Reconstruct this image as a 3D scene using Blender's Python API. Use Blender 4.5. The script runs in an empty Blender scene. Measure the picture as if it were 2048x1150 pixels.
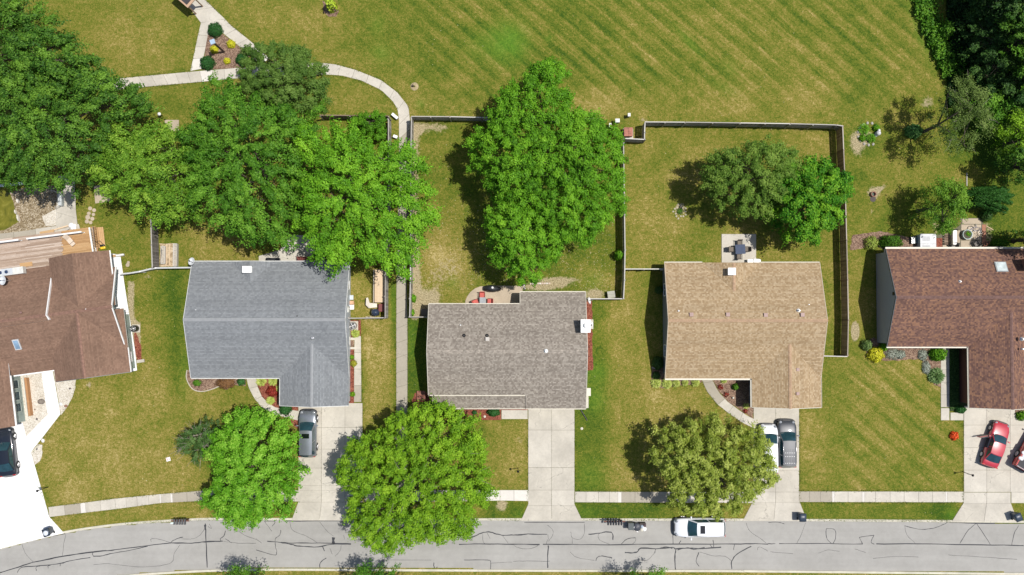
import bpy, bmesh, math, random
import numpy as np
from mathutils import Vector, Matrix, Quaternion

random.seed(7)
rng = np.random.default_rng(7)
SC = bpy.context.scene
COL = SC.collection

# ------------------------------------------------------------------ camera
CAM_H = 90.0
FPX = 1800.0
cd = bpy.data.cameras.new("camera")
cam = bpy.data.objects.new("camera", cd)
COL.objects.link(cam)
cd.sensor_width = 36.0
cd.lens = 36.0 * FPX / 2048.0
cd.clip_start = 1.0
cd.clip_end = 3000.0
QC = Vector((10.0, -55.0, -FPX)).normalized().rotation_difference(Vector((0, 0, -1)))
cam.location = (0, 0, CAM_H)
cam.rotation_mode = 'QUATERNION'
cam.rotation_quaternion = QC
SC.camera = cam

# ------------------------------------------------------------------ light
SUN_TO = Vector((0.368, 0.053, 1.0)).normalized()      # towards the sun
w = bpy.data.worlds.new("World")
SC.world = w
w.use_nodes = True
nt = w.node_tree
sky = nt.nodes.new("ShaderNodeTexSky")
sky.sky_type = 'NISHITA'
sky.sun_disc = False
sky.sun_elevation = math.asin(SUN_TO.z)
sky.sun_rotation = math.atan2(SUN_TO.x, SUN_TO.y)
sky.air_density = 1.0
sky.dust_density = 1.5
bg = nt.nodes["Background"]
bg.inputs["Strength"].default_value = 0.092
nt.links.new(sky.outputs[0], bg.inputs[0])
ld = bpy.data.lights.new("sun", 'SUN')
ld.energy = 4.6
ld.angle = math.radians(0.55)
ld.color = (1.0, 0.955, 0.89)
sun = bpy.data.objects.new("sun", ld)
COL.objects.link(sun)
sun.location = (30, 5, 90)
sun.rotation_mode = 'QUATERNION'
sun.rotation_quaternion = SUN_TO.to_track_quat('Z', 'Y')
SC.view_settings.view_transform = 'Standard'
SC.view_settings.look = 'None'
SC.view_settings.exposure = 0.0
SC.view_settings.gamma = 1.0
SC.view_settings.use_curve_mapping = False
try:
    SC.cycles.max_bounces = 6
    SC.cycles.transparent_max_bounces = 4
except Exception:
    pass

# ------------------------------------------------------------------ survey: photo position + height -> place
def G(px, py, h=0.0):
    d = QC @ Vector((px - 1024.0, 575.0 - py, -FPX))
    t = (CAM_H - h) / (-d.z)
    return Vector((d.x * t, d.y * t, h))

def G2(px, py, h=0.0):
    v = G(px, py, h)
    return (v.x, v.y)

# ------------------------------------------------------------------ object helpers
ORIGIN = {}
def tag(o, label=None, cat=None, group=None, kind=None):
    if label: o['label'] = label
    if cat: o['category'] = cat
    if group: o['group'] = group
    if kind: o['kind'] = kind
    return o

def thing(name, label, cat, loc=(0, 0, 0), rotz=0.0, group=None):
    o = bpy.data.objects.new(name, None)
    COL.objects.link(o)
    o.empty_display_size = 0.3
    o.location = loc
    o.rotation_euler = (0, 0, rotz)
    tag(o, label, cat, group)
    return o

def link(name, me, parent=None, loc=(0, 0, 0), rotz=0.0):
    o = bpy.data.objects.new(name, me)
    COL.objects.link(o)
    o.location = loc
    o.rotation_euler = (0, 0, rotz)
    if parent is not None:
        o.parent = parent
    return o

def copy_tree(o, parent=None):
    c = o.copy()
    COL.objects.link(c)
    c.parent = parent
    for ch in list(o.children):
        copy_tree(ch, c)
    return c

class MB:
    """mesh builder: verts, faces, optional smooth and uv"""
    def __init__(s, off=(0, 0, 0)):
        s.v = []; s.f = []; s.m = []; s.sm = []
        s.off = Vector(off)
    def add(s, vs, fs, m=0, smooth=False):
        b = len(s.v)
        s.v += [tuple(Vector(p) - s.off) for p in vs]
        s.f += [tuple(i + b for i in f) for f in fs]
        s.m += [m] * len(fs)
        s.sm += [smooth] * len(fs)
    def box(s, c, d, rz=0.0, m=0, M=None):
        x, y, z = d[0] / 2, d[1] / 2, d[2] / 2
        ps = [Vector((i * x, j * y, k * z)) for k in (-1, 1) for j in (-1, 1) for i in (-1, 1)]
        R = M if M is not None else Matrix.Rotation(rz, 3, 'Z')
        ps = [R @ p + Vector(c) for p in ps]
        s.add(ps, [(0, 2, 3, 1), (4, 5, 7, 6), (0, 1, 5, 4), (2, 6, 7, 3), (0, 4, 6, 2), (1, 3, 7, 5)], m)
    def bar(s, a, b, wd, th, m=0):
        a = Vector(a); b = Vector(b); d = b - a
        L = d.length
        q = d.to_track_quat('X', 'Z').to_matrix()
        s.box((a + b) / 2, (L, wd, th), M=q, m=m)
    def prism(s, poly, z0, z1, m=0, bottom=False):
        n = len(poly)
        ar = sum(poly[i][0] * poly[(i + 1) % n][1] - poly[(i + 1) % n][0] * poly[i][1] for i in range(n))
        if ar < 0: poly = poly[::-1]
        vs = [(p[0], p[1], z1) for p in poly] + [(p[0], p[1], z0) for p in poly]
        fs = [tuple(range(n))] + [(i, i + n, (i + 1) % n + n, (i + 1) % n) for i in range(n)]
        if bottom: fs.append(tuple(range(2 * n - 1, n - 1, -1)))
        s.add(vs, fs, m)
    def tube(s, pts, rs, n=6, m=0, cap=True, smooth=True):
        pts = [Vector(p) for p in pts]
        vs = []; fs = []
        for i, p in enumerate(pts):
            d = (pts[min(i + 1, len(pts) - 1)] - pts[max(i - 1, 0)])
            q = d.to_track_quat('Z', 'X').to_matrix()
            r = rs[i] if isinstance(rs, (list, tuple)) else rs
            for k in range(n):
                a = 2 * math.pi * k / n
                vs.append(p + q @ Vector((r * math.cos(a), r * math.sin(a), 0)))
        for i in range(len(pts) - 1):
            for k in range(n):
                fs.append((i * n + k, i * n + (k + 1) % n, (i + 1) * n + (k + 1) % n, (i + 1) * n + k))
        s.add(vs, fs, m, smooth)
        if cap:
            s.add(vs[:n], [tuple(range(n - 1, -1, -1))], m)
            s.add(vs[-n:], [tuple(range(n))], m)
    def lathe(s, c, prof, n=16, m=0, smooth=True, sx=1.0, sy=1.0, cap=True):
        c = Vector(c); vs = []; fs = []
        for r, z in prof:
            for k in range(n):
                a = 2 * math.pi * k / n
                vs.append(c + Vector((r * sx * math.cos(a), r * sy * math.sin(a), z)))
        for i in range(len(prof) - 1):
            for k in range(n):
                fs.append((i * n + k, i * n + (k + 1) % n, (i + 1) * n + (k + 1) % n, (i + 1) * n + k))
        s.add(vs, fs, m, smooth)
        if cap:
            s.add(vs[-n:], [tuple(range(n))], m)
            s.add(vs[:n], [tuple(range(n - 1, -1, -1))], m)
    def grid(s, rows, m=0, smooth=True):
        nr, nc = len(rows), len(rows[0])
        vs = [p for r in rows for p in r]
        fs = [(i * nc + j, i * nc + j + 1, (i + 1) * nc + j + 1, (i + 1) * nc + j) for i in range(nr - 1) for j in range(nc - 1)]
        s.add(vs, fs, m, smooth)
    def ribbon(s, pts, wd, z, m=0, taper=False):
        pts = [Vector((p[0], p[1], 0)) for p in pts]
        vs = []; n = len(pts)
        for i, p in enumerate(pts):
            d = (pts[min(i + 1, n - 1)] - pts[max(i - 1, 0)])
            d.z = 0
            if d.length < 1e-6: d = Vector((1, 0, 0))
            d.normalize()
            nn = Vector((-d.y, d.x, 0))
            ww = wd[i] if isinstance(wd, (list, tuple)) else wd
            vs.append(p + nn * ww / 2 + Vector((0, 0, z)))
            vs.append(p - nn * ww / 2 + Vector((0, 0, z)))
        s.add(vs, [(2 * i, 2 * i + 1, 2 * i + 3, 2 * i + 2) for i in range(n - 1)], m)
    def mesh(s, name, mats):
        me = bpy.data.meshes.new(name)
        me.from_pydata(s.v, [], s.f)
        if not isinstance(mats, (list, tuple)): mats = [mats]
        for mt in mats: me.materials.append(mt)
        if len(mats) > 1: me.polygons.foreach_set('material_index', s.m)
        me.polygons.foreach_set('use_smooth', s.sm)
        me.update()
        return me
    def build(s, name, mats, parent=None, loc=(0, 0, 0), rotz=0.0, bevel=0.0, sub=0):
        o = link(name, s.mesh(name, mats), parent, loc, rotz)
        if bevel:
            b = o.modifiers.new('bevel', 'BEVEL'); b.width = bevel; b.segments = 2; b.limit_method = 'ANGLE'
        if sub:
            b = o.modifiers.new('subdivision', 'SUBSURF'); b.levels = sub; b.render_levels = sub
        return o

def rough_poly(pts, step=0.45, amp=0.03, seed=1):
    r = random.Random(seed)
    out = []
    n = len(pts)
    for i in range(n):
        a = Vector(pts[i]); b = Vector(pts[(i + 1) % n])
        k = max(1, int((b - a).length / step))
        for j in range(k):
            p = a + (b - a) * j / k
            a2 = amp if j else amp * .3
            out.append((p.x + r.uniform(-a2, a2), p.y + r.uniform(-a2, a2)))
    return out

def smooth_line(pts, k=4):
    pts = [Vector(p) for p in pts]
    out = []
    for i in range(len(pts) - 1):
        p0 = pts[max(i - 1, 0)]; p1 = pts[i]; p2 = pts[i + 1]; p3 = pts[min(i + 2, len(pts) - 1)]
        for j in range(k):
            t = j / k
            out.append(0.5 * ((2 * p1) + (-p0 + p2) * t + (2 * p0 - 5 * p1 + 4 * p2 - p3) * t * t + (-p0 + 3 * p1 - 3 * p2 + p3) * t ** 3))
    out.append(pts[-1])
    return out

# ------------------------------------------------------------------ materials
class NT:
    def __init__(s, name):
        s.mat = bpy.data.materials.new(name)
        s.mat.use_nodes = True
        s.t = s.mat.node_tree
        s.b = s.t.nodes["Principled BSDF"]
        s.out = s.t.nodes["Material Output"]
    def n(s, typ, **kw):
        nd = s.t.nodes.new(typ)
        for k, v in kw.items():
            if k in nd.inputs.keys() if hasattr(nd.inputs, 'keys') else False:
                nd.inputs[k].default_value = v
            else:
                setattr(nd, k, v)
        return nd
    def L(s, a, b): s.t.links.new(a, b)
    def noise(s, vec, scale, detail=4.0, rough=0.55, dist=0.0):
        nd = s.t.nodes.new("ShaderNodeTexNoise")
        nd.inputs['Scale'].default_value = scale
        nd.inputs['Detail'].default_value = detail
        nd.inputs['Roughness'].default_value = rough
        nd.inputs['Distortion'].default_value = dist
        s.L(vec, nd.inputs['Vector'])
        return nd.outputs['Fac']
    def math(s, op, a, b=None, c=None, clamp=False):
        nd = s.t.nodes.new("ShaderNodeMath"); nd.operation = op; nd.use_clamp = clamp
        for i, x in enumerate((a, b, c)):
            if x is None: continue
            if isinstance(x, (int, float)): nd.inputs[i].default_value = x
            else: s.L(x, nd.inputs[i])
        return nd.outputs[0]
    def ramp(s, fac, stops, interp='LINEAR'):
        nd = s.t.nodes.new("ShaderNodeValToRGB")
        nd.color_ramp.interpolation = interp
        el = nd.color_ramp.elements
        while len(el) < len(stops): el.new(0.5)
        for e, (p, c) in zip(el, stops):
            e.position = p; e.color = (c[0], c[1], c[2], 1)
        s.L(fac, nd.inputs[0])
        return nd.outputs[0]
    def mix(s, fac, a, b, blend='MIX'):
        nd = s.t.nodes.new("ShaderNodeMix"); nd.data_type = 'RGBA'; nd.blend_type = blend
        for sock, x in ((nd.inputs[0], fac), (nd.inputs[6], a), (nd.inputs[7], b)):
            if isinstance(x, (int, float)): sock.default_value = x
            elif isinstance(x, tuple): sock.default_value = (x[0], x[1], x[2], 1)
            else: s.L(x, sock)
        return nd.outputs[2]
    def bump(s, h, strength=0.3, dist=0.02):
        nd = s.t.nodes.new("ShaderNodeBump")
        nd.inputs['Strength'].default_value = strength
        nd.inputs['Distance'].default_value = dist
        s.L(h, nd.inputs['Height'])
        s.L(nd.outputs[0], s.b.inputs['Normal'])
    def pos(s):
        g = s.t.nodes.new("ShaderNodeNewGeometry"); return g.outputs['Position']
    def obj(s):
        g = s.t.nodes.new("ShaderNodeTexCoord"); return g.outputs['Object']
    def uv(s):
        g = s.t.nodes.new("ShaderNodeTexCoord"); return g.outputs['UV']
    def attr(s, name):
        g = s.t.nodes.new("ShaderNodeAttribute"); g.attribute_name = name; return g.outputs['Fac']
    def col(s, c): 
        if isinstance(c, tuple): s.b.inputs['Base Color'].default_value = (c[0], c[1], c[2], 1)
        else: s.L(c, s.b.inputs['Base Color'])
    def rough(s, r): s.b.inputs['Roughness'].default_value = r

MC = {}
def M(name, c, rough=0.7, var=0.12, scale=3.0, metal=0.0, coat=0.0, bump=0.0, spec=0.5):
    """plain procedural material: base colour with soft variation"""
    if name in MC: return MC[name]
    t = NT(name)
    p = t.pos()
    f = t.noise(p, scale, 5, 0.6)
    lo = tuple(x * (1 - var) for x in c); hi = tuple(min(1, x * (1 + var)) for x in c)
    t.col(t.ramp(f, [(0.3, lo), (0.7, hi)]))
    t.rough(rough)
    t.b.inputs['Metallic'].default_value = metal
    t.b.inputs['Coat Weight'].default_value = coat
    t.b.inputs['Coat Roughness'].default_value = 0.06
    t.b.inputs['Specular IOR Level'].default_value = spec
    if bump: t.bump(t.noise(p, scale * 6, 3), bump, 0.01)
    MC[name] = t.mat
    return t.mat

def concrete(name, c, stain=0.25, patch=0.10):
    if name in MC: return MC[name]
    t = NT(name); p = t.pos()
    n1 = t.noise(p, 0.55, 6, 0.65, 0.4)
    n2 = t.noise(p, 4.5, 5, 0.7)
    n3 = t.noise(p, 60.0, 2, 0.6)
    oi = t.t.nodes.new("ShaderNodeObjectInfo").outputs['Random']
    base = t.ramp(n1, [(0.32, tuple(x * (1 - stain) for x in c)), (0.62, c)])
    k = t.math('MULTIPLY_ADD', n2, 0.30, 0.85)
    k = t.math('MULTIPLY', k, t.math('MULTIPLY_ADD', n3, 0.22, 0.89))
    k = t.math('MULTIPLY', k, t.math('MULTIPLY_ADD', oi, patch, 1 - patch / 2))
    st_ = t.noise(p, 1.1, 6, 0.75, 1.2)
    st_ = t.math('MULTIPLY', t.math('SUBTRACT', st_, 0.60), 3.0 * stain, clamp=True)
    k = t.math('MULTIPLY', k, t.math('SUBTRACT', 1.0, t.math('MULTIPLY', st_, 1.6, clamp=True)))
    vo = t.t.nodes.new("ShaderNodeTexVoronoi"); vo.feature = 'DISTANCE_TO_EDGE'; vo.inputs['Scale'].default_value = 0.33
    mxp = t.t.nodes.new("ShaderNodeVectorMath"); mxp.operation = 'ADD'; t.L(p, mxp.inputs[0])
    nz = t.t.nodes.new("ShaderNodeTexNoise"); nz.inputs['Scale'].default_value = 1.5; t.L(p, nz.inputs['Vector']); t.L(nz.outputs['Color'], mxp.inputs[1]); t.L(mxp.outputs[0], vo.inputs['Vector'])
    cr = t.math('MULTIPLY', t.math('LESS_THAN', vo.outputs['Distance'], 0.006), t.math('MULTIPLY', t.math('GREATER_THAN', n1, 0.52), stain * 1.6))
    k = t.math('MULTIPLY', k, t.math('SUBTRACT', 1.0, cr))
    cc = t.mix(1.0, base, k, 'MULTIPLY')
    t.col(cc); t.rough(0.88)
    t.bump(n3, 0.25, 0.01)
    MC[name] = t.mat
    return t.mat

def shingles(name, c1, c2, c3, blotch=0.15, tab=0.17, row=0.145, line=0.25):
    """asphalt shingles: every tab its own tone, courses stepped"""
    t = NT(name); uv = t.uv()
    sep = t.t.nodes.new("ShaderNodeSeparateXYZ"); t.L(uv, sep.inputs[0])
    v = t.math('DIVIDE', sep.outputs[1], row)
    vr = t.math('FLOOR', v)
    wn0 = t.t.nodes.new("ShaderNodeTexWhiteNoise"); wn0.noise_dimensions = '1D'; t.L(vr, wn0.inputs['W'])
    u = t.math('ADD', t.math('DIVIDE', sep.outputs[0], tab), t.math('MULTIPLY', wn0.outputs['Value'], 7.0))
    ur = t.math('FLOOR', u)
    cmb = t.t.nodes.new("ShaderNodeCombineXYZ"); t.L(ur, cmb.inputs[0]); t.L(vr, cmb.inputs[1])
    wn = t.t.nodes.new("ShaderNodeTexWhiteNoise"); wn.noise_dimensions = '3D'; t.L(cmb.outputs[0], wn.inputs['Vector'])
    p = t.pos()
    n1 = t.noise(p, 0.9, 5, 0.6, 0.3)
    n2 = t.noise(p, 0.22, 4, 0.6)
    base = t.ramp(wn.outputs['Value'], [(0.0, c1), (0.45, c2), (1.0, c3)])
    fr = t.math('FRACT', v)
    edge = t.math('LESS_THAN', fr, 0.16)
    fu = t.math('FRACT', u)
    eu = t.math('MULTIPLY', t.math('LESS_THAN', fu, 0.07), 0.6)
    e = t.math('MAXIMUM', edge, eu)
    k = t.math('SUBTRACT', 1.0, t.math('MULTIPLY', e, line))
    k = t.math('MULTIPLY', k, t.math('ADD', t.math('MULTIPLY', n1, blotch * 2), 1 - blotch))
    k = t.math('MULTIPLY', k, t.math('ADD', t.math('MULTIPLY', n2, blotch * 1.6), 1 - blotch * .8))
    k = t.math('MULTIPLY', k, t.math('MULTIPLY_ADD', wn0.outputs['Value'], 0.14, 0.93))
    cs = t.t.nodes.new("ShaderNodeCombineXYZ"); t.L(t.math('MULTIPLY', sep.outputs[0], 1.6), cs.inputs[0]); t.L(t.math('MULTIPLY', sep.outputs[1], 0.25), cs.inputs[1])
    k = t.math('MULTIPLY', k, t.math('MULTIPLY_ADD', t.noise(cs.outputs[0], 1.0, 4, 0.6), 0.14, 0.93))
    t.col(t.mix(1.0, base, k, 'MULTIPLY'))
    t.rough(0.95); t.b.inputs['Specular IOR Level'].default_value = 0.2
    h = t.math('SUBTRACT', t.math('SUBTRACT', 1.0, fr), t.math('MULTIPLY', e, 0.6))
    h = t.math('ADD', h, t.math('MULTIPLY', wn.outputs['Value'], 0.5))
    t.bump(h, 0.45, 0.012)
    return t.mat

def leafmat(name, dark, mid, light, trans=0.28, rough=0.5):
    if name in MC: return MC[name]
    t = NT(name)
    a = t.attr('tint')
    p = t.pos()
    n = t.noise(p, 0.35, 3, 0.5)
    a2 = t.math('ADD', t.math('MULTIPLY', a, 0.75), t.math('MULTIPLY', n, 0.25))
    c = t.ramp(a2, [(0.12, dark), (0.5, mid), (0.9, light)])
    t.col(c); t.rough(rough + .08); t.b.inputs['Specular IOR Level'].default_value = 0.22
    tr = t.t.nodes.new("ShaderNodeBsdfTranslucent")
    t.L(t.mix(1.0, c, (1.0, 1.0, 0.55), 'MULTIPLY'), tr.inputs[0])
    mx = t.t.nodes.new("ShaderNodeMixShader"); mx.inputs[0].default_value = trans
    t.L(t.b.outputs[0], mx.inputs[1]); t.L(tr.outputs[0], mx.inputs[2]); t.L(mx.outputs[0], t.out.inputs[0])
    MC[name] = t.mat
    return t.mat

def siding(name, c, pitch=0.12):
    t = NT(name)
    sep = t.t.nodes.new("ShaderNodeSeparateXYZ"); p = t.pos(); t.L(p, sep.inputs[0])
    f = t.math('FRACT', t.math('DIVIDE', sep.outputs[2], pitch))
    k = t.math('SUBTRACT', 1.0, t.math('MULTIPLY', t.math('LESS_THAN', f, 0.1), 0.25))
    n = t.noise(p, 1.2, 4)
    k = t.math('MULTIPLY', k, t.math('MULTIPLY_ADD', n, 0.2, 0.9))
    t.col(t.mix(1.0, c, k, 'MULTIPLY')); t.rough(0.6)
    t.bump(f, 0.5, 0.012)
    return t.mat

def mulch(name, c1, c2, c3, scale=14.0):
    if name in MC: return MC[name]
    t = NT(name); p = t.pos()
    vo = t.t.nodes.new("ShaderNodeTexVoronoi"); vo.inputs['Scale'].default_value = scale; t.L(p, vo.inputs['Vector'])
    sp = t.t.nodes.new("ShaderNodeSeparateColor"); t.L(vo.outputs['Color'], sp.inputs[0])
    n = t.noise(p, 1.3, 5, 0.6)
    f = t.math('ADD', t.math('MULTIPLY', sp.outputs[0], 0.6), t.math('MULTIPLY', n, 0.4))
    t.col(t.ramp(f, [(0.2, c1), (0.5, c2), (0.85, c3)])); t.rough(0.95)
    t.bump(t.math('SUBTRACT', 1.0, vo.outputs['Distance']), 0.9, 0.04)
    MC[name] = t.mat
    return t.mat

def glassy(name, c, rough=0.06):
    if name in MC: return MC[name]
    t = NT(name); p = t.obj()
    n = t.noise(p, 1.5, 2)
    t.col(t.ramp(n, [(0.3, tuple(x * .7 for x in c)), (0.7, tuple(x * 1.3 for x in c))]))
    t.rough(rough); t.b.inputs['Specular IOR Level'].default_value = 0.9
    t.b.inputs['Coat Weight'].default_value = 0.5
    MC[name] = t.mat
    return t.mat

def wood(name, c1, c2, c3, along=(1, 0, 0)):
    if name in MC: return MC[name]
    t = NT(name)
    o = t.obj()
    mp = t.t.nodes.new("ShaderNodeMapping"); t.L(o, mp.inputs[0])
    mp.inputs['Scale'].default_value = tuple(1.2 if a else 16.0 for a in along)
    oi = t.t.nodes.new("ShaderNodeObjectInfo").outputs['Random']
    add = t.t.nodes.new("ShaderNodeVectorMath"); add.operation = 'ADD'
    t.L(mp.outputs[0], add.inputs[0])
    cm = t.t.nodes.new("ShaderNodeCombineXYZ"); t.L(t.math('MULTIPLY', oi, 40.0), cm.inputs[0]); t.L(cm.outputs[0], add.inputs[1])
    n = t.noise(add.outputs[0], 1.0, 5, 0.6)
    f = t.math('ADD', t.math('MULTIPLY', n, 0.55), t.math('MULTIPLY', oi, 0.45))
    t.col(t.ramp(f, [(0.2, c1), (0.5, c2), (0.8, c3)])); t.rough(0.8)
    t.bump(n, 0.3, 0.01)
    MC[name] = t.mat
    return t.mat

CONC = concrete('concrete aged', (0.51, 0.475, 0.405), .2, .05)
CONC_L = concrete('concrete pale', (0.545, 0.51, 0.44), 0.18, .05)
CONC_W = concrete('concrete new white', (0.63, 0.60, 0.55), 0.08)
CONC_D = concrete('concrete blown white drive', (0.80, 0.80, 0.80), 0.05, 0.04)
CONC_P = concrete('concrete footpath', (0.375, 0.34, 0.275), 0.12, .05)
CONC_S = concrete('concrete tan patio', (0.47, 0.39, 0.29), 0.2)
JOINT = M('joint dirt', (0.13, 0.12, 0.08), 0.95)
KERBM = concrete('kerb concrete', (0.58, 0.55, 0.45), 0.25)
WHITE = M('white paint', (0.80, 0.80, 0.79), 0.45, 0.05)
CREAM = M('cream trim', (0.58, 0.55, 0.47), 0.5, 0.06)
BLACK = M('black plastic', (0.012, 0.013, 0.015), 0.4)
BLACKM = M('black metal', (0.02, 0.02, 0.022), 0.35, metal=0.4)
RUBBER = M('rubber', (0.02, 0.02, 0.02), 0.85)
CHROME = M('chrome', (0.7, 0.7, 0.72), 0.15, 0.03, metal=1.0)
ALU = M('aluminium', (0.62, 0.62, 0.62), 0.35, 0.05, metal=0.8)
BARK = M('bark', (0.10, 0.08, 0.06), 0.95, 0.3, 6.0, bump=0.6)
BARKG = M('bark grey', (0.32, 0.28, 0.23), 0.95, 0.3, 6.0, bump=0.6)
GLASS = glassy('window glass', (0.05, 0.075, 0.09))
CARGLASS = glassy('car glass', (0.018, 0.055, 0.07), 0.04)
MULCH_R = mulch('red mulch', (0.09, 0.02, 0.012), (0.22, 0.06, 0.035), (0.34, 0.13, 0.08))
MULCH_B = mulch('brown mulch', (0.09, 0.05, 0.035), (0.21, 0.13, 0.09), (0.38, 0.27, 0.19))
GRAVEL = mulch('pale gravel', (0.42, 0.37, 0.29), (0.62, 0.57, 0.48), (0.74, 0.71, 0.64), 16.0)
DIRT = mulch('bare dirt', (0.24, 0.17, 0.10), (0.42, 0.33, 0.21), (0.55, 0.46, 0.33), 7.0)
WOODG = wood('weathered grey wood', (0.15, 0.135, 0.12), (0.30, 0.28, 0.255), (0.46, 0.43, 0.39), (0, 0, 1))
WOODG_X = wood('weathered grey wood flat', (0.16, 0.145, 0.13), (0.30, 0.28, 0.25), (0.45, 0.42, 0.38))
WOODB = wood('brown stained wood', (0.14, 0.085, 0.05), (0.26, 0.165, 0.10), (0.40, 0.27, 0.17), (0, 0, 1))
WOODB_X = wood('brown stained wood flat', (0.09, 0.06, 0.04), (0.17, 0.115, 0.08), (0.27, 0.2, 0.14))
WOODN = wood('new orange wood', (0.34, 0.19, 0.08), (0.46, 0.28, 0.13), (0.56, 0.38, 0.20))
WOODO = wood('old deck wood', (0.27, 0.19, 0.14), (0.40, 0.30, 0.23), (0.58, 0.49, 0.42))
WOODT = wood('tan plywood', (0.52, 0.38, 0.24), (0.62, 0.47, 0.31), (0.68, 0.54, 0.38))
# ------------------------------------------------------------------ ground sheet with lawn
Rm = np.array(QC.to_matrix())
def world_to_px(X, Y):
    d = np.stack([X, Y, np.full_like(X, -CAM_H)], -1) @ Rm      # inverse rotation (row vectors)
    return 1024 + FPX * d[..., 0] / -d[..., 2], 575 - FPX * d[..., 1] / -d[..., 2]

NK = [(-900, 1330), (-300, 1180), (-60, 1112), (0, 1098), (60, 1082), (128, 1066), (190, 1056), (250, 1049), (310, 1044.5), (370, 1041), (430, 1039), (560, 1039.5), (760, 1040.5), (1024, 1040), (1300, 1040.5), (1536, 1041), (2048, 1045), (2500, 1050), (3600, 1064)]
SK = [(-900, 1440), (-300, 1300), (-60, 1228), (0, 1207), (60, 1188), (128, 1171), (190, 1160), (250, 1151), (310, 1146), (370, 1142.5), (430, 1140), (560, 1138), (760, 1139), (1024, 1140), (1300, 1140.5), (1536, 1141.5), (2048, 1147), (2500, 1152), (3600, 1166)]

def axis(lo, hi, step, far):
    mid = list(np.arange(lo, hi + 1e-6, step))
    a = []; s = step; x = lo
    while x > -far: s *= 1.5; x -= s; a.append(x)
    b = []; s = step; x = mid[-1]
    while x < far: s *= 1.5; x += s; b.append(x)
    return np.array(a[::-1] + mid + b)

gx = axis(-56, 56, 0.25, 900); gy = axis(-31, 37, 0.25, 900)
X, Y = np.meshgrid(gx, gy)
PX, PY = world_to_px(X, Y)
nky = np.interp(PX, [p[0] for p in NK], [p[1] for p in NK])
sky_ = np.interp(PX, [p[0] for p in SK], [p[1] for p in SK])
inside = (PY > nky) & (PY < sky_)
Z = np.where(inside, -0.15, 0.0)

def blob(cx, cy, rx, ry, rot=0.0, hard=1.0):
    c, s = math.cos(math.radians(rot)), math.sin(math.radians(rot))
    dx = (PX - cx); dy = (PY - cy)
    u = (dx * c + dy * s) / rx; v = (-dx * s + dy * c) / ry
    return np.exp(-(u * u + v * v) ** hard)
def rect(x0, y0, x1, y1, soft=8):
    f = lambda a: 1 / (1 + np.exp(-np.clip(a / soft * 2.5, -30, 30)))
    return f(PX - x0) * f(x1 - PX) * f(PY - y0) * f(y1 - PY)

D = np.full_like(X, 0.50)
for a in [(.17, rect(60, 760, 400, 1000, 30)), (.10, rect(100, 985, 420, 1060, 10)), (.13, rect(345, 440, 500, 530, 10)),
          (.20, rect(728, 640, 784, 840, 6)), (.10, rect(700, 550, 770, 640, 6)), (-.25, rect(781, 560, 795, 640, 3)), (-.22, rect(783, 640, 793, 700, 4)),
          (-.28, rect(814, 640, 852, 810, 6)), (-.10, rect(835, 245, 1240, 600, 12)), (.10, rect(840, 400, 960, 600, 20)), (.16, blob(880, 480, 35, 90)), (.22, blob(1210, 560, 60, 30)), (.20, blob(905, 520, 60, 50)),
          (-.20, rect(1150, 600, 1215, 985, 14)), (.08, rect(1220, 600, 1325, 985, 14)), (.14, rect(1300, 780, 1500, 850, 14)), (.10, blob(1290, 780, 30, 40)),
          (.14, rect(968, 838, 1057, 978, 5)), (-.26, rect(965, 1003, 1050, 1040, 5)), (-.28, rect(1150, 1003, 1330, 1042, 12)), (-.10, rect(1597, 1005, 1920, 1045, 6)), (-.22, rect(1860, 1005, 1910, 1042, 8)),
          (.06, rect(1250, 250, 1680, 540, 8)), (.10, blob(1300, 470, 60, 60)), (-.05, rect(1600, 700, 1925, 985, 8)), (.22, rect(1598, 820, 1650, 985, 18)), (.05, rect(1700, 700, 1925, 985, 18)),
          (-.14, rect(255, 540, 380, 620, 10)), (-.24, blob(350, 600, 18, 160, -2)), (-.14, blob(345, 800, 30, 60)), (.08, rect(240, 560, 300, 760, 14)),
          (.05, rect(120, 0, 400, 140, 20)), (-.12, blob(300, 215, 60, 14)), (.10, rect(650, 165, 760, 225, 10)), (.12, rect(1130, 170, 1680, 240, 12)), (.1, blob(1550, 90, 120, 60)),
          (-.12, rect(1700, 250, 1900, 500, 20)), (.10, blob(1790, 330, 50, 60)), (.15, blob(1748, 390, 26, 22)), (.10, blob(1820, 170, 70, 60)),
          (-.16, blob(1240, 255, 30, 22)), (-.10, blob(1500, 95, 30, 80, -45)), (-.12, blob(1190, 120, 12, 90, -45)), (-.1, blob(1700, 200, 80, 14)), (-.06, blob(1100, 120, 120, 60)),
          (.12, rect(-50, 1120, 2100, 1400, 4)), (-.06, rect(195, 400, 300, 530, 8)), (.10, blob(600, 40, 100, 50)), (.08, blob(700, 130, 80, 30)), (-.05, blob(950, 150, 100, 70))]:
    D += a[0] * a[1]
LU = np.zeros_like(X)
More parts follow.
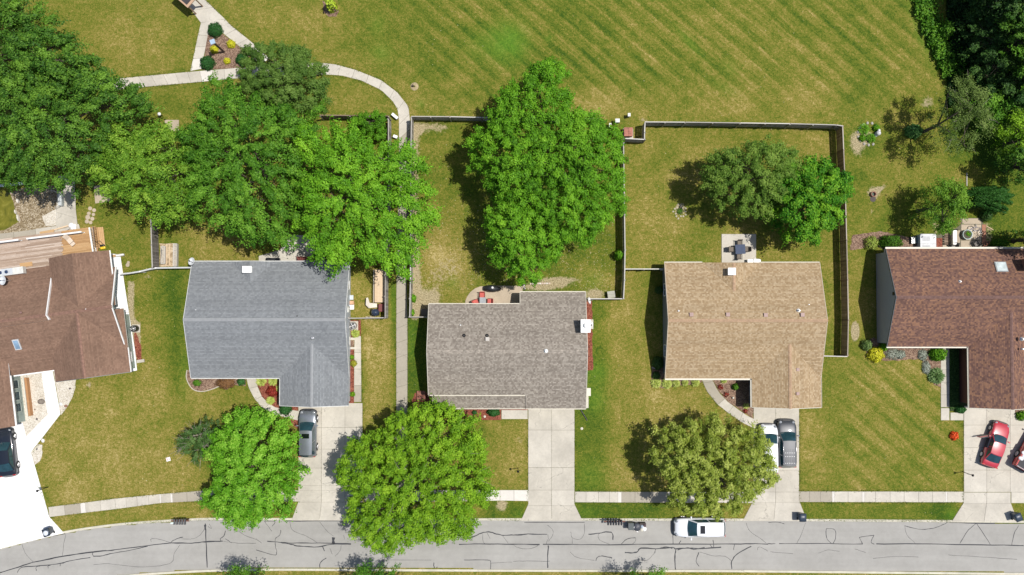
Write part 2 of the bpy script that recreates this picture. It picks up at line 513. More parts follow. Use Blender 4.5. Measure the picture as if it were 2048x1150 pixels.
for a in [(.9, blob(1017, 85, 40, 42, 0, 1.3)), (.35, blob(960, 90, 30, 30)), (.5, blob(762, 105, 20, 18)), (.4, blob(755, 50, 16, 20)), (.45, blob(840, 207, 9, 9)), (.5, blob(1098, 76, 7, 6)),
          (.5, blob(1835, 50, 10, 70, -18)), (.9, rect(1830, -60, 1880, 10, 10)), (.9, blob(1860, 60, 12, 60, -15)), (.55, blob(1196, 745, 22, 22)), (.55, blob(1190, 800, 22, 26)), (.35, blob(1180, 950, 30, 30)), (.35, blob(1040, 1030, 14, 10)),
          (.4, blob(1187, 560, 24, 20)), (.4, blob(905, 565, 14, 14)), (.5, blob(1905, 1030, 14, 12)), (.3, blob(1170, 1025, 30, 10)), (.4, blob(590, 1025, 14, 14)), (.5, blob(1410, 520, 14, 6)), (.3, blob(1010, 470, 40, 40)),
          (.45, blob(1380, 85, 8, 38, -42)), (.3, blob(1460, 135, 12, 18, -40)), (.25, blob(1450, 175, 30, 10, 30)), (.3, blob(480, 220, 10, 10)), (.35, rect(783, 570, 794, 640, 4)), (.3, rect(815, 640, 830, 720, 4)), (.3, blob(370, 740, 10, 50))]:
    LU += a[0] * a[1]
BA = np.zeros_like(X)
for a in [(.85, rect(822, 246, 905, 264, 14)), (.8, rect(816, 250, 840, 420, 14)), (1.1, rect(822, 420, 838, 640, 6)), (.9, blob(850, 605, 34, 24)), (.38, blob(905, 520, 45, 50)), (.35, blob(870, 560, 40, 40)),
          (.8, blob(1120, 560, 50, 9)), (.9, blob(1190, 588, 26, 12)), (.8, blob(1080, 574, 60, 10)), (1.2, blob(1710, 663, 9, 22, 0, 2)), (.9, blob(1747, 385, 15, 15)), (.6, blob(1765, 375, 14, 6, -30)), (.55, blob(1745, 425, 4, 24)), (.5, blob(1708, 415, 12, 3, -20)),
          (.8, rect(254, 560, 270, 648, 5)), (.8, rect(258, 640, 282, 720, 4)), (.3, blob(283, 495, 14, 30)), (.6, blob(297, 555, 12, 8)), (.9, blob(1003, 1010, 14, 14)), (.8, blob(1715, 285, 20, 34)), (.9, blob(1735, 275, 12, 12)), (.25, blob(1470, 110, 60, 60)), (.6, blob(1285, 240, 22, 5)),
          (.9, blob(1360, 418, 14, 14)), (.7, blob(178, 770, 8, 8)), (.7, blob(742, 635, 26, 6)), (.4, blob(207, 520, 10, 26)), (.35, blob(183, 430, 12, 20)), (.4, blob(330, 510, 22, 22)), (.5, blob(1750, 890, 0.1, 0.1)),
          (1.0, rect(40, 380, 118, 455, 10)), (.5, rect(1860, 440, 1990, 500, 8)), (.6, blob(1855, 205, 20, 20)), (.5, blob(1040, 880, 12, 10)), (.35, blob(150, 275, 140, 120))]:
    BA += a[0] * a[1]
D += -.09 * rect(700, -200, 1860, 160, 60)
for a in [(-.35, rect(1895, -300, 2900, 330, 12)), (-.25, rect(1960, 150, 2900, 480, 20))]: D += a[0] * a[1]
ST = np.maximum(rect(860, -200, 1860, 195, 60), 0) * 1.0 + rect(520, -100, 900, 120, 60) * .35 + rect(1690, 700, 1926, 983, 24) * .8
SH = rect(1255, 255, 1675, 520, 20) * 1.0

nv = X.size
me = bpy.data.meshes.new('ground')
ny_, nx_ = X.shape
idx = np.arange(nv).reshape(ny_, nx_)
q = np.stack([idx[:-1, :-1], idx[:-1, 1:], idx[1:, 1:], idx[1:, :-1]], -1).reshape(-1, 4)
me.vertices.add(nv)
me.vertices.foreach_set('co', np.stack([X, Y, Z], -1).astype(np.float32).ravel())
me.loops.add(q.size)
me.loops.foreach_set('vertex_index', q.astype(np.int32).ravel())
me.polygons.add(len(q))
me.polygons.foreach_set('loop_start', (np.arange(len(q)) * 4).astype(np.int32))
me.polygons.foreach_set('loop_total', np.full(len(q), 4, np.int32))
me.update(calc_edges=True)
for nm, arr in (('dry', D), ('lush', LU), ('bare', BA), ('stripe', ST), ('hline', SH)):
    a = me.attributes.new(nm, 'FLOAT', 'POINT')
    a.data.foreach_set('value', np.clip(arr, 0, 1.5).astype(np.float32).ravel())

t = NT('lawn grass')
p = t.pos()
n_big = t.noise(p, 0.16, 5, 0.6, 0.6)
n_mid = t.noise(p, 0.75, 6, 0.65, 0.5)
n_sm = t.noise(p, 3.2, 5, 0.7)
n_fi = t.noise(p, 8.0, 5, 0.8)
dry = t.attr('dry')
sep = t.t.nodes.new("ShaderNodeSeparateXYZ"); t.L(p, sep.inputs[0])
wob = t.math('MULTIPLY', t.noise(p, 0.09, 3, 0.5), 1.6)
s = t.math('ADD', t.math('MULTIPLY', sep.outputs[0], 0.662), t.math('MULTIPLY', sep.outputs[1], 0.749))
ph = t.math('ADD', t.math('MULTIPLY', s, 2 * math.pi / 1.55), wob)
s1 = t.math('SINE', ph)
s2 = t.math('POWER', t.math('ABSOLUTE', t.math('SINE', t.math('MULTIPLY', ph, 0.5))), 14.0)
al = t.math('SUBTRACT', t.math('MULTIPLY', sep.outputs[0], 0.749), t.math('MULTIPLY', sep.outputs[1], 0.662))
def streak(ka, kp, sc, det, dist):
    cb = t.t.nodes.new("ShaderNodeCombineXYZ"); t.L(t.math('MULTIPLY', al, ka), cb.inputs[0]); t.L(t.math('ADD', t.math('MULTIPLY', s, kp), t.math('MULTIPLY', wob, .3)), cb.inputs[1])
    return t.noise(cb.outputs[0], sc, det, 0.6, dist)
strk = streak(0.10, 1.1, 1.0, 4, 0.3)
strk2 = streak(0.22, 4.0, 1.0, 3, 0.1)
st = t.math('ADD', t.math('MULTIPLY', s1, 0.09), t.math('ADD', t.math('MULTIPLY', s2, 0.15), t.math('ADD', t.math('MULTIPLY', t.math('SUBTRACT', strk, 0.5), 0.42), t.math('MULTIPLY', t.math('SUBTRACT', strk2, 0.5), 0.7))))
st = t.math('MULTIPLY', st, t.attr('stripe'))
mph = t.t.nodes.new("ShaderNodeMapping"); mph.inputs['Scale'].default_value = (0.10, 2.0, 1); t.L(p, mph.inputs[0])
hl = t.math('MULTIPLY', t.math('SUBTRACT', t.noise(mph.outputs[0], 1.0, 3), 0.5), t.math('MULTIPLY', t.attr('hline'), 0.35))
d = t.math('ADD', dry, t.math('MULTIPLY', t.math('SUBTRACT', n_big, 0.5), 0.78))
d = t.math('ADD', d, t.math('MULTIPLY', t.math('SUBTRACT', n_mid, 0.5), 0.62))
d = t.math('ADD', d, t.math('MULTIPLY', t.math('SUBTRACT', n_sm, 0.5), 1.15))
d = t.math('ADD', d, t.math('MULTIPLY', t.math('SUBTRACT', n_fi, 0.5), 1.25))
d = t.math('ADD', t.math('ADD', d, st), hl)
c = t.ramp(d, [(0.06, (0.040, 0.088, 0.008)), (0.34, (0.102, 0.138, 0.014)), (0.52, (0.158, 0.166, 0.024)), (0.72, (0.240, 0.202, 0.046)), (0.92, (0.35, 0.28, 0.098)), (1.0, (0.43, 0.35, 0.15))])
lf = t.math('MULTIPLY', t.attr('lush'), t.math('MULTIPLY_ADD', n_mid, 1.2, 0.25), clamp=True)
c = t.mix(lf, c, t.ramp(n_sm, [(0.3, (0.055, 0.145, 0.014)), (0.7, (0.12, 0.26, 0.02))]))
bf = t.math('MULTIPLY', t.math('SUBTRACT', t.math('ADD', t.attr('bare'), t.math('ADD', t.math('MULTIPLY', n_sm, 0.9), t.math('MULTIPLY', n_mid, 0.5))), 1.12), 4.5, clamp=True)
c = t.mix(bf, c, t.ramp(n_fi, [(0.35, (0.20, 0.17, 0.08)), (0.65, (0.50, 0.42, 0.27))]))
k = t.math('MULTIPLY_ADD', n_fi, 1.3, 0.29)
t.col(t.mix(1.0, c, k, 'MULTIPLY'))
t.rough(0.95); t.b.inputs['Specular IOR Level'].default_value = 0.15
t.bump(t.math('ADD', n_fi, t.math('MULTIPLY', n_sm, 0.5)), 0.8, 0.06)
me.materials.append(t.mat)
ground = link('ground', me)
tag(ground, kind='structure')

# ------------------------------------------------------------------ road, kerbs, tar seals
def gl(pts, h=0.0): return [G2(a, b, h) for a, b in pts]
nk = smooth_line([Vector((*G2(a, b), 0)) for a, b in NK], 5)
sk = smooth_line([Vector((*G2(a, b), 0)) for a, b in SK], 5)
t = NT('asphalt')
p = t.pos()
n1 = t.noise(p, 0.25, 5, 0.6, 0.4); n2 = t.noise(p, 2.2, 5, 0.65); n3 = t.noise(p, 45.0, 2, 0.7)
c = t.ramp(n1, [(0.3, (0.300, 0.292, 0.272)), (0.7, (0.352, 0.343, 0.322))])
mp = t.t.nodes.new("ShaderNodeMapping"); mp.inputs['Scale'].default_value = (0.03, 0.9, 1); t.L(p, mp.inputs[0])
n4 = t.noise(mp.outputs[0], 1.0, 4)
k = t.math('MULTIPLY', t.math('MULTIPLY_ADD', n2, 0.24, 0.88), t.math('MULTIPLY_ADD', n3, 0.30, 0.85))
k = t.math('MULTIPLY', k, t.math('MULTIPLY_ADD', n4, 0.38, 0.81))
t.col(t.mix(1.0, c, k, 'MULTIPLY')); t.rough(0.9); t.bump(n3, 0.3, 0.01)
ASPH = t.mat
mb = MB()
n = min(len(nk), len(sk))
mb.add([Vector((v.x, v.y, -0.10)) for v in nk] + [Vector((v.x, v.y, -0.10)) for v in sk],
       [(i, i + len(nk), i + 1 + len(nk), i + 1) for i in range(n - 1)])
road = mb.build('road', ASPH); tag(road, kind='structure')

def kerb(line, side):
    # side: +1 the lawn lies to the left of travel
    k = MB()
    ln = [Vector(v) for v in line]
    prof = [(0.0, -0.16), (0.0, 0.0), (0.03, 0.03), (0.20, 0.035), (0.23, 0.0), (0.23, -0.1)]
    vs = []
    for i, p_ in enumerate(ln):
        d_ = ln[min(i + 1, len(ln) - 1)] - ln[max(i - 1, 0)]; d_.z = 0; d_.normalize()
        nn = Vector((-d_.y, d_.x, 0)) * side
        for a, z in prof: vs.append(p_ + nn * (a - 0.05) + Vector((0, 0, z)))
    m = len(prof)
    fs = []
    for i in range(len(ln) - 1):
        for j in range(m - 1):
            q_ = (i * m + j, (i + 1) * m + j, (i + 1) * m + j + 1, i * m + j + 1)
            fs.append(q_ if side > 0 else q_[::-1])
    k.add(vs, fs)
    o = k.build('kerb', KERBM); tag(o, kind='structure')
    return o
kerb(nk, 1); kerb(sk, -1)

TAR = M('tar sealant', (0.030, 0.032, 0.038), 0.7, 0.3, 2.0)
R5, R6, R7, R8 = 0, 512, 1024, 1536
TARS = [
 (R5, 6, [(0,1130),(120,1095),(260,1050),(400,1020),(560,990),(750,965),(860,955),(1000,938),(1180,915),(1370,895),(1530,895),(1640,885),(1780,880)]),
 (R5, 4, [(140,1130),(170,1090),(280,1078),(460,1062),(560,1035),(720,1012)]),
 (R5, 3.5, [(745,1000),(740,975),(770,960),(860,955)]), (R5, 4, [(745,1000),(820,995),(900,975),(1030,955),(1180,918)]),
 (R5, 6, [(1640,740),(1645,880),(1655,1090)]), (R5, 10, [(1636,750),(1641,790)]), (R5, 2, [(1640,765),(1600,830),(1540,860),(1450,860)]), (R5, 4, [(1365,895),(1380,875),(1440,850),(1460,848)]),
 (R5, 2, [(1210,885),(1205,865),(1240,858),(1360,890)]), (R5, 2, [(1435,910),(1390,980),(1375,1045),(1280,1075),(1100,1085),(870,1060),(745,1068)]),
 (R5, 5, [(0,940),(210,875),(340,850),(520,820)]), (R5, 2, [(525,825),(510,900),(500,995)]), (R5, 2, [(175,900),(200,970),(265,1045)]),
 (R5, 3.5, [(1800,795),(1790,835),(1760,860),(1765,880)]), (R5, 3, [(1800,860),(1850,893)]), (R5, 2, [(1880,780),(1950,830),(2044,865)]), (R5, 2.5, [(1780,880),(1900,895),(2044,897)]),
 (R5, 3, [(290,1115),(290,1085),(320,1080)]), (R5, 3, [(385,1095),(385,1075),(405,1075)]), (R5, 3, [(480,1080),(485,1060),(510,1055)]), (R5, 2, [(1660,760),(1690,780),(1670,740)]),
 (R6, 5, [(90,880),(200,890),(330,895),(500,895),(760,898)]), (R6, 5, [(200,890),(280,905),(350,920),(500,925),(600,905),(760,905)]),
 (R6, 5, [(240,718),(700,718)]), (R6, 3, [(65,722),(150,722),(130,760)]), (R6, 2, [(70,725),(125,800)]),
 (R6, 2, [(270,725),(290,790),(380,830),(440,860),(490,895)]), (R6, 2, [(510,725),(560,790),(620,840)]), (R6, 14, [(618,850),(618,900)]), (R6, 2, [(0,860),(45,895)]),
 (R6, 3, [(200,790),(190,830),(155,860),(155,920),(165,970),(140,990),(0,950)]), (R6, 4, [(525,915),(550,960)]), (R6, 2, [(590,935),(610,985)]), (R6, 2, [(680,910),(670,960),(630,1000)]),
 (R6, 4, [(510,1100),(515,1050),(560,1012)]), (R6, 5, [(1630,865),(1720,850),(1800,815),(1860,805),(1920,822),(1975,832),(2044,830)]), (R6, 5, [(1620,905),(1800,902),(2044,905)]),
 (R6, 2.5, [(1810,820),(1812,880),(1840,905)]), (R6, 2.5, [(1845,815),(1870,860)]), (R6, 2, [(1970,838),(2015,895)]), (R6, 4, [(1420,1050),(1420,1080),(1435,1100),(1447,1085)]),
 (R6, 3, [(1660,1030),(1850,1030),(1872,1050),(1873,1105)]), (R6, 2, [(1000,1030),(1400,1030)]), (R6, 2, [(1870,1055),(2044,1045)]), (R6, 2, [(700,830),(705,865)]),
 (R7, 6, [(0,830),(60,830),(130,822),(280,826)]), (R7, 6, [(0,905),(220,905)]), (R7, 5, [(245,905),(480,905),(780,908),(1100,903),(1700,903),(1900,900),(2044,903)]),
 (R7, 6, [(290,915),(285,1000),(285,1095)]), (R7, 2.5, [(10,1040),(120,1038),(300,1040)]), (R7, 2, [(15,912),(60,935),(150,940),(215,908)]), (R7, 4, [(100,730),(580,728)]),
 (R7, 2, [(270,905),(290,860),(285,825)]), (R7, 2, [(290,880),(320,840),(325,790),(280,750)]), (R7, 2, [(470,805),(480,850),(540,865),(575,820),(578,740)]), (R7, 2, [(480,900),(480,850)]),
 (R7, 5, [(610,825),(700,815),(750,805),(800,815),(805,870)]), (R7, 2, [(740,808),(690,825),(700,870),(780,905)]), (R7, 4, [(875,900),(920,862),(985,852)]), (R7, 2, [(985,852),(985,880),(960,903)]),
 (R7, 6, [(900,970),(960,972),(1000,965),(1030,935),(1150,940),(1280,930),(1310,940),(1420,935),(1500,940),(1670,928)]), (R7, 3, [(1150,940),(1135,970)]), (R7, 5, [(1180,938),(1230,925),(1280,938)]), (R7, 5, [(1320,950),(1400,932),(1450,945),(1540,930)]),
 (R7, 6, [(1310,945),(1300,1000),(1305,1105)]), (R7, 4, [(1285,820),(1285,905)]), (R7, 4, [(1350,875),(1330,903)]), (R7, 4, [(1490,970),(1470,1040),(1495,1080)]),
 (R7, 2, [(1500,965),(1600,995),(1700,1000),(1755,1040)]), (R7, 5, [(1755,1100),(1755,1040),(1800,980),(1910,920)]), (R7, 4, [(670,1035),(680,1010),(720,997),(800,1013)]),
 (R7, 2, [(465,965),(520,1010),(660,1033)]), (R7, 2, [(1000,1025),(1080,1030),(1150,960)]), (R7, 3, [(1605,870),(1610,930),(1580,910)]), (R7, 3, [(1775,905),(1770,950)]),
 (R7, 2, [(1870,735),(1900,800),(1980,855),(2030,895)]), (R7, 2, [(1960,950),(1975,925),(2044,960)]),
 (R8, 4, [(0,900),(60,900)]), (R8, 4, [(90,900),(380,898),(755,903)]), (R8, 5, [(865,902),(1200,900),(1600,907),(1950,912),(2044,917)]), (R8, 2.5, [(300,735),(260,840),(230,895)]),
 (R8, 3, [(510,900),(470,860),(465,790),(480,780),(535,790),(538,860),(515,900)]), (R8, 3, [(755,903),(728,850)]), (R8, 3, [(728,850),(848,830)]), (R8, 3, [(848,830),(822,885),(850,905)]),
 (R8, 3, [(1090,755),(1200,783),(1300,780),(1380,755),(1430,730)]), (R8, 2, [(1090,755),(1110,830),(1175,895)]), (R8, 5, [(1430,728),(1660,735),(2044,738)]), (R8, 3, [(1660,740),(1600,790),(1530,900)]),
 (R8, 3, [(1665,740),(1720,820),(1775,905)]), (R8, 3, [(2000,755),(1965,820),(1945,910)]), (R8, 3, [(0,730),(80,728),(130,740)]), (R8, 2.5, [(840,1018),(1000,1002),(1200,1005)]),
 (R8, 2, [(20,965),(200,980)]), (R8, 2, [(1440,990),(1700,1005),(1990,1025)]), (R8, 2, [(400,975),(480,950),(570,962)]), (R8, 2, [(690,940),(780,970)])]
tz = -0.096
for i, (x0, wd, pts) in enumerate(TARS):
    P3 = [Vector((*G2(x0 + a / 3.992, 862 + b / 3.992, -0.1), 0)) for a, b in pts]
    P3 = smooth_line(P3, 4)
    P3 = [q_ + Vector((random.uniform(-.02, .02), random.uniform(-.02, .02), 0)) for q_ in P3]
    ws = [(wd * 0.0175 if wd >= 3 else 0.028) * random.uniform(0.65, 1.35) for _ in P3]
    mb = MB(); mb.ribbon(P3, ws, tz + (i % 7) * 0.0004)
    mb.build('tar_seal', TAR, road)

# ------------------------------------------------------------------ slabs
JZ = [0.012]
def slab(poly, mat, parent, z1=0.045, z0=0.0, gap=0.012):
    """one concrete slab as its own mesh, drawn in a little from its joints"""
    n_ = len(poly); cx = sum(p_[0] for p_ in poly) / n_; cy = sum(p_[1] for p_ in poly) / n_
    out = []
    for x, y in poly:
        dx, dy = x - cx, y - cy; l = math.hypot(dx, dy)
        k_ = max(0.0, 1 - gap / max(l, .1) * 1.3)
        out.append((cx + dx * k_, cy + dy * k_))
    mb = MB((cx, cy, 0)); mb.prism(out, z0, z1 + random.uniform(-.004, .004))
    return mb.build('slab', mat, parent, (cx, cy, 0))

def slab_strip(name, left, right, ts, mats, z1=0.04, parent=None):
    """strip of slabs between two edge lines; ts = joint positions 0..1 along both"""
    def at(line, t_):
        L_ = [0.0]
        for a, b in zip(line, line[1:]): L_.append(L_[-1] + (b - a).length)
        d_ = t_ * L_[-1]
        for i in range(len(line) - 1):
            if d_ <= L_[i + 1] or i == len(line) - 2:
                f = (d_ - L_[i]) / max(1e-6, L_[i + 1] - L_[i]); return line[i].lerp(line[i + 1], min(1, f))
    lf = [Vector(G2(*p_)) for p_ in left]; rt = [Vector(G2(*p_)) for p_ in right]
    base = MB(); base.prism([tuple(v) for v in lf] + [tuple(v) for v in rt[::-1]], -0.02, JZ[0])
    JZ[0] += 0.0005
    par = base.build(name, JOINT); tag(par, kind='structure')
    for i in range(len(ts) - 1):
        a, b = ts[i], ts[i + 1]
        sub = [a + (b - a) * k_ / 3 for k_ in range(4)]
        poly = [tuple(at(lf, s_)) for s_ in sub] + [tuple(at(rt, s_)) for s_ in sub[::-1]]
        mt = mats[i] if isinstance(mats, list) else mats
        slab(poly, mt, par, z1)
    return par

def even(n_): return [i / n_ for i in range(n_ + 1)]
def fr(xs): return [(x - xs[0]) / (xs[-1] - xs[0]) for x in xs]

# sidewalk, piece by piece between the driveways
js = [96, 128, 160, 170, 200, 230, 252, 274, 297, 319, 322, 341, 345, 374, 402, 430, 460, 490, 520, 550, 576, 600]
slab_strip('sidewalk', [(97, 1014), (162, 1006), (230, 997), (320, 988), (400, 981.5), (470, 980), (600, 980.5)], [(99, 1034), (165, 1026), (233, 1018), (322, 1006), (400, 1002), (470, 1002), (600, 1003)], fr(js),
           [CONC_P if a in (128, 345, 374) else (CONC_W if b_ - a < 12 else random.choice([CONC, CONC_L, CONC])) for a, b_ in zip(js, js[1:])])
js = [729, 760, 790, 820, 850, 880, 910, 940, 970, 1000, 1028, 1057]
slab_strip('sidewalk', [(729, 980), (1057, 980)], [(729, 1003), (900, 1003), (1000, 1001), (1057, 1002)], fr(js), [CONC_W if a >= 970 else CONC for a in js[:-1]])
js = [1150, 1172, 1197, 1219, 1236, 1243, 1270, 1300, 1336, 1365, 1395, 1425, 1455, 1480, 1508]
slab_strip('sidewalk', [(1150, 983), (1508, 984)], [(1150, 1004.5), (1508, 1006)], fr(js), [CONC_W if a == 1236 else (CONC_P if a in (1243, 1270, 1300) else CONC_L) for a in js[:-1]])
js = [1598, 1619, 1641, 1664, 1669, 1696, 1724, 1729, 1751, 1780, 1808, 1837, 1865, 1891, 1894, 1927]
slab_strip('sidewalk', [(1598, 982.5), (1927, 983)], [(1598, 1004), (1927, 1004.5)], fr(js), [CONC_W if b_ - a < 7 else (CONC_P if a < 1650 else CONC_L) for a, b_ in zip(js, js[1:])])
js = [2022, 2050, 2080, 2110, 2140, 2170, 2200]
slab_strip('sidewalk', [(2022, 984), (2200, 985)], [(2022, 1006), (2200, 1007)], fr(js), CONC_L)

# footpath beside the middle house and its bend through the park
L_ = [(793, 982), (792.5, 800), (792.5, 640), (793, 560), (796, 420), (798, 290), (798, 240), (795, 218), (785, 202), (762, 180), (722, 161), (682, 151), (645, 149), (600, 150), (560, 152), (520, 155), (473, 157)]
R_ = [(815, 982), (815, 800), (815, 640), (813, 560), (818, 420), (820, 290), (820, 240), (817, 213), (795, 185), (762, 160), (712, 140), (672, 129), (647, 126), (600, 126), (560, 128), (520, 131), (473, 136)]
ns = 38
slab_strip('footpath', L_, R_, even(ns), [CONC_P if i < 24 else CONC_L for i in range(ns)])
slab_strip('footpath', [(473, 157), (401, 164), (278, 175), (200, 183)], [(473, 136), (381, 143.5), (258, 155), (180, 163)], even(12), [CONC_L, CONC, CONC_W, CONC, CONC, CONC_L, CONC, CONC, CONC, CONC, CONC, CONC][::1])
# park path: left arm, right arm, head
slab_strip('footpath', [(402, 46), (398, 62), (390, 100), (381, 142)], [(427, 52), (416, 70), (412, 92), (403, 138)], even(4), [CONC_L, CONC, CONC_L, CONC_W])
slab_strip('footpath', [(427, 52), (443, 64), (488, 100), (520, 128)], [(450, 38), (461, 50), (507, 87), (540, 118)], even(4), [CONC_L, CONC_L, CONC, CONC_W])
slab_strip('footpath', [(450, 38), (411, 0), (355, -54)], [(402, 46), (376, 11), (320, -45)], even(4), CONC_L)

pj = MB(); pj.prism(gl([(401, 46.5), (427, 52.5), (451, 38.5), (430, 41)]), -0.02, .04); tag(pj.build('footpath', CONC_L), kind='structure')
# driveways: grid of slabs cut by the joints
def driveway(cols, rows, mats, flare=None, top=None, name='driveway'):
    """cols: x joints; rows: y joints; flare: (left,right) offsets of the last row"""
    ol = [(cols[0], rows[0]), (cols[-1], rows[0]), (cols[-1], rows[-1]), (cols[0], rows[-1])]
    base = MB()
    pts = []
    def X_(cx, r):
        if flare and r > flare[2]:
            f = (r - flare[2]) / (rows[-1] - flare[2])
            u = (cx - cols[0]) / (cols[-1] - cols[0])
            return cx + f * ((1 - u) * flare[0] + u * flare[1])
        return cx
    rr = sorted(set(rows + ([flare[2]] if flare else [])))
    poly = [G2(X_(cols[0], r), r) for r in rr] + [G2(X_(cols[-1], r), r) for r in rr[::-1]]
    base.prism(poly, -0.12, JZ[0]); JZ[0] += 0.0005
    par = base.build(name, JOINT); tag(par, kind='structure')
    k_ = 0
    for j in range(len(rows) - 1):
        for i in range(len(cols) - 1):
            a, b = rows[j], rows[j + 1]
            sub = [a] + ([flare[2]] if flare and a < flare[2] < b else []) + [b]
            pl = [G2(X_(cols[i], r), r) for r in sub] + [G2(X_(cols[i + 1], r), r) for r in sub[::-1]]
            slab(pl, mats[k_ % len(mats)], par, 0.048, -0.11); k_ += 1
    return par
driveway([597, 643, 690, 725], [806, 855, 898, 936, 971, 981, 1004, 1041], [CONC, CONC_L, CONC, CONC, CONC_L, CONC_L], (-14, 14, 1003))
driveway([1056.5, 1103, 1149], [812, 860, 935, 980, 1011, 1041.5], [CONC, CONC, CONC_L, CONC, CONC], (-15, 16, 1008))
driveway([1507, 1551, 1598], [808, 850, 895, 940, 984, 1005, 1042], [CONC, CONC, CONC_L], (-22, 16, 1000))
driveway([1927.5, 1973, 2020, 2075], [812, 850, 895, 940, 984], [CONC_L, CONC, CONC_L])
driveway([1927, 1973, 2021], [984.6, 1007, 1043], [CONC_L, CONC_L, CONC], (-24, 14, 1005))
# the bright drive at the left, laid askew
JN0 = JOINT; JOINT = CONC_D; par = MB(); dl = [(-260, 868), (0, 852), (46, 846), (62, 904), (69, 929), (99, 1034), (128, 1066), (60, 1083), (0, 1098), (-60, 1112), (-300, 1180)]
par.prism(gl(dl), -0.12, 0.02); dj = par.build('driveway', JOINT); tag(dj, kind='structure')
for pl in ([(-120, 858), (0, 851.5), (2, 900), (-112, 908)], [(0, 851.5), (46, 846), (61, 903), (2, 912)], [(-112, 909), (2, 901), (4, 960), (-104, 975)], [(2, 912), (61, 904), (80, 968), (4, 982)],
           [(-104, 976), (4, 961), (4, 1030), (-92, 1050)], [(4, 983), (80, 969), (99, 1034), (4, 1048)], [(-92, 1051), (4, 1031), (4, 1097), (-80, 1116)], [(4, 1049), (99, 1035), (128, 1066), (60, 1082), (4, 1096)]):
    slab(gl(pl), CONC_D, dj, 0.048, -0.11, 0.006)
# walk of the left house
JOINT_W = JN0
par = MB(); par.prism(gl([(83, 742), (105, 738), (121, 828), (60, 905), (50, 874), (96, 828)]), -0.02, 0.024); wj = par.build('front_walk', JOINT); tag(wj, kind='structure')
for pl in ([(83, 742), (105, 738), (112, 782), (89, 786)], [(89, 787), (112, 783), (121, 828), (96, 828)], [(96, 828.5), (121, 828.5), (92, 866), (72, 853)], [(72, 853.5), (92, 866.5), (61, 905), (50, 876)]):
    slab(gl(pl), CONC_D, wj, 0.052, 0, .004)
JOINT = JN0
# curved front walks
slab_strip('front_walk', [(492, 752), (497, 774), (508, 796), (524, 815), (545, 828), (600, 842)], [(513, 752), (515, 772), (524, 793), (537, 806), (552, 815), (600, 822)], even(6), [CONC, CONC_L, CONC, CONC_L, CONC, CONC_L])
slab_strip('front_walk', [(1400, 748), (1404, 761), (1414, 783), (1434, 808), (1459, 828), (1484, 845), (1508, 857)], [(1421, 748), (1425, 760), (1436, 783), (1455, 803), (1478, 820), (1494, 831), (1508, 838)], [0, .12, .45, .62, .8, 1], [CONC_P, CONC_P, CONC, CONC, CONC_L])
slab_strip('side_walk', [(709, 672), (708, 804)], [(722, 672), (723, 804)], even(4), [CONC, CONC_L, CONC, CONC_P])
slab_strip('side_walk', [(699, 675), (722, 675)], [(699, 680), (722, 680)], even(1), CONC_L)
slab_strip('side_walk', [(699, 694), (722, 694)], [(699, 698.5), (722, 698.5)], even(1), CONC_L)
slab_strip('side_walk', [(214, 506), (222, 576), (228, 640), (240, 700), (252, 745)], [(241, 509), (250.5, 576), (262, 648), (270.5, 701), (274.5, 741)], even(6), CONC_D)
slab_strip('front_walk', [(1003, 812), (1003, 838)], [(1055.5, 812), (1055.5, 838)], even(1), CONC_L)
slab_strip('front_walk', [(1881.5, 690), (1881.5, 814.5)], [(1898.5, 690), (1898.5, 814.5)], even(5), CONC)
slab_strip('front_walk', [(1881.5, 816), (1881.5, 840.5)], [(1898.5, 816), (1898.5, 840.5)], even(1), CONC_L)
slab_strip('front_walk', [(1900.5, 825), (1900.5, 840.5)], [(1927, 825), (1927, 840.5)], even(1), CONC_L)
# pool surround at the left
slab_strip('pool_surround', [(116, 352), (114, 385), (113, 420), (112, 452)], [(149, 350), (151, 385), (152, 420), (158, 470)], [0, .27, .57, .72, 1], CONC)
slab_strip('pool_surround', [(158, 448), (108, 452), (54, 461), (12, 466), (-60, 474)], [(163, 466), (112, 474), (57, 482), (12, 487), (-60, 497)], even(5), [CONC_L, CONC, CONC_P, CONC_P, CONC])
# patios
def patio(pts, mat, name='patio', z=0.05, joints=None):
    JZ[0] += .0003; z += JZ[0] - .02; mb = MB(); mb.prism(gl(pts), -0.02, z); o = mb.build(name, mat); tag(o, kind='structure'); return o
o = patio([(1443, 468), (1512, 468), (1512, 540), (1443, 540)], JOINT, z=0.02)
slab(gl([(1443, 468), (1512, 468), (1512, 540), (1443, 540)]), CONC_L, o, 0.06)
arc = [(1045, 572)] + [(975 + 3, 571)] + [(960, 573), (950, 577), (941, 584), (935, 592), (931, 601), (930, 612), (1045, 612)]
patio(arc, CONC_S)
patio([(582, 470), (650, 472), (650, 530), (518, 530), (518, 512), (560, 500)], CONC_L)
patio([(330, 240), (358, 240), (358, 262), (330, 262)], CONC_S)
patio([(188, 372), (206, 370), (222, 402), (191, 407)], CONC_S, 'stone_pad')
o = patio([(1920, 436), (1966, 436), (1968, 505), (1868, 505), (1868, 470), (1906, 462), (1922, 448)], JOINT, z=0.02)
for pl in ([(1924, 437), (1962, 437), (1962, 448), (1924, 448)], [(1922, 449), (1962, 449), (1962, 480), (1922, 480)], [(1921, 481), (1962, 481), (1962, 505), (1921, 505)], [(1885, 470), (1920, 460), (1920, 505), (1885, 505)]):
    slab(gl(pl), CONC_S, o, 0.05)
slab_strip('brick_edge', [(1963.5, 449), (1963.5, 505)], [(1972, 449), (1972, 505)], even(8), M('red paver', (0.34, 0.16, 0.10), .9))
patio([(1866, 476), (1884, 476), (1884, 505), (1866, 505)], MULCH_R, 'flower_bed')
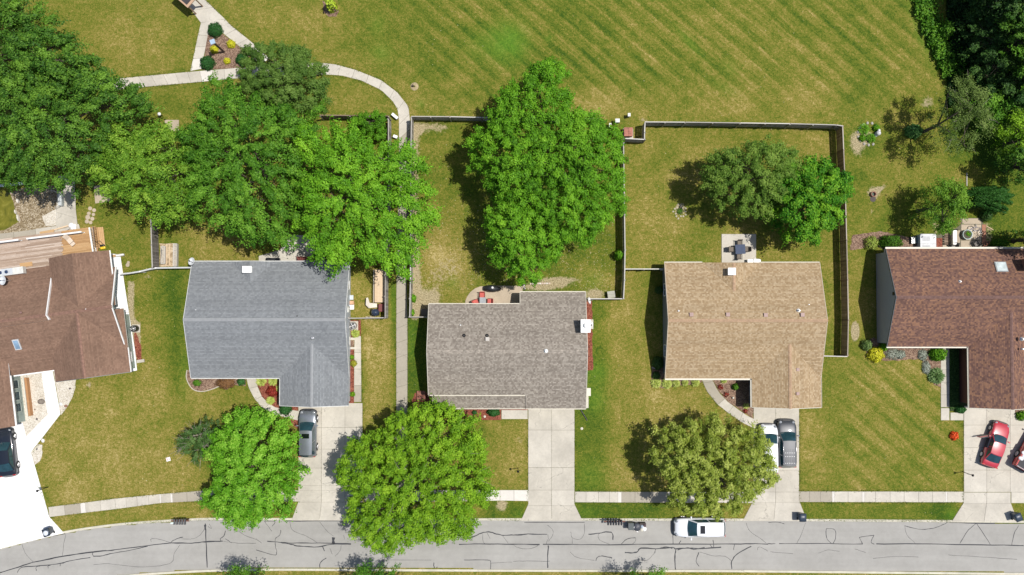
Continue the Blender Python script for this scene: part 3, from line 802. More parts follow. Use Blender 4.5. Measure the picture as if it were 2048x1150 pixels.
# ------------------------------------------------------------------ beds
def bed(pts, mat, z=0.03, name='flower_bed', amp=0.06, seed=1):
    mb = MB(); mb.prism(rough_poly(gl(pts), 0.35, amp, seed), -0.02, z)
    o = mb.build(name, mat); tag(o, kind='structure'); return o
bed([(413, 62), (443, 66), (488, 101), (500, 112), (480, 136), (403, 140), (410, 110)], MULCH_B, amp=.02)
bed([(1303, 757), (1402, 757), (1404, 764), (1385, 769), (1350, 772), (1325, 777), (1309, 770)], MULCH_B)
bed([(1303, 733), (1331, 733), (1331, 760), (1303, 760)], MULCH_B, z=0.022)
bed([(1424, 755), (1506, 755), (1506, 838), (1478, 818), (1455, 802), (1437, 782)], MULCH_B)
bed([(512, 755), (563, 755), (563, 820), (546, 816), (537, 807), (524, 793), (515, 772)], MULCH_R)
bed([(560, 808), (596, 808), (596, 858), (586, 850), (578, 835), (562, 830)], MULCH_R, z=.034)
bed([(384, 738), (470, 750), (493, 754), (492, 772), (470, 770), (452, 780), (440, 773), (420, 779), (400, 783), (384, 778), (375, 765), (373, 750), (376, 740)], MULCH_B)
bed([(698, 640), (722, 640), (722, 674), (698, 674)], MULCH_R, amp=.01)
bed([(698, 680.5), (708, 680.5), (708, 693.5), (698, 693.5)], MULCH_B, amp=.01)
bed([(698, 699), (708, 699), (708, 812), (698, 812)], MULCH_R, amp=.01)
bed([(1170, 600), (1184, 602), (1186, 740), (1172, 742)], MULCH_R)
bed([(830, 786), (862, 786), (862, 822), (826, 822), (824, 800)], MULCH_R)
bed([(915, 812), (1002.5, 812), (1002.5, 840), (915, 840)], MULCH_R, amp=.015)
bed([(1003, 812), (1056, 812), (1056, 820), (1003, 820)], MULCH_R, amp=.01, z=.055)
bed([(1753, 492), (1700, 500), (1705, 470), (1760, 462), (1840, 480), (1850, 505), (1780, 505)], MULCH_B, z=.02)
bed([(1748, 675), (1772, 690), (1882, 690), (1882, 775), (1868, 770), (1860, 745), (1842, 718), (1772, 722), (1735, 715), (1728, 685)], MULCH_B, z=.02)
bed([(1898, 690), (1918, 690), (1938, 815), (1936, 824), (1899, 822)], mulch('ivy soil', (.02, .03, .01), (.03, .05, .015), (.05, .07, .02)), z=.025)
bed([(2030, 815), (2060, 815), (2060, 838), (2030, 832)], MULCH_B, z=.06)
bed([(38, 735), (84, 728), (97, 828), (50, 876), (47, 850), (34, 850)], GRAVEL, z=.026, name='gravel_bed', amp=.01)
bed([(106, 735), (152, 735), (151, 775), (146, 792), (136, 812), (122, 830)], GRAVEL, name='gravel_bed', amp=.03)
bed([(62, 903), (76, 888), (85, 890), (85, 905), (80, 922), (70, 930)], GRAVEL, name='gravel_bed')
bed([(20, 385), (60, 370), (118, 372), (116, 440), (108, 452), (10, 470), (-10, 466)], mulch('stony soil', (.14, .10, .055), (.26, .20, .115), (.52, .45, .34), 11.0), name='stony_ground', z=.016)
bed([(85, 432), (113, 418), (113, 450), (92, 452)], GRAVEL, name='gravel_bed', z=.024)
bed([(268, 655), (282, 690), (284, 722), (274, 722), (270, 700)], MULCH_R, z=.012)
bed([(645, 2), (668, 8), (678, 22), (672, 33), (658, 34), (648, 25)], MULCH_B, z=.02)
bed([(320, 487), (353, 487), (353, 533), (320, 533)], DIRT, z=.02)
# stepping slabs of the left garden
# ------------------------------------------------------------------ houses
class House:
    def __init__(s, name, label, cat, px, py, ang, roofmat, wallmat, trim, group='single storey houses along the street'):
        s.o = G(px, py, 0)
        s.ang = ang
        s.t = thing(name, label, cat, s.o, ang, group)
        s.roofmat = roofmat; s.wallmat = wallmat; s.trim = trim
        s.Ri = Matrix.Rotation(-ang, 3, 'Z')
        s.rv = []; s.rf = []; s.ruv = []; s.rm = []
        s.W = MB(); s.caps = MB()
    def L(s, px, py, h):
        return s.Ri @ (G(px, py, h) - s.o)
    def slab(s, poly, th=0.13, side=1):
        """roof slope: polygon (3d, counter-clockwise from above), thickness straight down"""
        P = [Vector(p) for p in poly]
        n = (P[1] - P[0]).cross(P[2] - P[0]).normalized()
        if n.z < 0: P = P[::-1]; n = (P[1] - P[0]).cross(P[2] - P[0]).normalized()
        ev = Vector((0, 0, 1)).cross(n)
        ev = ev.normalized() if ev.length > 1e-4 else Vector((1, 0, 0))
        up = n.cross(ev)
        b = len(s.rv); k = len(P)
        s.rv += [tuple(p) for p in P] + [(p.x, p.y, p.z - th) for p in P]
        s.rf.append(tuple(range(b, b + k))); s.ruv.append([(p.dot(ev), p.dot(up)) for p in P]); s.rm.append(0)
        s.rf.append(tuple(range(b + 2 * k - 1, b + k - 1, -1))); s.ruv.append([(0, 0)] * k); s.rm.append(1)
        for i in range(k):
            j = (i + 1) % k
            s.rf.append((b + i, b + i + k, b + j + k, b + j)); s.ruv.append([(0, 0)] * 4); s.rm.append(side)
    def gable(s, a0, a1, b0, b1, he, hr, axis='x', oe=0.38, o0=0.12, o1=0.12, walls=True, ridge=None, cut=None):
        """gable over a0..a1 along the ridge, b0..b1 across; axis of the ridge"""
        f = (lambda a, b, z: Vector((a, b, z))) if axis == 'x' else (lambda a, b, z: Vector((b, a, z)))
        bm = (b0 + b1) / 2 if ridge is None else ridge
        s.slab([f(a0, b0, he), f(a1, b0, he), f(a1, bm, hr), f(a0, bm, hr)])
        s.slab([f(a0, bm, hr), f(a1, bm, hr), f(a1, b1, he), f(a0, b1, he)])
        if walls:
            w0, w1 = b0 + oe, b1 - oe
            sl = (hr - he) / (bm - b0)
            ze = he + sl * oe - 0.16; zr = hr - 0.18
            aa, ab = a0 + o0, a1 - o1
            pf = [(w0, 0), (w1, 0), (w1, ze), (bm, zr), (w0, ze)]
            vs = [f(aa, b, z) for b, z in pf] + [f(ab, b, z) for b, z in pf]
            fs = [(0, 1, 2, 3, 4), (9, 8, 7, 6, 5)] + [(i, i + 5, (i + 1) % 5 + 5, (i + 1) % 5) for i in range(5)]
            s.W.add(vs, fs)
        return bm
    def ridge(s, p, q, pitch=0.21, wd=0.3, sl=0.4):
        p = Vector(p); q = Vector(q); d = q - p; n = max(1, int(d.length / pitch)); u = d.normalized()
        side = Vector((-u.y, u.x, 0)).normalized()
        for i in range(n):
            a = p + d * i / n; b = p + d * (i + 1.12) / n
            dz0, dz1 = 0.018, 0.042
            vs = []
            for c, dz in ((a, dz0), (b, dz1)):
                for k_ in (-1, 0, 1):
                    vs.append(c + side * wd / 2 * k_ + Vector((0, 0, dz - abs(k_) * wd / 2 * sl)))
            b0 = [Vector((v.x, v.y, v.z - .04)) for v in vs]
            s.caps.add(vs + b0, [(0, 1, 4, 3), (1, 2, 5, 4), (3, 4, 10, 9), (4, 5, 11, 10), (0, 3, 9, 6), (2, 8, 11, 5), (0, 6, 7, 1), (1, 7, 8, 2)])
    def gutter(s, p, q, wd=0.08, name='gutter', mat=None, z=-0.02):
        p = Vector(p); q = Vector(q); d = (q - p).normalized()
        n = Vector((-d.y, d.x, 0))
        g = MB()
        vs = []
        prof = [(0.0, -0.12), (0.0, 0.0), (0.012, 0.0), (0.012, -0.075), (wd - .012, -0.075), (wd - .012, 0.0), (wd, 0.0), (wd, -0.1), (wd * .8, -0.12)]
        for c in (p, q):
            for a, zz in prof: vs.append(c + n * (a + 0.004) + Vector((0, 0, zz + z)))
        m = len(prof)
        g.add(vs, [(j, j + m, (j + 1) % m + m, (j + 1) % m) for j in range(m)] + [tuple(range(m)), tuple(range(2 * m - 1, m - 1, -1))])
        return g.build(name, mat or s.trim, s.t)
    def board(s, p, q, th=0.05, ht=0.2, mat=None, name='rake_board', dz=0.012, out=0.0):
        p = Vector(p); q = Vector(q)
        g = MB(); d = (q - p); dh = Vector((d.x, d.y, 0)).normalized(); n = Vector((dh.y, -dh.x, 0)) * (th / 2 + out)
        vs = [p + n + Vector((0, 0, dz)), p - n + Vector((0, 0, dz)), q - n + Vector((0, 0, dz)), q + n + Vector((0, 0, dz))]
        vs += [v - Vector((0, 0, ht)) for v in vs]
        g.add(vs, [(0, 1, 2, 3), (7, 6, 5, 4), (0, 4, 5, 1), (1, 5, 6, 2), (2, 6, 7, 3), (3, 7, 4, 0)])
        return g.build(name, mat or s.trim, s.t)
    def finish(s, capmat=None):
        me = bpy.data.meshes.new('roof')
        me.from_pydata(s.rv, [], s.rf)
        me.materials.append(s.roofmat); me.materials.append(s.trim)
        uvl = me.uv_layers.new(name='UVMap')
        flat = [c for f in s.ruv for uv in f for c in uv]
        uvl.data.foreach_set('uv', flat)
        me.polygons.foreach_set('material_index', s.rm)
        me.update()
        s.roof = link('roof', me, s.t)
        s.wall = s.W.build('wall', s.wallmat, s.t)
        if s.caps.v:
            o = s.caps.build('ridge_cap', capmat or s.roofmat, s.roof); tag(o, kind='stuff')
        return s.roof
    # openings: frame, pane as geometry standing a little proud of the wall
    def window(s, c, wd, ht, facing, cols=2, frame=None, pane=None, name='window', parent=None):
        c = Vector(c); fx = {'S': (0, -1), 'N': (0, 1), 'E': (1, 0), 'W': (-1, 0)}[facing]
        n = Vector((fx[0], fx[1], 0)); u = Vector((-n.y, n.x, 0))
        fr_ = MB(); o_ = 0.045
        def bx(mb, cu, cz, su, sz, dn, th):
            ctr = c + u * cu + Vector((0, 0, cz)) + n * dn
            dim = (abs(u.x) * su + abs(n.x) * th, abs(u.y) * su + abs(n.y) * th, sz)
            mb.box(ctr, dim)
        for cu, cz, su, sz in ((0, ht / 2 + .04, wd + .16, .08), (0, -ht / 2 - .04, wd + .16, .08), (-wd / 2 - .04, 0, .08, ht), (wd / 2 + .04, 0, .08, ht)):
            bx(fr_, cu, cz, su, sz, 0.03, 0.07)
        for i in range(1, cols): bx(fr_, -wd / 2 + wd * i / cols, 0, 0.04, ht, 0.03, 0.05)
        f_ = fr_.build(name, frame or WHITE, s.t)
        p_ = MB()
        for i in range(cols): bx(p_, -wd / 2 + wd * (i + .5) / cols, 0, wd / cols - .04, ht, 0.015, 0.02)
        p_.build('pane', pane or GLASS, f_)
        return f_
    def door(s, c, wd, ht, facing, mat=None, name='front_door', panels=(2, 3)):
        c = Vector(c); fx = {'S': (0, -1), 'N': (0, 1), 'E': (1, 0), 'W': (-1, 0)}[facing]
        n = Vector((fx[0], fx[1], 0)); u = Vector((-n.y, n.x, 0)); d_ = MB()
        def bx(cu, cz, su, sz, dn, th, mm=0):
            d_.box(c + u * cu + Vector((0, 0, cz)) + n * dn, (abs(u.x) * su + abs(n.x) * th, abs(u.y) * su + abs(n.y) * th, sz), m=mm)
        bx(0, ht / 2, wd, ht, 0.01, 0.03)
        for i in range(panels[0]):
            for j in range(panels[1]):
                bx(-wd / 2 + wd * (i + .5) / panels[0], ht * (j + .5) / panels[1], wd / panels[0] - .1, ht / panels[1] - .1, 0.03, 0.02)
        for q_ in (-1, 1): bx(q_ * (wd / 2 + .05), ht / 2, .1, ht + .1, .03, .06, 1)
        bx(0, ht + .05, wd + .2, .1, .032, .064, 1)
        o = d_.build(name, [mat or s.trim, s.trim], s.t)
        if name != 'garage_door':
            h_ = MB(); h_.lathe(c + u * wd * .4 + Vector((0, 0, 1.0)) + n * .06, [(0.0, -.03), (.03, -.02), (.03, .02), (0.0, .03)], 8); h_.build('handle', CHROME, o)
        return o
    def vent_pipe(s, px, py, h, mat=None, r=0.05, ht=0.35):
        p = s.L(px, py, h); v = MB()
        v.tube([p - Vector((0, 0, .25)), p + Vector((0, 0, ht))], r, 10); v.lathe(p, [(r * 2.4, -.06), (r * 2.2, 0.01), (r * 1.1, 0.06)], 10)
        return v.build('vent_pipe', mat or BLACK, s.roof)
    def box_vent(s, px, py, h, mat, size=0.3):
        p = s.L(px, py, h); v = MB()
        v.box(p + Vector((0, 0, 0.02)), (size, size, .16)); v.box(p + Vector((0, 0, .13)), (size * 1.25, size * 1.25, .04))
        return v.build('roof_vent', mat, s.roof, bevel=.01)

def roofz(he, hr, b0, bm, b): return he + (hr - he) * (b - b0) / (bm - b0)

SH_GREY = shingles('grey shingles', (0.180, 0.192, 0.204), (0.207, 0.220, 0.232), (0.240, 0.254, 0.266), .07, line=.2, tab=.2)
SH_TAUPE = shingles('taupe mottled shingles', (0.200, 0.172, 0.145), (0.255, 0.224, 0.190), (0.345, 0.310, 0.265), .08, tab=.16)
SH_TAN = shingles('tan shingles', (0.300, 0.210, 0.118), (0.362, 0.265, 0.158), (0.445, 0.345, 0.225), .06)
SH_BRN = shingles('brown mottled shingles', (0.115, 0.065, 0.055), (0.175, 0.098, 0.076), (0.265, 0.145, 0.090), .22, tab=.18)
SH_RED = shingles('faded red brown shingles', (0.180, 0.112, 0.080), (0.210, 0.130, 0.092), (0.240, 0.152, 0.108), .22, line=.15)
SH_GREYL = shingles('light ridge strip', (0.27, 0.285, 0.30), (0.30, 0.315, 0.33), (0.33, 0.345, 0.36), .06)

# ---- grey roofed house (second from left)
H2 = House('house', 'grey shingle roofed house with white box chimney and pale blue east wall', 'house', 540, 640, 0, SH_GREY, siding('pale blue siding', (0.50, 0.545, 0.60)), M('grey white trim', (.58, .59, .58), .5))
a = H2.L(384, 523, 2.4); b = H2.L(698, 756, 2.4)
x0, x1, yN, yS = a.x, b.x, a.y, b.y; he, hr = 2.4, 4.55
ym = H2.gable(x0, x1, yS, yN, he, hr, 'x', o0=.15, o1=.33)
sl2 = (hr - he) / ((yN - yS) / 2)
gx0 = H2.L(560, 790, 2.4).x; gx1 = H2.L(697, 790, 2.4).x + .02; gyS = H2.L(620, 812, 2.6).y; gm = (gx0 + gx1) / 2
hg = he + (gx1 - gx0) / 2 * sl2
H2.gable(gyS, ym - 0.3, gx0, gx1, he - .004, hg, 'y', o0=.25, o1=.6, oe=.30)
kx0, kx1 = H2.L(463, 530, 2.4).x, H2.L(548, 530, 2.4).x
kh = he + (kx1 - kx0) / 2 * sl2
H2.gable(yN - .01, ym + 1.0, kx1, kx0, he + .003, kh, 'y', walls=False)
yk = yN - (kh - he) / sl2
H2.roof_ = H2.finish()
def strip(H, p, q, wd, mat, sl, name='ridge_strip'):
    p = Vector(p); q = Vector(q); d = (q - p).normalized(); sd = Vector((-d.y, d.x, 0)).normalized()
    m_ = MB(); vs = []
    for c in (p, q):
        for k_ in (-1, 0, 1): vs.append(c + sd * wd / 2 * k_ + Vector((0, 0, .03 - abs(k_) * wd / 2 * sl)))
    vs += [v - Vector((0, 0, .03)) for v in vs]
    m_.add(vs, [(0, 1, 4, 3), (1, 2, 5, 4), (0, 3, 9, 6), (2, 8, 11, 5), (0, 6, 7, 1), (1, 7, 8, 2), (3, 4, 10, 9), (4, 5, 11, 10)])
    return m_.build(name, mat, H.roof)
GREYSTRIP = M('pale ridge shingles', (0.275, 0.286, 0.297), .95, .1)
strip(H2, (x0, ym, hr), (x1, ym, hr), .30, GREYSTRIP, sl2)
yg = yS + (hg - he) / sl2
strip(H2, (gm, gyS, hg), (gm, yg + .1, hg), .30, GREYSTRIP, sl2)
H2.gutter((gx0, yS, he), (x0, yS, he)); H2.gutter((x1, yN, he), (x0, yN, he)) if False else H2.gutter((x0, yN, he), (x1, yN, he))
H2.gutter((gx0, gyS, he), (gx0, yS, he)); 
for p_, q_ in (((x0, yS, he), (x0, ym, hr)), ((x0, ym, hr), (x0, yN, he)), ((x1, ym, hr), (x1, yS + .1, he)), ((x1, yN, he), (x1, ym, hr))): H2.board(p_, q_)
for p_, q_ in (((gx0, gyS, he), (gm, gyS, hg)), ((gm, gyS, hg), (gx1, gyS, he))): H2.board(p_, q_)
c = H2.L(495, 539, 3.4)
m_ = MB(); m_.box(c + Vector((0, 0, -.35)), (.8, .55, 1.0)); m_.box(c + Vector((0, 0, .19)), (.92, .66, .08)); m_.lathe(c + Vector((0, 0, .22)), [(.15, 0), (.15, .18), (.2, .19), (.2, .23)], 12)
m_.build('chimney', WHITE, H2.roof, bevel=.01)
H2.vent_pipe(655, 606, 3.2, WHITE, .05, .25); H2.vent_pipe(393, 620, 4.0, WHITE, .05, .2); H2.vent_pipe(595, 632, 4.3, BLACK, .06, .2)
H2.vent_pipe(625, 676, 3.9, ALU, .09, .18)
wx = x1 - .33
H2.window((wx, ym - 1.2, 1.5), .9, 1.0, 'E'); H2.window((wx, ym + 3.4, 1.5), .8, 1.0, 'E')
H2.window((x0 + .15, ym + 2.5, 1.5), 1.2, 1.1, 'W'); H2.window((x0 + .15, ym - 2.5, 1.5), 1.2, 1.1, 'W')
H2.door(((gx0 + gx1) / 2, gyS + .25, 0), 4.8, 2.13, 'S', name='garage_door', panels=(4, 4))
H2.window((x0 + 2.4, yS + .38, 1.4), 1.8, 1.3, 'S', 3); H2.window((x0 + 5.2, yS + .38, 1.4), 1.2, 1.3, 'S'); H2.door((gx0 - 1.4, yS + .38, 0), .95, 2.03, 'S', M('door paint', (.25, .06, .05), .4))
H2.door((wx, ym - 2.1, 0.05), .85, 2.0, 'E', WHITE, 'side_door'); H2.window((x0 + 6, yN - .38, 1.4), 1.8, 1.3, 'N', 2)
m_ = MB(); m_.box((wx + .08, ym + .95, 1.5), (.12, .5, .65)); m_.box((wx + .1, ym + 1.25, 1.4), (.06, .1, 1.3)); m_.build('meter_box', M('meter box paint', (.6, .6, .55), .5), H2.t, bevel=.01)

# ---- taupe roofed house (middle)
H3 = House('house', 'mottled taupe roofed house with tall white chimney on its east edge', 'house', 1015, 700, 0, SH_TAUPE, siding('cream siding', (0.62, 0.58, 0.50)), CREAM)
hr = 4.6; sl3 = 0.40
yr = H3.L(1010, 703, hr).y
def y3(py):
    h = 2.6
    for _ in range(8):
        y = H3.L(1010, py, h).y; h = hr - sl3 * abs(y - yr)
    return y, h
xa = H3.L(857, 700, 2.8).x; xb = H3.L(1172, 700, 2.5).x; xm = H3.L(1040, 590, 2.5).x; xm2 = H3.L(1051, 800, 2.5).x
yNa, hNa = y3(608); yNb, hNb = y3(584); ySa, hSa = y3(790); ySb, hSb = y3(817)
H3.slab([(xa, yr, hr), (xm, yr, hr), (xm, yNa, hNa), (xa, yNa, hNa)]); H3.slab([(xm, yr, hr), (xb, yr, hr), (xb, yNb, hNb), (xm, yNb, hNb)])
H3.slab([(xa, ySa, hSa), (xm2, ySa, hSa), (xm2, yr, hr), (xa, yr, hr)]); H3.slab([(xm2, ySb, hSb), (xb, ySb, hSb), (xb, yr, hr), (xm2, yr, hr)])
xp = H3.L(864, 800, 2.5).x
H3.slab([(xp, ySb, hSb - .12), (xm2, ySb, hSb - .12), (xm2, ySa + .2, hSa - .04), (xp, ySa + .2, hSa - .04)])
o_ = .35
for (wa, wb, ws, wn) in ((xa + .15, xm + .35, ySa + .35, yNa - .35), (xm + .36, xb - .25, ySb + .35, yNb - .35)):
    pf = [(ws, 0), (wn, 0), (wn, hr - sl3 * abs(wn - yr) - .17), (yr, hr - .19), (ws, hr - sl3 * abs(ws - yr) - .17)]
    vs = [Vector((wa, y_, z_)) for y_, z_ in pf] + [Vector((wb, y_, z_)) for y_, z_ in pf]
    H3.W.add(vs, [(0, 1, 2, 3, 4), (9, 8, 7, 6, 5)] + [(i, i + 5, (i + 1) % 5 + 5, (i + 1) % 5) for i in range(5)])
H3.ridge((xa, yr, hr), (xb, yr, hr), pitch=.2, wd=.32, sl=.4)
H3.finish(M('mottled taupe caps', (.30, .265, .225), .95, .5, 4.0))
H3.gutter((xa, yNa, hNa), (xm, yNa, hNa)); H3.gutter((xm, yNb, hNb), (xb, yNb, hNb)); H3.gutter((xm2, ySa, hSa), (xa, ySa, hSa), .09)
H3.gutter((xb, ySb, hSb), (xm2, ySb, hSb)); H3.gutter((xm2, ySb, hSb - .12), (xp, ySb, hSb - .12))
for p_, q_ in (((xa, ySa, hSa), (xa, yr, hr)), ((xa, yr, hr), (xa, yNa, hNa)), ((xb, yr, hr), (xb, ySb, hSb)), ((xb, yNb, hNb), (xb, yr, hr)), ((xm, yNb, hNb), (xm, yNa, hNa))): H3.board(p_, q_)
for k_ in (0, 1, 2, 3): g = MB(); g.box((xp + .15 + k_ * (xm2 - xp - .4) / 3, ySb + .2, (hSb - .25) / 2), (.14, .14, hSb - .25)); g.build('porch_post', WHITE, H3.t)
cx_ = xb - .22; cy_ = H3.L(1168, 652, 4.9).y
ch = MB(); ch.box((cx_, cy_, 2.5), (.78, 1.12, 5.0)); chm = ch.build('chimney', M('chimney siding', (.74, .73, .70), .6), H3.roof)
ch = MB(); ch.box((cx_, cy_, 5.03), (.92, 1.24, .07)); ch.lathe((cx_, cy_ + .05, 5.06), [(.17, 0), (.17, .12), (.22, .13), (.22, .17), (.0, .2)], 14); ch.build('chimney_cap', WHITE, chm)
H3.vent_pipe(928, 671, 4.1, BLACK, .07, .2); H3.vent_pipe(974, 671, 4.1, BLACK, .07, .2); H3.vent_pipe(1092, 702, 4.7, WHITE, .09, .28); H3.vent_pipe(921, 650, 3.6, ALU, .05, .1)
H3.box_vent(975, 678, 4.25, M('tan vent', (.45, .42, .38), .5))
H3.door(((xm2 + xb) / 2 + .1, ySb + .35, 0), 4.9, 2.13, 'S', WHITE, 'garage_door', (4, 4))
H3.door((xm - 1.6, ySa + .35, 0), .95, 2.03, 'S', M('brown door paint', (.16, .08, .05), .4)); H3.window((xa + 2.2, ySa + .35, 1.4), 1.8, 1.3, 'S', 3); H3.window((xa + 5.2, ySa + .35, 1.4), 1.4, 1.2, 'S')
H3.window((xa + .15, yr + 2.2, 1.45), 1.2, 1.0, 'W'); H3.window((xm - 3.0, yNa - .35, 1.2), 2.2, 2.1, 'N', 2, name='patio_door'); H3.window((xb - 3, yNb - .35, 1.4), 1.6, 1.1, 'N')
H3.window((xb - .25, yr - 3.3, 1.45), .9, .9, 'E')

# ---- tan roofed house
H4 = House('house', 'tan shingle roofed house with dark grey west wall behind a small patio', 'house', 1490, 650, 0, SH_TAN, siding('dark blue grey siding', (0.20, 0.225, 0.26)), CREAM)
he, hr = 2.4, 4.45
a = H4.L(1329, 525, he); b = H4.L(1642, 757, he)
x0, x1, yN, yS = a.x, b.x, a.y, b.y
ym = H4.gable(x0, x1, yS, yN, he, hr, 'x', o0=.2, o1=.2)
sl4 = (hr - he) / ((yN - yS) / 2)
gx0 = H4.L(1504, 790, he).x; gx1 = H4.L(1642.5, 790, he).x; gyS = H4.L(1570, 815.5, 2.6).y; gm = (gx0 + gx1) / 2
hg = he + (gx1 - gx0) / 2 * sl4
H4.gable(gyS, ym - .3, gx0, gx1, he - .004, hg, 'y', o0=.2, o1=.6, oe=.32)
kx0, kx1 = H4.L(1405, 528, he).x, H4.L(1521, 528, he).x; kh = he + (kx1 - kx0) / 2 * sl4
H4.gable(yN - .14, ym + .8, kx1, kx0, he + .004, kh, 'y', walls=False)
yg = yS + (hg - he) / sl4; yk = yN - (kh - he) / sl4
H4.ridge((x0, ym, hr), (x1, ym, hr), .24, .3, sl4); H4.ridge((gm, gyS, hg), (gm, yg, hg), .24, .3, sl4); H4.ridge(((kx0 + kx1) / 2, yN - .1, kh), ((kx0 + kx1) / 2, yk, kh), .24, .28, sl4)
H4.finish(M('tan caps', (.39, .265, .17), .95, .2, 4.0))
H4.gutter((x0, yN, he), (kx0, yN, he)); H4.gutter((kx1, yN, he), (x1, yN, he), .07); H4.gutter((gx0, yS, he), (x0, yS, he), .15); H4.gutter((gx0, gyS, he), (gx0, yS, he), .13)
H4.gutter((gx1, yg, he), (gx1, gyS, he), .07)
for p_, q_ in (((x0, yS, he), (x0, ym, hr)), ((x0, ym, hr), (x0, yN, he)), ((x1, ym, hr), (x1, yS, he)), ((x1, yN, he), (x1, ym, hr))): H4.board(p_, q_, mat=M('tan trim', (.50, .42, .33), .6))
H4.board((gx0, gyS, he), (gm, gyS, hg)); H4.board((gm, gyS, hg), (gx1, gyS, he))
c = H4.L(1463, 543, 3.7); m_ = MB(); m_.box(c + Vector((0, 0, -.4)), (.62, .6, 1.1)); m_.box(c + Vector((0, 0, .19)), (.74, .7, .08)); m_.build('chimney', WHITE, H4.roof, bevel=.01)
RB = M('red brown vent', (.28, .17, .15), .5)
for px_, py_ in ((1382.5, 629), (1455.5, 629), (1531, 630)): H4.box_vent(px_, py_, 4.25, RB)
H4.box_vent(1604.5, 629.5, 4.3, RB); H4.box_vent(1595, 739, 3.3, RB, .24); H4.box_vent(1595, 787, 3.4, RB, .24)
H4.vent_pipe(1597, 621, 4.15, WHITE, .08, .4); H4.vent_pipe(1617, 609, 3.8, WHITE, .05, .2); H4.vent_pipe(1357, 622, 4.1, WHITE, .05, .25)
H4.window((x0 + .2, ym + .05, 3.35), .35, .5, 'W', 1); H4.window((x0 + .2, ym - 3, 1.4), 1.1, 1.0, 'W'); H4.window((x0 + .2, ym + 3, 1.4), 1.1, 1.0, 'W')
H4.door((gm - .6, gyS + .2, 0), 4.6, 2.13, 'S', WHITE, 'garage_door', (4, 4)); H4.window((gx0 + .32, yS - 1.3, 1.4), .9, 1.5, 'W', 1, frame=WHITE)
H4.window((x0 + 2, yS + .38, 1.4), 1.7, 1.2, 'S', 3); H4.door((gx0 - 2.6, yS + .38, 0), .95, 2.03, 'S', M('green door paint', (.05, .09, .06), .4)); H4.window(((kx0 + kx1) / 2 + .8, yN - .38, 1.2), 2.2, 2.1, 'N', 2, name='patio_door')
H4.window((x1 - .2, ym + 2.4, 1.4), 1.0, 1.0, 'E')

# ---- brown roofed house at the right edge
H5 = House('house', 'mottled dark brown roofed house with plain grey west wall and a skylight', 'house', 1950, 640, 0, SH_BRN, siding('plain grey siding', (0.36, 0.39, 0.43), .2), CREAM)
he, hr = 2.5, 4.8
a = H5.L(1771.5, 497.5, he); b = H5.L(1770, 693.5, he)
x0, yN, yS = a.x, a.y, b.y; x1 = x0 + 19
ym = H5.gable(x0, x1, yS, yN, he, hr, 'x', o0=.03, o1=.2, oe=.33)
sl5 = (hr - he) / ((yN - yS) / 2)
gx0 = H5.L(1938, 760, he).x; gm = H5.L(2031, 760, 4.6).x; gx1 = 2 * gm - gx0; gyS = H5.L(1990, 818, 3.4).y
hg = he + (gm - gx0) * sl5
BRNWALL = siding('dark red brown siding', (0.12, 0.045, 0.035), .2)
H5.gable(gyS, ym - .2, gx0, gx1, he - .004, hg, 'y', walls=False)
H5.ridge((x0 + .05, ym, hr), (x1, ym, hr), .16, .3, sl5); H5.ridge((gm, gyS, hg), (gm, yS + (hg - he) / sl5, hg), .16, .3, sl5)
H5.finish(M('brown caps', (.165, .095, .08), .95, .3, 4.0))
w_ = MB(); oe = .30
pf = [(gx0 + oe, 0), (gx1 - oe, 0), (gx1 - oe, he + sl5 * oe - .16), (gm, hg - .18), (gx0 + oe, he + sl5 * oe - .16)]
w_.add([Vector((b_, gyS + .35, z_)) for b_, z_ in pf] + [Vector((b_, ym - 1, z_ if z_ < 1 else z_)) for b_, z_ in pf], [(0, 1, 2, 3, 4), (9, 8, 7, 6, 5)] + [(i, i + 5, (i + 1) % 5 + 5, (i + 1) % 5) for i in range(5)])
w_.build('garage_wall', BRNWALL, H5.t)
H5.gutter((x0, yN, he), (x1, yN, he), .17); H5.gutter((gx0, yS, he), (x0, yS, he), .12); H5.gutter((gx0, gyS, he), (gx0, yS, he), .12)
DG = M('dark grey rake', (.10, .11, .12), .5)
for p_, q_ in (((x0, yS, he), (x0, ym, hr)), ((x0, ym, hr), (x0, yN, he))): H5.board(p_, q_, mat=DG, th=.06)
H5.board((gx0, gyS, he), (gm, gyS, hg)); H5.board((gm, gyS, hg), (gx1, gyS, he))
# corner return of the soffit at the north west corner
m_ = MB(); m_.box((x0 - .02, yN - .17, he - .2), (.1, .34, .1)); m_.build('eave_return', CREAM, H5.t)
c = H5.L(2001.5, 534.5, 3.35); nrm = Vector((0, (hr - he), (yN - yS) / 2)).normalized(); q_ = nrm.to_track_quat('Z', 'Y').to_matrix()
m_ = MB(); m_.box(c + nrm * .06, (1.12, 1.08, .16), M=Matrix.Rotation(-math.atan(sl5), 3, 'X')); f_ = m_.build('skylight', M('skylight frame', (.32, .33, .33), .4), H5.roof)
m_ = MB(); m_.box(c + nrm * .15, (.96, .92, .03), M=Matrix.Rotation(-math.atan(sl5), 3, 'X')); m_.build('skylight_pane', glassy('pale skylight', (.55, .62, .62), .15), f_)
H5.vent_pipe(1920, 563, 4.1, WHITE, .06, .22); H5.vent_pipe(2044, 678, 4.3, ALU, .09, .4); H5.vent_pipe(2044, 698, 4.1, ALU, .05, .3)
c = H5.L(2072, 527, 4.6); m_ = MB(); m_.box(c + Vector((0, 0, -.9)), (1.1, 1.0, 3.0)); m_.box(c + Vector((0, 0, .62)), (1.25, 1.15, .1)); m_.build('chimney', M('chimney brick', (.28, .13, .09), .9), H5.roof)
m_ = MB(); m_.box((x0 - .0, ym + .35, 4.15), (.08, .32, .32)); m_.build('gable_vent', BLACK, H5.t)
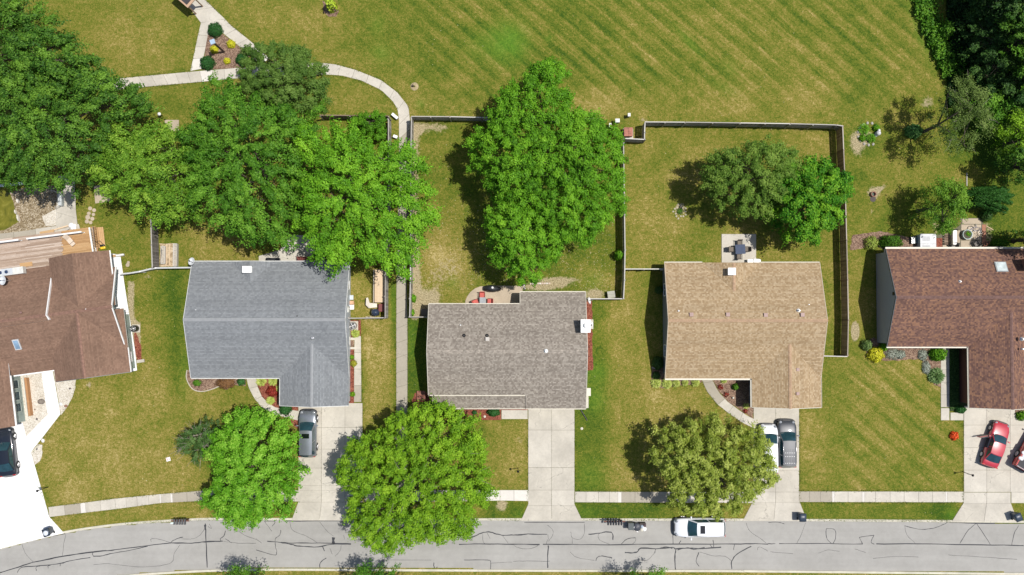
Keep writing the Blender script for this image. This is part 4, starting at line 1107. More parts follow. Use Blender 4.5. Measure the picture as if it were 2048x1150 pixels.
H5.door((gm + .0, gyS + .35, 0), 4.9, 2.13, 'S', WHITE, 'garage_door', (4, 4)); H5.window((x0 + 3, yS + .33, 1.4), 1.8, 1.2, 'S', 3); H5.door((gx0 - .9, yS + .33, 0), .95, 2.03, 'S', M('door paint', (.25, .06, .05), .4))
H5.window((x0 + 6, yN - .33, 1.2), 2.0, 2.0, 'N', 2, name='patio_door')

# ---- red brown roofed house at the left edge, turned about eight degrees
A1 = math.radians(7.6)
H1 = House('house', 'faded red brown roofed house set askew beside a long wooden deck', 'house', 120, 640, A1, SH_RED, siding('sage green siding', (0.33, 0.40, 0.37)), WHITE)
he, hr = 2.45, 4.35
a = H1.L(229.5, 534, he); b = H1.L(252, 693, he)
x1 = (a.x + b.x) / 2; yN, yS = a.y, b.y; x0 = x1 - 17
ym = H1.gable(x0, x1, yS, yN, he, hr, 'x', o0=.1, o1=1.8, oe=.3); sl1 = (hr - he) / ((yN - yS) / 2)
# west half a little higher and deeper
xw = H1.L(98, 590, 3.6).x; ywN = H1.L(70, 535, 2.2).y
hwN = (hr + .22) - sl1 * (ywN - ym)
H1.slab([(x0 - 6, ym, hr + .22), (xw, ym, hr + .22), (xw, ywN, hwN), (x0 - 6, ywN, hwN)])
H1.slab([(x0 - 6, ym - .7, hr + .22 - sl1 * .7), (xw, ym - .5, hr + .22 - sl1 * .5), (xw, ym, hr + .22), (x0 - 6, ym, hr + .22)])
yP = H1.L(62, 746, 1.87).y; xg = H1.L(111, 764, he).x + .3
zP = hr - sl1 * (ym - yP) + .015
H1.slab([(x0 - 6, yP, zP), (xg, yP, zP), (xg, ym - .3, hr + .015 - .3 * sl1), (x0 - 6, ym - .3, hr + .015 - .3 * sl1)], th=.10, side=0)
# south east garage wing
c0 = H1.L(111, 764, he); c1 = H1.L(262, 744, he); g0, g1 = c0.x, c1.x; gS = (c0.y + c1.y) / 2; gm = (g0 + g1) / 2; hg = he + (g1 - g0) / 2 * sl1
H1.gable(gS, ym - .2, g0, g1, he - .004, hg, 'y', oe=.55, o0=.3, o1=.5)
# north cross gable
c0 = H1.L(97, 517, 2.85); c1 = H1.L(218, 500, 2.85); k0, k1 = c0.x, c1.x; kN = (c0.y + c1.y) / 2; km = (k0 + k1) / 2; hk = 4.2; slk = (hk - 2.85) / ((k1 - k0) / 2)
H1.gable(kN, ym + .2, k1, k0, 2.85, hk, 'y', oe=-.28 if False else .25, walls=False)
H1.W.box(((k0 + k1) / 2 - .45, (kN + ym) / 2 - .3, 1.35), (k1 - k0 - 1.6, kN - ym - .6, 2.7))
# south west wing
sx = H1.L(19, 752, he).x; sS = H1.L(10, 855, he).y; s0 = sx - 9
H1.gable(sS, ym - .2, s0, sx, he - .008, he + 4.5 * sl1, 'y', oe=.3, o0=.25, o1=.5)
H1.ridge((x0, ym, hr + .22), (xw, ym, hr + .22), .2, .3, sl1); H1.ridge((xw + .1, ym, hr), (x1, ym, hr), .2, .3, sl1); H1.ridge((gm, gS, hg), (gm, yS + (hg - he) / sl1, hg), .2, .3, sl1)
H1.finish(M('faded red caps', (.235, .135, .10), .95, .3, 4.0))
H1.board((xw, ym, hr + .22), (xw, ywN + .0 - (ywN - ym) * .22, hwN + (ywN - ym) * .22 * sl1), th=.09, ht=.26, dz=.04, name='roof_step_flashing'); H1.board((xw + .15, ym - .45, hr + .22 - .45 * sl1), (xw, ym, hr + .22), th=.09, ht=.3, dz=.04, name='roof_step_flashing')
H1.board((x1, ym, hr), (x1, yS, he), th=.09, dz=.02); H1.board((x1, yN, he), (x1, ym, hr), th=.09, dz=.02); H1.board((g1, gS + 2.4, he + .01), (g1, gS, he + .01), th=.07, ht=.22)
H1.gutter((k1, kN, 2.85), (k1, kN - 2.4, 2.85), .1); 
H1.gutter((g0, yP, zP), (sx, yP, zP), .12); H1.gutter((sx, yP, he), (sx, sS, he), .13)
H1.board((gm, gS, hg), (g1, gS, he), mat=DG); H1.board((g0, gS, he), (gm, gS, hg), mat=DG)
c = H1.L(34.5, 689, 3.3); Rx = Matrix.Rotation(math.atan(sl1), 3, 'X')
m_ = MB(); m_.box(c + Vector((0, 0, .05)), (.62, 1.1, .14), M=Rx); f_ = m_.build('skylight', M('skylight frame grey', (.55, .55, .55), .4), H1.roof)
m_ = MB(); m_.box(c + Vector((0, -.03, .13)), (.46, .92, .03), M=Rx); m_.build('skylight_pane', glassy('blue skylight', (.22, .33, .45), .12), f_)
H1.box_vent(175.5, 727.5, 3.5, M('tan vent', (.45, .42, .38), .5), .32); H1.vent_pipe(174, 618.5, 4.1, WHITE, .06, .25); H1.vent_pipe(171, 620, 4.1, WHITE, .05, .18); H1.vent_pipe(41, 625, 4.5, RB, .05, .1); H1.vent_pipe(137, 624, 4.2, RB, .05, .1)
# porch side windows, ledge and post
wxl = sx - .30
for k_ in range(3):
    H1.window((wxl, yP - .9 - k_ * 1.15, 1.35), .8, 1.5, 'E', 1, frame=M('sage frame', (.38, .43, .38), .5))
m_ = MB()
for k_ in range(22): m_.box((wxl + .75, yP - .45 - k_ * .175, .5), (.22, .155, .1)) 
m_.box((wxl + .75, yP - 2.3, .22), (.2, 3.8, .44)); led = m_.build('brick_planter', M('orange brick', (.42, .22, .10), .9), H1.t)
m_ = MB(); m_.box((wxl + .55, yP - 2.3, .3), (.12, 3.9, .6)); m_.build('sill', M('cream frame', (.6, .58, .5), .5), H1.t)
H1.door((g0 + .28, yS - 1.2, 0.02), .95, 2.03, 'W', M('door paint', (.25, .06, .05), .4)); H1.door((gm, gS + .2, 0.02), 1.0, .4, 'S', M('sage', (.33, .4, .37), .6), 'low_panel') if False else None
H1.window((g1 - .55, gS + 1.5, 1.2), .9, .9, 'E'); H1.window((gm, gS + .3, 1.45), 1.7, 1.2, 'S', 3)
H1.door((s0 + 4.5, sS + .25, 0), 4.9, 2.13, 'S', WHITE, 'garage_door', (4, 4)); H1.window((k0 + 1.5, kN - .3, 1.2), 2.0, 2.0, 'N', 2, name='patio_door')
m_ = MB(); cpt = H1.L(228, 626, 4.0); m_.tube([(x1 - 1.1, ym + .1, 3.6), (x1 - .3, ym + .1, 3.75), (x1 + .25, ym, 3.8)], .05, 6); m_.build('light_bracket', BLACK, H1.t)
# ------------------------------------------------------------------ trees
def poly_info(P, xs, ys):
    """inside test and distance to the outline"""
    n = len(P); ins = np.zeros(xs.shape, bool); dist = np.full(xs.shape, 1e9)
    for i in range(n):
        x1, y1 = P[i]; x2, y2 = P[(i + 1) % n]
        c = ((y1 > ys) != (y2 > ys)) & (xs < (x2 - x1) * (ys - y1) / ((y2 - y1) or 1e-9) + x1)
        ins ^= c
        dx, dy = x2 - x1, y2 - y1; L2 = dx * dx + dy * dy or 1e-9
        t_ = np.clip(((xs - x1) * dx + (ys - y1) * dy) / L2, 0, 1)
        dist = np.minimum(dist, np.hypot(xs - x1 - t_ * dx, ys - y1 - t_ * dy))
    return ins, dist

def leaf_mesh(name, C, Nn, A, Lw, Ll, tint, mat):
    """quads (folded a little) from centres, normals, long axes"""
    n = len(C)
    S = np.cross(Nn, A); S /= np.linalg.norm(S, axis=1)[:, None] + 1e-9
    h1 = A * (Ll / 2)[:, None]; h2 = S * (Lw / 2)[:, None]
    fold = Nn * (Lw * 0.18)[:, None]
    V = np.empty((n, 4, 3), np.float32)
    V[:, 0] = C - h1; V[:, 1] = C + h2 + fold; V[:, 2] = C + h1 - fold; V[:, 3] = C - h2 + fold
    me = bpy.data.meshes.new(name)
    me.vertices.add(4 * n); me.vertices.foreach_set('co', V.ravel())
    me.loops.add(4 * n); me.loops.foreach_set('vertex_index', np.arange(4 * n, dtype=np.int32))
    me.polygons.add(n)
    me.polygons.foreach_set('loop_start', np.arange(0, 4 * n, 4, dtype=np.int32))
    me.polygons.foreach_set('loop_total', np.full(n, 4, np.int32))
    a = me.attributes.new('tint', 'FLOAT', 'FACE'); a.data.foreach_set('value', np.clip(tint, 0, 1).astype(np.float32))
    me.update(calc_edges=True)
    me.materials.append(mat)
    return me

def unit(v): return v / (np.linalg.norm(v, axis=-1, keepdims=True) + 1e-9)

def crown_points(P, top, edge, r, spacing=0.85, gap=0.10, lump=0.9, under=1.0, ctr=None):
    xs = np.array([p[0] for p in P]); ys = np.array([p[1] for p in P])
    gx_, gy_ = np.meshgrid(np.arange(xs.min(), xs.max(), spacing), np.arange(ys.min(), ys.max(), spacing))
    gx_ = gx_ + r.uniform(-.45, .45, gx_.shape) * spacing; gy_ = gy_ + r.uniform(-.45, .45, gy_.shape) * spacing
    gx_, gy_ = gx_.ravel(), gy_.ravel()
    ins, dist = poly_info(P, gx_, gy_)
    k = ins & (dist > 0.22)
    X_, Y_, Dd = gx_[k], gy_[k], dist[k]
    R = max(Dd.max(), .3)
    e = np.clip(Dd / (R * 0.95), 0, 1)
    z = edge + (top - edge) * np.sqrt(1 - (1 - e) ** 2)
    # big limbs make lumps
    nb = max(4, int(len(X_) / 14)); sel = r.integers(0, len(X_), nb)
    lu = np.zeros(len(X_))
    for s_ in sel:
        rr = r.uniform(1.2, 2.3); am = r.uniform(.3, 1.0)
        lu = np.maximum(lu, am * np.exp(-((X_ - X_[s_]) ** 2 + (Y_ - Y_[s_]) ** 2) / rr ** 2))
    z = z + (lu - .55) * lump * 1.9 * np.clip(e * 1.5 + .2, 0, 1) + r.normal(0, .18, len(X_))
    keep = r.random(len(X_)) > gap * (1.2 - lu)
    lobes = np.stack([X_, Y_, z], 1)[keep]
    # skirt and inner layers
    ex = [lobes]
    m = (r.random(len(X_)) < under * .85)
    ex.append(np.stack([X_ + r.normal(0, .35, len(X_)), Y_ + r.normal(0, .35, len(X_)), z - r.uniform(.8, 1.5, len(X_)) * np.clip(e + .4, 0, 1)], 1)[m])
    m = r.random(len(X_)) < 0.55 * under
    ex.append(np.stack([X_ + r.normal(0, .3, len(X_)), Y_ + r.normal(0, .3, len(X_)), z - r.uniform(1.0, 2.2, len(X_)) * np.clip(e + .3, 0, 1)], 1)[m])
    m = (Dd < 1.6) & (r.random(len(X_)) < .6 * under)
    ex.append(np.stack([X_, Y_, np.maximum(edge - r.uniform(0.3, 1.8, len(X_)), .9)], 1)[m])
    return ex, lu[keep]

def tree(name, label, cat, poly_px, top, edge, mat, base=None, group=None, seed=1, spacing=.85, leaf=.2, per=150, gap=.1, lump=.9, hm=None,
         bark=None, clump=(.78, .5, .36), droop=.3, under=1.0, trunk_r=None, wispy=0.0, tintb=0.5, world_poly=None, mode='broad'):
    r = np.random.default_rng(seed); rr = random.Random(seed)
    leaf *= .84; per = int(per * 1.3)
    hm = hm if hm is not None else edge + (top - edge) * .35
    P = [G2(a, b, hm) for a, b in poly_px]
    # ragged outline
    PP = []
    for i in range(len(P)):
        a = Vector(P[i]); b = Vector(P[(i + 1) % len(P)]); L_ = (b - a).length; k = max(1, int(L_ / .9))
        nn = Vector((-(b - a).y, (b - a).x)) / max(L_, 1e-6)
        for j in range(k):
            q_ = a + (b - a) * j / k + nn * r.uniform(-.38, .3) * min(1, leaf * 5); PP.append((q_.x, q_.y))
    cx = sum(p[0] for p in PP) / len(PP); cy = sum(p[1] for p in PP) / len(PP)
    layers, lu = crown_points(PP, top, edge, r, spacing, gap, lump, under)
    if base is None:
        base = (cx, cy)
    else:
        base = G2(*base)
    root = thing(name, label, cat, (base[0], base[1], 0), 0, group)
    off = np.array([base[0], base[1], 0.0])
    Cs = []; Ns = []; As = []; Ls = []; Ts = []
    for li, K in enumerate(layers):
        if len(K) == 0: continue
        n_per = int(per * (1.0, .5, .35, .4)[li])
        m = len(K) * n_per
        kc = np.repeat(K, n_per, 0)
        rad = kc[:, :2] - np.array([cx, cy]); rl = np.linalg.norm(rad, axis=1, keepdims=True) + .01
        rad = rad / rl
        jit = r.normal(0, .45, (len(K), 2)); jit = np.repeat(jit, n_per, 0)
        rad = unit(rad + jit * .6)
        tan = np.stack([-rad[:, 1], rad[:, 0]], 1)
        # position inside an elongated tuft, fuller near its skin
        v = unit(r.normal(0, 1, (m, 3))); v[:, 2] = np.abs(v[:, 2]) * (1 if li == 0 else 1) * np.where(r.random(m) < .82, 1, -1)
        q_ = r.random(m) ** .45
        size = np.repeat(r.uniform(.7, 1.25, len(K)), n_per)
        a_, b_, c_ = clump
        lx = v[:, 0] * q_ * a_ * size; ly = v[:, 1] * q_ * b_ * size; lz = v[:, 2] * q_ * c_ * size - droop * (np.maximum(lx, 0) ** 2 + ly ** 2)
        # fingered tips
        fing = np.repeat(r.uniform(0, 6.28, len(K)), n_per)
        ang = np.arctan2(ly, lx)
        f_ = 1 + .28 * np.sin(ang * 5 + fing)
        lx = lx * f_; ly = ly * f_
        pos = np.stack([kc[:, 0] + rad[:, 0] * lx + tan[:, 0] * ly, kc[:, 1] + rad[:, 1] * lx + tan[:, 1] * ly, kc[:, 2] + lz], 1)
        nr = np.stack([rad[:, 0] * v[:, 0] + tan[:, 0] * v[:, 1], rad[:, 1] * v[:, 0] + tan[:, 1] * v[:, 1], np.abs(v[:, 2])], 1)
        nr = unit(nr * .7 + np.array([0, 0, .5]) + r.normal(0, .36, (m, 3)))
        ax = unit(np.cross(nr, r.normal(0, 1, (m, 3))))
        ax = unit(ax + .5 * np.stack([rad[:, 0], rad[:, 1], np.full(m, -.2)], 1))
        ax = unit(ax - nr * np.sum(ax * nr, 1, keepdims=True))
        ct = np.repeat(r.normal(tintb, .12, len(K)) , n_per)
        tt = ct + r.normal(0, .14, m) + .12 * v[:, 2]
        Cs.append(pos - off); Ns.append(nr); As.append(ax); Ls.append(r.uniform(.7, 1.3, m) * leaf); Ts.append(tt)
    C = np.concatenate(Cs); Nn = np.concatenate(Ns); A = np.concatenate(As); Ll = np.concatenate(Ls); Tt = np.concatenate(Ts)
    C[:, 2] = np.maximum(C[:, 2], .12)
    me_ = leaf_mesh('crown', C, Nn, A, Ll * .72, Ll * 1.15, Tt, mat)
    link('crown', me_, root)
    # trunk and limbs
    K = layers[0]
    tr = trunk_r or max(.08, min(.34, top * .026))
    tm = MB()
    fork = Vector((rr.uniform(-.2, .2), rr.uniform(-.2, .2), edge * .55 + .3))
    tm.tube([Vector((0, 0, -.1)), Vector((0, 0, .25)), fork * .5 + Vector((0.03, 0, fork.z * .05)), fork], [tr * 1.5, tr * 1.1, tr, tr * .9], 9)
    tm.build('trunk', bark or BARK, root)
    bmh = MB()
    nl = min(14, max(4, len(K) // 9))
    for i in range(nl):
        e = Vector(K[rr.randrange(len(K))]) - Vector(off)
        e.z = e.z - rr.uniform(.6, 1.3)
        mid = fork.lerp(e, .5) + Vector((0, 0, (e.z - fork.z) * .12)) + Vector((rr.uniform(-.3, .3), rr.uniform(-.3, .3), 0))
        bmh.tube([fork, fork.lerp(mid, .5) + Vector((0, 0, .15)), mid, e], [tr * .6, tr * .45, tr * .3, .03], 5)
        for j in range(3):
            s_ = mid.lerp(e, rr.uniform(.1, .8)); e2 = Vector(K[rr.randrange(len(K))]) - Vector(off) - Vector((0, 0, .7))
            d_ = e2 - s_
            if d_.length > 2.6: e2 = s_ + d_ * (2.6 / d_.length)
            bmh.tube([s_, s_.lerp(e2, .5) + Vector((0, 0, .1)), e2], [.05, .035, .015], 4)
    b_ = bmh.build('branches', bark or BARK, root)
    if wispy:
        tw = MB()
        for i in range(int(len(K) * wispy)):
            s_ = Vector(K[rr.randrange(len(K))]) - Vector(off)
            d_ = Vector((s_.x - (cx - base[0]), s_.y - (cy - base[1]), 0)); d_ = d_.normalized() if d_.length > .1 else Vector((1, 0, 0))
            d_ += Vector((rr.uniform(-.6, .6), rr.uniform(-.6, .6), rr.uniform(-.1, .35)))
            e2 = s_ + d_ * rr.uniform(.6, 1.1) + Vector((0, 0, .25))
            tw.tube([s_, s_.lerp(e2, .5) + Vector((rr.uniform(-.1, .1), rr.uniform(-.1, .1), .06)), e2], [.022, .016, .008], 3)
        tag(tw.build('twigs', BARKG, root), kind='stuff')
    return root

def circ(cx, cy, rx, ry=None, n=12, jit=.12, seed=1):
    r = random.Random(seed); ry = ry or rx
    return [(cx + rx * (1 + r.uniform(-jit, jit)) * math.cos(2 * math.pi * i / n), cy + ry * (1 + r.uniform(-jit, jit)) * math.sin(2 * math.pi * i / n)) for i in range(n)]

LM_BRIGHT = leafmat('bright maple leaves', (0.036, 0.130, 0.005), (0.118, 0.320, 0.012), (0.300, 0.590, 0.036))
LM_LIME = leafmat('yellow green leaves', (0.052, 0.148, 0.005), (0.160, 0.335, 0.012), (0.370, 0.600, 0.038))
LM_MID = leafmat('mid green leaves', (0.022, 0.092, 0.005), (0.078, 0.220, 0.014), (0.220, 0.440, 0.040))
LM_DARK = leafmat('deep green leaves', (0.014, 0.058, 0.006), (0.050, 0.145, 0.014), (0.200, 0.390, 0.040))
LM_OLIVE = leafmat('olive leaves', (0.085, 0.140, 0.012), (0.265, 0.350, 0.042), (0.580, 0.640, 0.160), rough=.4)
LM_DULL = leafmat('dull green leaves', (0.040, 0.098, 0.010), (0.120, 0.235, 0.026), (0.280, 0.410, 0.070))
LM_BLUE = leafmat('blue green leaves', (0.020, 0.064, 0.014), (0.058, 0.135, 0.030), (0.145, 0.255, 0.070))
LM_WOOD = leafmat('woodland leaves', (0.010, 0.038, 0.009), (0.030, 0.090, 0.018), (0.110, 0.220, 0.040))
LM_YEL = leafmat('yellow leaves', (0.34, 0.36, 0.02), (0.66, 0.64, 0.03), (0.85, 0.80, 0.08), .15)
LM_HOST = leafmat('hosta leaves', (0.16, 0.26, 0.03), (0.42, 0.50, 0.10), (0.68, 0.70, 0.26), .15)
LM_SILV = leafmat('silver leaves', (0.20, 0.24, 0.19), (0.36, 0.40, 0.33), (0.58, 0.62, 0.54), .1)
LM_RED = leafmat('red leaves', (0.13, 0.012, 0.008), (0.26, 0.03, 0.02), (0.42, 0.09, 0.05), .1)
LM_ORNG = leafmat('orange red flowers', (0.55, 0.05, 0.01), (0.85, 0.11, 0.025), (0.95, 0.28, 0.09), .15)

TG = 'large shade trees in the gardens'
tree('maple_tree', 'dark green shade tree filling the top left corner of the lawn', 'tree', [(-70, -70), (20, -50), (45, -10), (78, 2), (95, 38), (140, 66), (160, 98), (200, 112), (212, 140), (195, 165), (150, 190), (80, 200), (0, 205), (-70, 200)], 11.5, 5.5, LM_DARK, seed=11, group=TG, tintb=.55, per=200, gap=.16, lump=1.4, spacing=.95, clump=(.9, .5, .36))
tree('maple_tree', 'dark green shade tree beside the stony pond bank', 'tree', [(-70, 150), (40, 135), (120, 120), (190, 128), (245, 142), (268, 168), (293, 200), (297, 232), (262, 240), (235, 250), (205, 300), (182, 332), (150, 352), (128, 384), (100, 396), (66, 386), (40, 372), (0, 362), (-70, 360)], 11.0, 5.0, LM_DARK, seed=12, group=TG, tintb=.55, per=200, gap=.18, lump=1.5, spacing=.95, clump=(.9, .5, .36))
tree('maple_tree', 'dull round-crowned tree covering the bend of the park path', 'tree', [(478, 108), (498, 92), (530, 84), (565, 86), (602, 95), (640, 115), (655, 145), (656, 190), (640, 222), (600, 240), (545, 225), (495, 200), (476, 160)], 8.5, 4.2, leafmat('grey green leaves', (0.035, 0.090, 0.012), (0.095, 0.190, 0.026), (0.210, 0.330, 0.065)), seed=13, group=TG, leaf=.15, per=230, clump=(.55, .45, .3), gap=.06, lump=.5, spacing=.75)
tree('maple_tree', 'tall deep green tree between the grey roof and the park path bend', 'tree', [(415, 158), (436, 152), (480, 168), (520, 192), (560, 200), (600, 216), (640, 205), (645, 240), (610, 300), (602, 380), (592, 450), (578, 502), (545, 500), (500, 482), (452, 466), (430, 442), (398, 430), (375, 395), (368, 340), (345, 318), (352, 268), (385, 240), (382, 200), (405, 188)], 11.5, 4.6, LM_MID, seed=14, group=TG, tintb=.5, per=230, gap=.12, lump=1.6, clump=(1.1, .55, .38), spacing=1.05, under=.7)
tree('maple_tree', 'bright green spreading tree just above the grey metal garden fence', 'tree', [(242, 236), (290, 240), (340, 244), (370, 262), (398, 300), (402, 380), (395, 432), (372, 455), (340, 442), (302, 452), (270, 424), (230, 402), (206, 388), (198, 372), (170, 352), (163, 342), (184, 320), (200, 290), (205, 260)], 9.2, 4.0, leafmat('soft green leaves', (.042, .125, .006), (.120, .270, .018), (.320, .510, .055)), seed=15, group=TG, tintb=.5, per=230, gap=.12, lump=1.2, clump=(1.05, .55, .38), spacing=1.0, under=.7)
tree('maple_tree', 'broad bright green tree overhanging the grey roof and the footpath', 'tree', [(590, 242), (640, 238), (682, 250), (712, 245), (742, 272), (790, 286), (828, 288), (850, 320), (852, 352), (875, 382), (862, 408), (872, 440), (855, 480), (836, 505), (820, 542), (790, 562), (766, 556), (745, 540), (720, 526), (690, 526), (660, 546), (640, 532), (612, 508), (600, 472), (585, 450), (592, 400), (580, 340)], 10.5, 4.2, LM_BRIGHT, seed=16, group=TG, per=230, gap=.1, lump=1.4, clump=(1.1, .55, .4), spacing=1.02, under=.7)
tree('maple_tree', 'tallest bright green tree with a spur reaching over the lawn beyond the fence', 'tree', [(1030, 166), (1042, 148), (1062, 124), (1110, 115), (1140, 132), (1142, 172), (1162, 212), (1200, 230), (1240, 262), (1252, 300), (1252, 340), (1258, 380), (1254, 422), (1238, 430), (1226, 434), (1198, 472), (1186, 498), (1150, 492), (1110, 480), (1060, 470), (1020, 440), (985, 410), (965, 370), (952, 340), (935, 296), (930, 278), (958, 262), (965, 222), (1000, 172)], 11.0, 4.5, LM_BRIGHT, seed=17, group=TG, leaf=.17, per=190, clump=(.62, .5, .36), gap=.07, lump=1.2, spacing=.8, tintb=.42)
tree('maple_tree', 'bright tree leaning over the semicircular patio with red chairs', 'tree', [(985, 385), (1020, 372), (1060, 400), (1100, 430), (1135, 450), (1140, 480), (1120, 520), (1100, 545), (1062, 568), (1035, 562), (1010, 545), (985, 512), (970, 462), (968, 430)], 9.0, 3.8, LM_BRIGHT, seed=18, group=TG, leaf=.17, per=190, clump=(.62, .5, .36), gap=.07, lump=.9, spacing=.8, tintb=.48)
tree('crab_apple_tree', 'dull olive tree in the fenced lawn, left of its brighter neighbour', 'tree', [(1398, 322), (1440, 300), (1500, 288), (1560, 282), (1592, 300), (1600, 345), (1580, 400), (1552, 438), (1505, 436), (1455, 426), (1418, 400), (1402, 365)], 8.0, 3.6, LM_DULL, seed=19, group=TG, leaf=.15, per=200, clump=(.7, .42, .32), gap=.10, lump=.6, spacing=.75)
tree('maple_tree', 'vivid green tree touching the brown fence behind the tan roof', 'tree', [(1552, 335), (1580, 315), (1605, 308), (1650, 315), (1688, 342), (1696, 400), (1684, 430), (1676, 458), (1642, 482), (1602, 490), (1562, 470), (1538, 432), (1530, 385)], 8.0, 3.0, leafmat('vivid green leaves', (0.014, 0.085, 0.004), (0.056, 0.225, 0.009), (0.27, 0.52, 0.03)), seed=20, group=TG, per=230, lump=.9, spacing=.85, clump=(.85, .45, .38), gap=.04)
FG = 'street trees in the front gardens'
tree('maple_tree', 'rounded bright green street tree beside the charcoal car', 'tree', [(455, 840), (478, 822), (512, 818), (560, 814), (582, 846), (606, 882), (603, 930), (610, 945), (598, 985), (588, 1012), (560, 1032), (530, 1046), (490, 1056), (455, 1050), (430, 1032), (408, 1010), (402, 980), (418, 940), (410, 900), (430, 868)], 7.5, 3.0, leafmat('fresh green leaves', (0.036, 0.140, 0.005), (0.125, 0.350, 0.012), (0.38, 0.66, 0.08)), seed=21, group=FG, per=190, leaf=.19, lump=.7, gap=.06)
tree('maple_tree', 'largest street tree, yellow green, spreading over the road edge', 'tree', [(790, 822), (820, 812), (852, 804), (912, 808), (945, 848), (965, 882), (972, 930), (985, 975), (988, 1004), (966, 1022), (950, 1052), (940, 1088), (905, 1078), (890, 1086), (872, 1114), (852, 1084), (812, 1108), (780, 1110), (740, 1100), (702, 1072), (684, 1050), (692, 1000), (668, 962), (668, 940), (690, 912), (702, 880), (740, 868)], 9.0, 3.2, LM_LIME, seed=22, group=FG, per=190, leaf=.17, clump=(.62, .5, .36), lump=1.0, gap=.08, spacing=.8, wispy=.2)
tree('pear_tree', 'olive toned street tree leaning over the white van', 'tree', [(1330, 852), (1380, 840), (1430, 830), (1480, 842), (1528, 856), (1544, 888), (1562, 922), (1560, 964), (1510, 994), (1480, 1022), (1440, 1032), (1400, 1036), (1370, 1028), (1340, 1002), (1312, 950), (1300, 900)], 8.5, 3.0, LM_OLIVE, seed=23, group=FG, per=170, leaf=.16, clump=(.5, .42, .45), lump=.9, gap=.08, spacing=.75)
tree('plum_tree', 'small blue green tree with bare grey twigs in the left front lawn', 'tree', [(372, 852), (410, 836), (440, 850), (446, 880), (430, 915), (402, 928), (374, 918), (356, 900), (354, 878)], 5.0, 2.4, LM_BLUE, seed=24, group=FG, per=150, leaf=.12, gap=.22, spacing=.6, clump=(.5, .3, .25), wispy=2.2, bark=BARKG)
# trees over the road's far side: their shade reaches the asphalt
for i, (px_, py_, w_, h_, lab) in enumerate([(500, 1166, 46, 5.5, 'street tree below the road, leftmost of the row'), (745, 1166, 62, 6.0, 'street tree below the road, opposite the grey roofed house'), (1262, 1166, 52, 5.5, 'street tree below the road, opposite the tan roofed house')]):
    c_ = G(px_, py_ - 6, 0)
    tree('maple_tree', lab, 'tree', circ(px_ + 18, py_ - (19, 19, 15)[i] - (8 if i == 0 else 0), w_ + 8, 36, seed=i + 40), h_, 3.0, LM_MID, seed=50 + i, group='trees along the far side of the road', hm=0.0, leaf=.15, per=120, gap=.2, spacing=.8, under=.6)
tree('maple_tree', 'street tree below the road where it bends, far left', 'tree', circ(75, 1240, 52, 34, seed=44), 6.5, 3.0, LM_MID, seed=54, group='trees along the far side of the road', hm=0, leaf=.16, per=110, gap=.3, under=.4)
# woodland corner
WG = 'woodland trees in the top right corner'
woods = [([(1925, -90), (1970, -90), (1990, -30), (1975, 25), (1940, 40), (1918, 0)], 4.6, 'first woodland tree beside the mown field, at the top edge'),
         ([(1965, -90), (2060, -90), (2120, -20), (2080, 45), (2010, 60), (1970, 20)], 9.5, 'woodland tree at the very top right corner'),
         ([(1930, 30), (1955, 20), (1995, 45), (2005, 95), (1980, 125), (1940, 115), (1925, 80)], 4.6, 'woodland tree standing nearest the corner of the mown field'),
         ([(1985, 30), (2060, 25), (2130, 50), (2125, 110), (2060, 125), (2000, 100)], 9.0, 'woodland tree right edge, second from the top'),
         ([(1935, 100), (1985, 95), (2015, 130), (2010, 168), (1968, 178), (1938, 150)], 4.4, 'low woodland tree just above the sparse olive tree'),
         ([(2000, 95), (2070, 95), (2140, 120), (2130, 190), (2060, 205), (2005, 170)], 8.0, 'woodland tree right edge, third from the top'),
         ([(2075, -60), (2150, -70), (2220, 20), (2210, 150), (2120, 170), (2070, 70)], 11.0, 'woodland tree beyond the right edge of the view, upper'),
         ([(1965, 160), (2010, 155), (2070, 180), (2100, 215), (2060, 245), (1990, 215)], 5.5, 'low dark woodland tree above the yellow green sapling')]
for i, (pl, h_, lab) in enumerate(woods):
    tree('woodland_tree', lab, 'tree', pl, h_, h_ * .45, (LM_WOOD, LM_WOOD, LM_WOOD, LM_DARK, LM_WOOD, LM_MID, LM_WOOD, LM_WOOD)[i], seed=60 + i, group=WG, per=150, gap=.10, lump=1.3, clump=(.75, .45, .32), tintb=.5)
tree('woodland_tree', 'yellow green sapling tree at the right edge below the woods', 'tree', [(1990, 240), (2015, 225), (2050, 235), (2090, 250), (2085, 310), (2040, 330), (2010, 310), (1992, 275)], 5.5, 2.5, LM_LIME, seed=70, group=WG, per=140, gap=.15, lump=.8)
tree('woodland_tree', 'blue green tree at the right edge behind the sparse olive tree', 'tree', [(1950, 195), (1990, 185), (2020, 205), (2015, 240), (1990, 262), (1955, 245)], 4.5, 2.0, LM_MID, seed=71, group=WG, per=130, gap=.15)
tree('woodland_tree', 'shaded tree at the right edge above the dark conifer', 'tree', [(2000, 300), (2040, 290), (2100, 300), (2110, 360), (2060, 372), (2012, 350)], 7.0, 3.0, LM_DARK, seed=72, group=WG, per=130, gap=.2)
tree('olive_tree', 'sparse olive tree leaning over the lawn corner below the woods', 'tree', [(1868, 205), (1890, 165), (1930, 152), (1965, 158), (1980, 180), (1972, 215), (1988, 250), (1980, 290), (1940, 308), (1895, 300), (1872, 270), (1885, 240)], 8.0, 5.5, leafmat('sparse olive leaves', (.045, .085, .014), (.11, .18, .034), (.24, .33, .085)), base=(1846, 264), seed=73, group='trees of the right hand garden', leaf=.14, per=150, gap=.32, spacing=.8, lump=.9, under=.5, wispy=.5, trunk_r=.16)
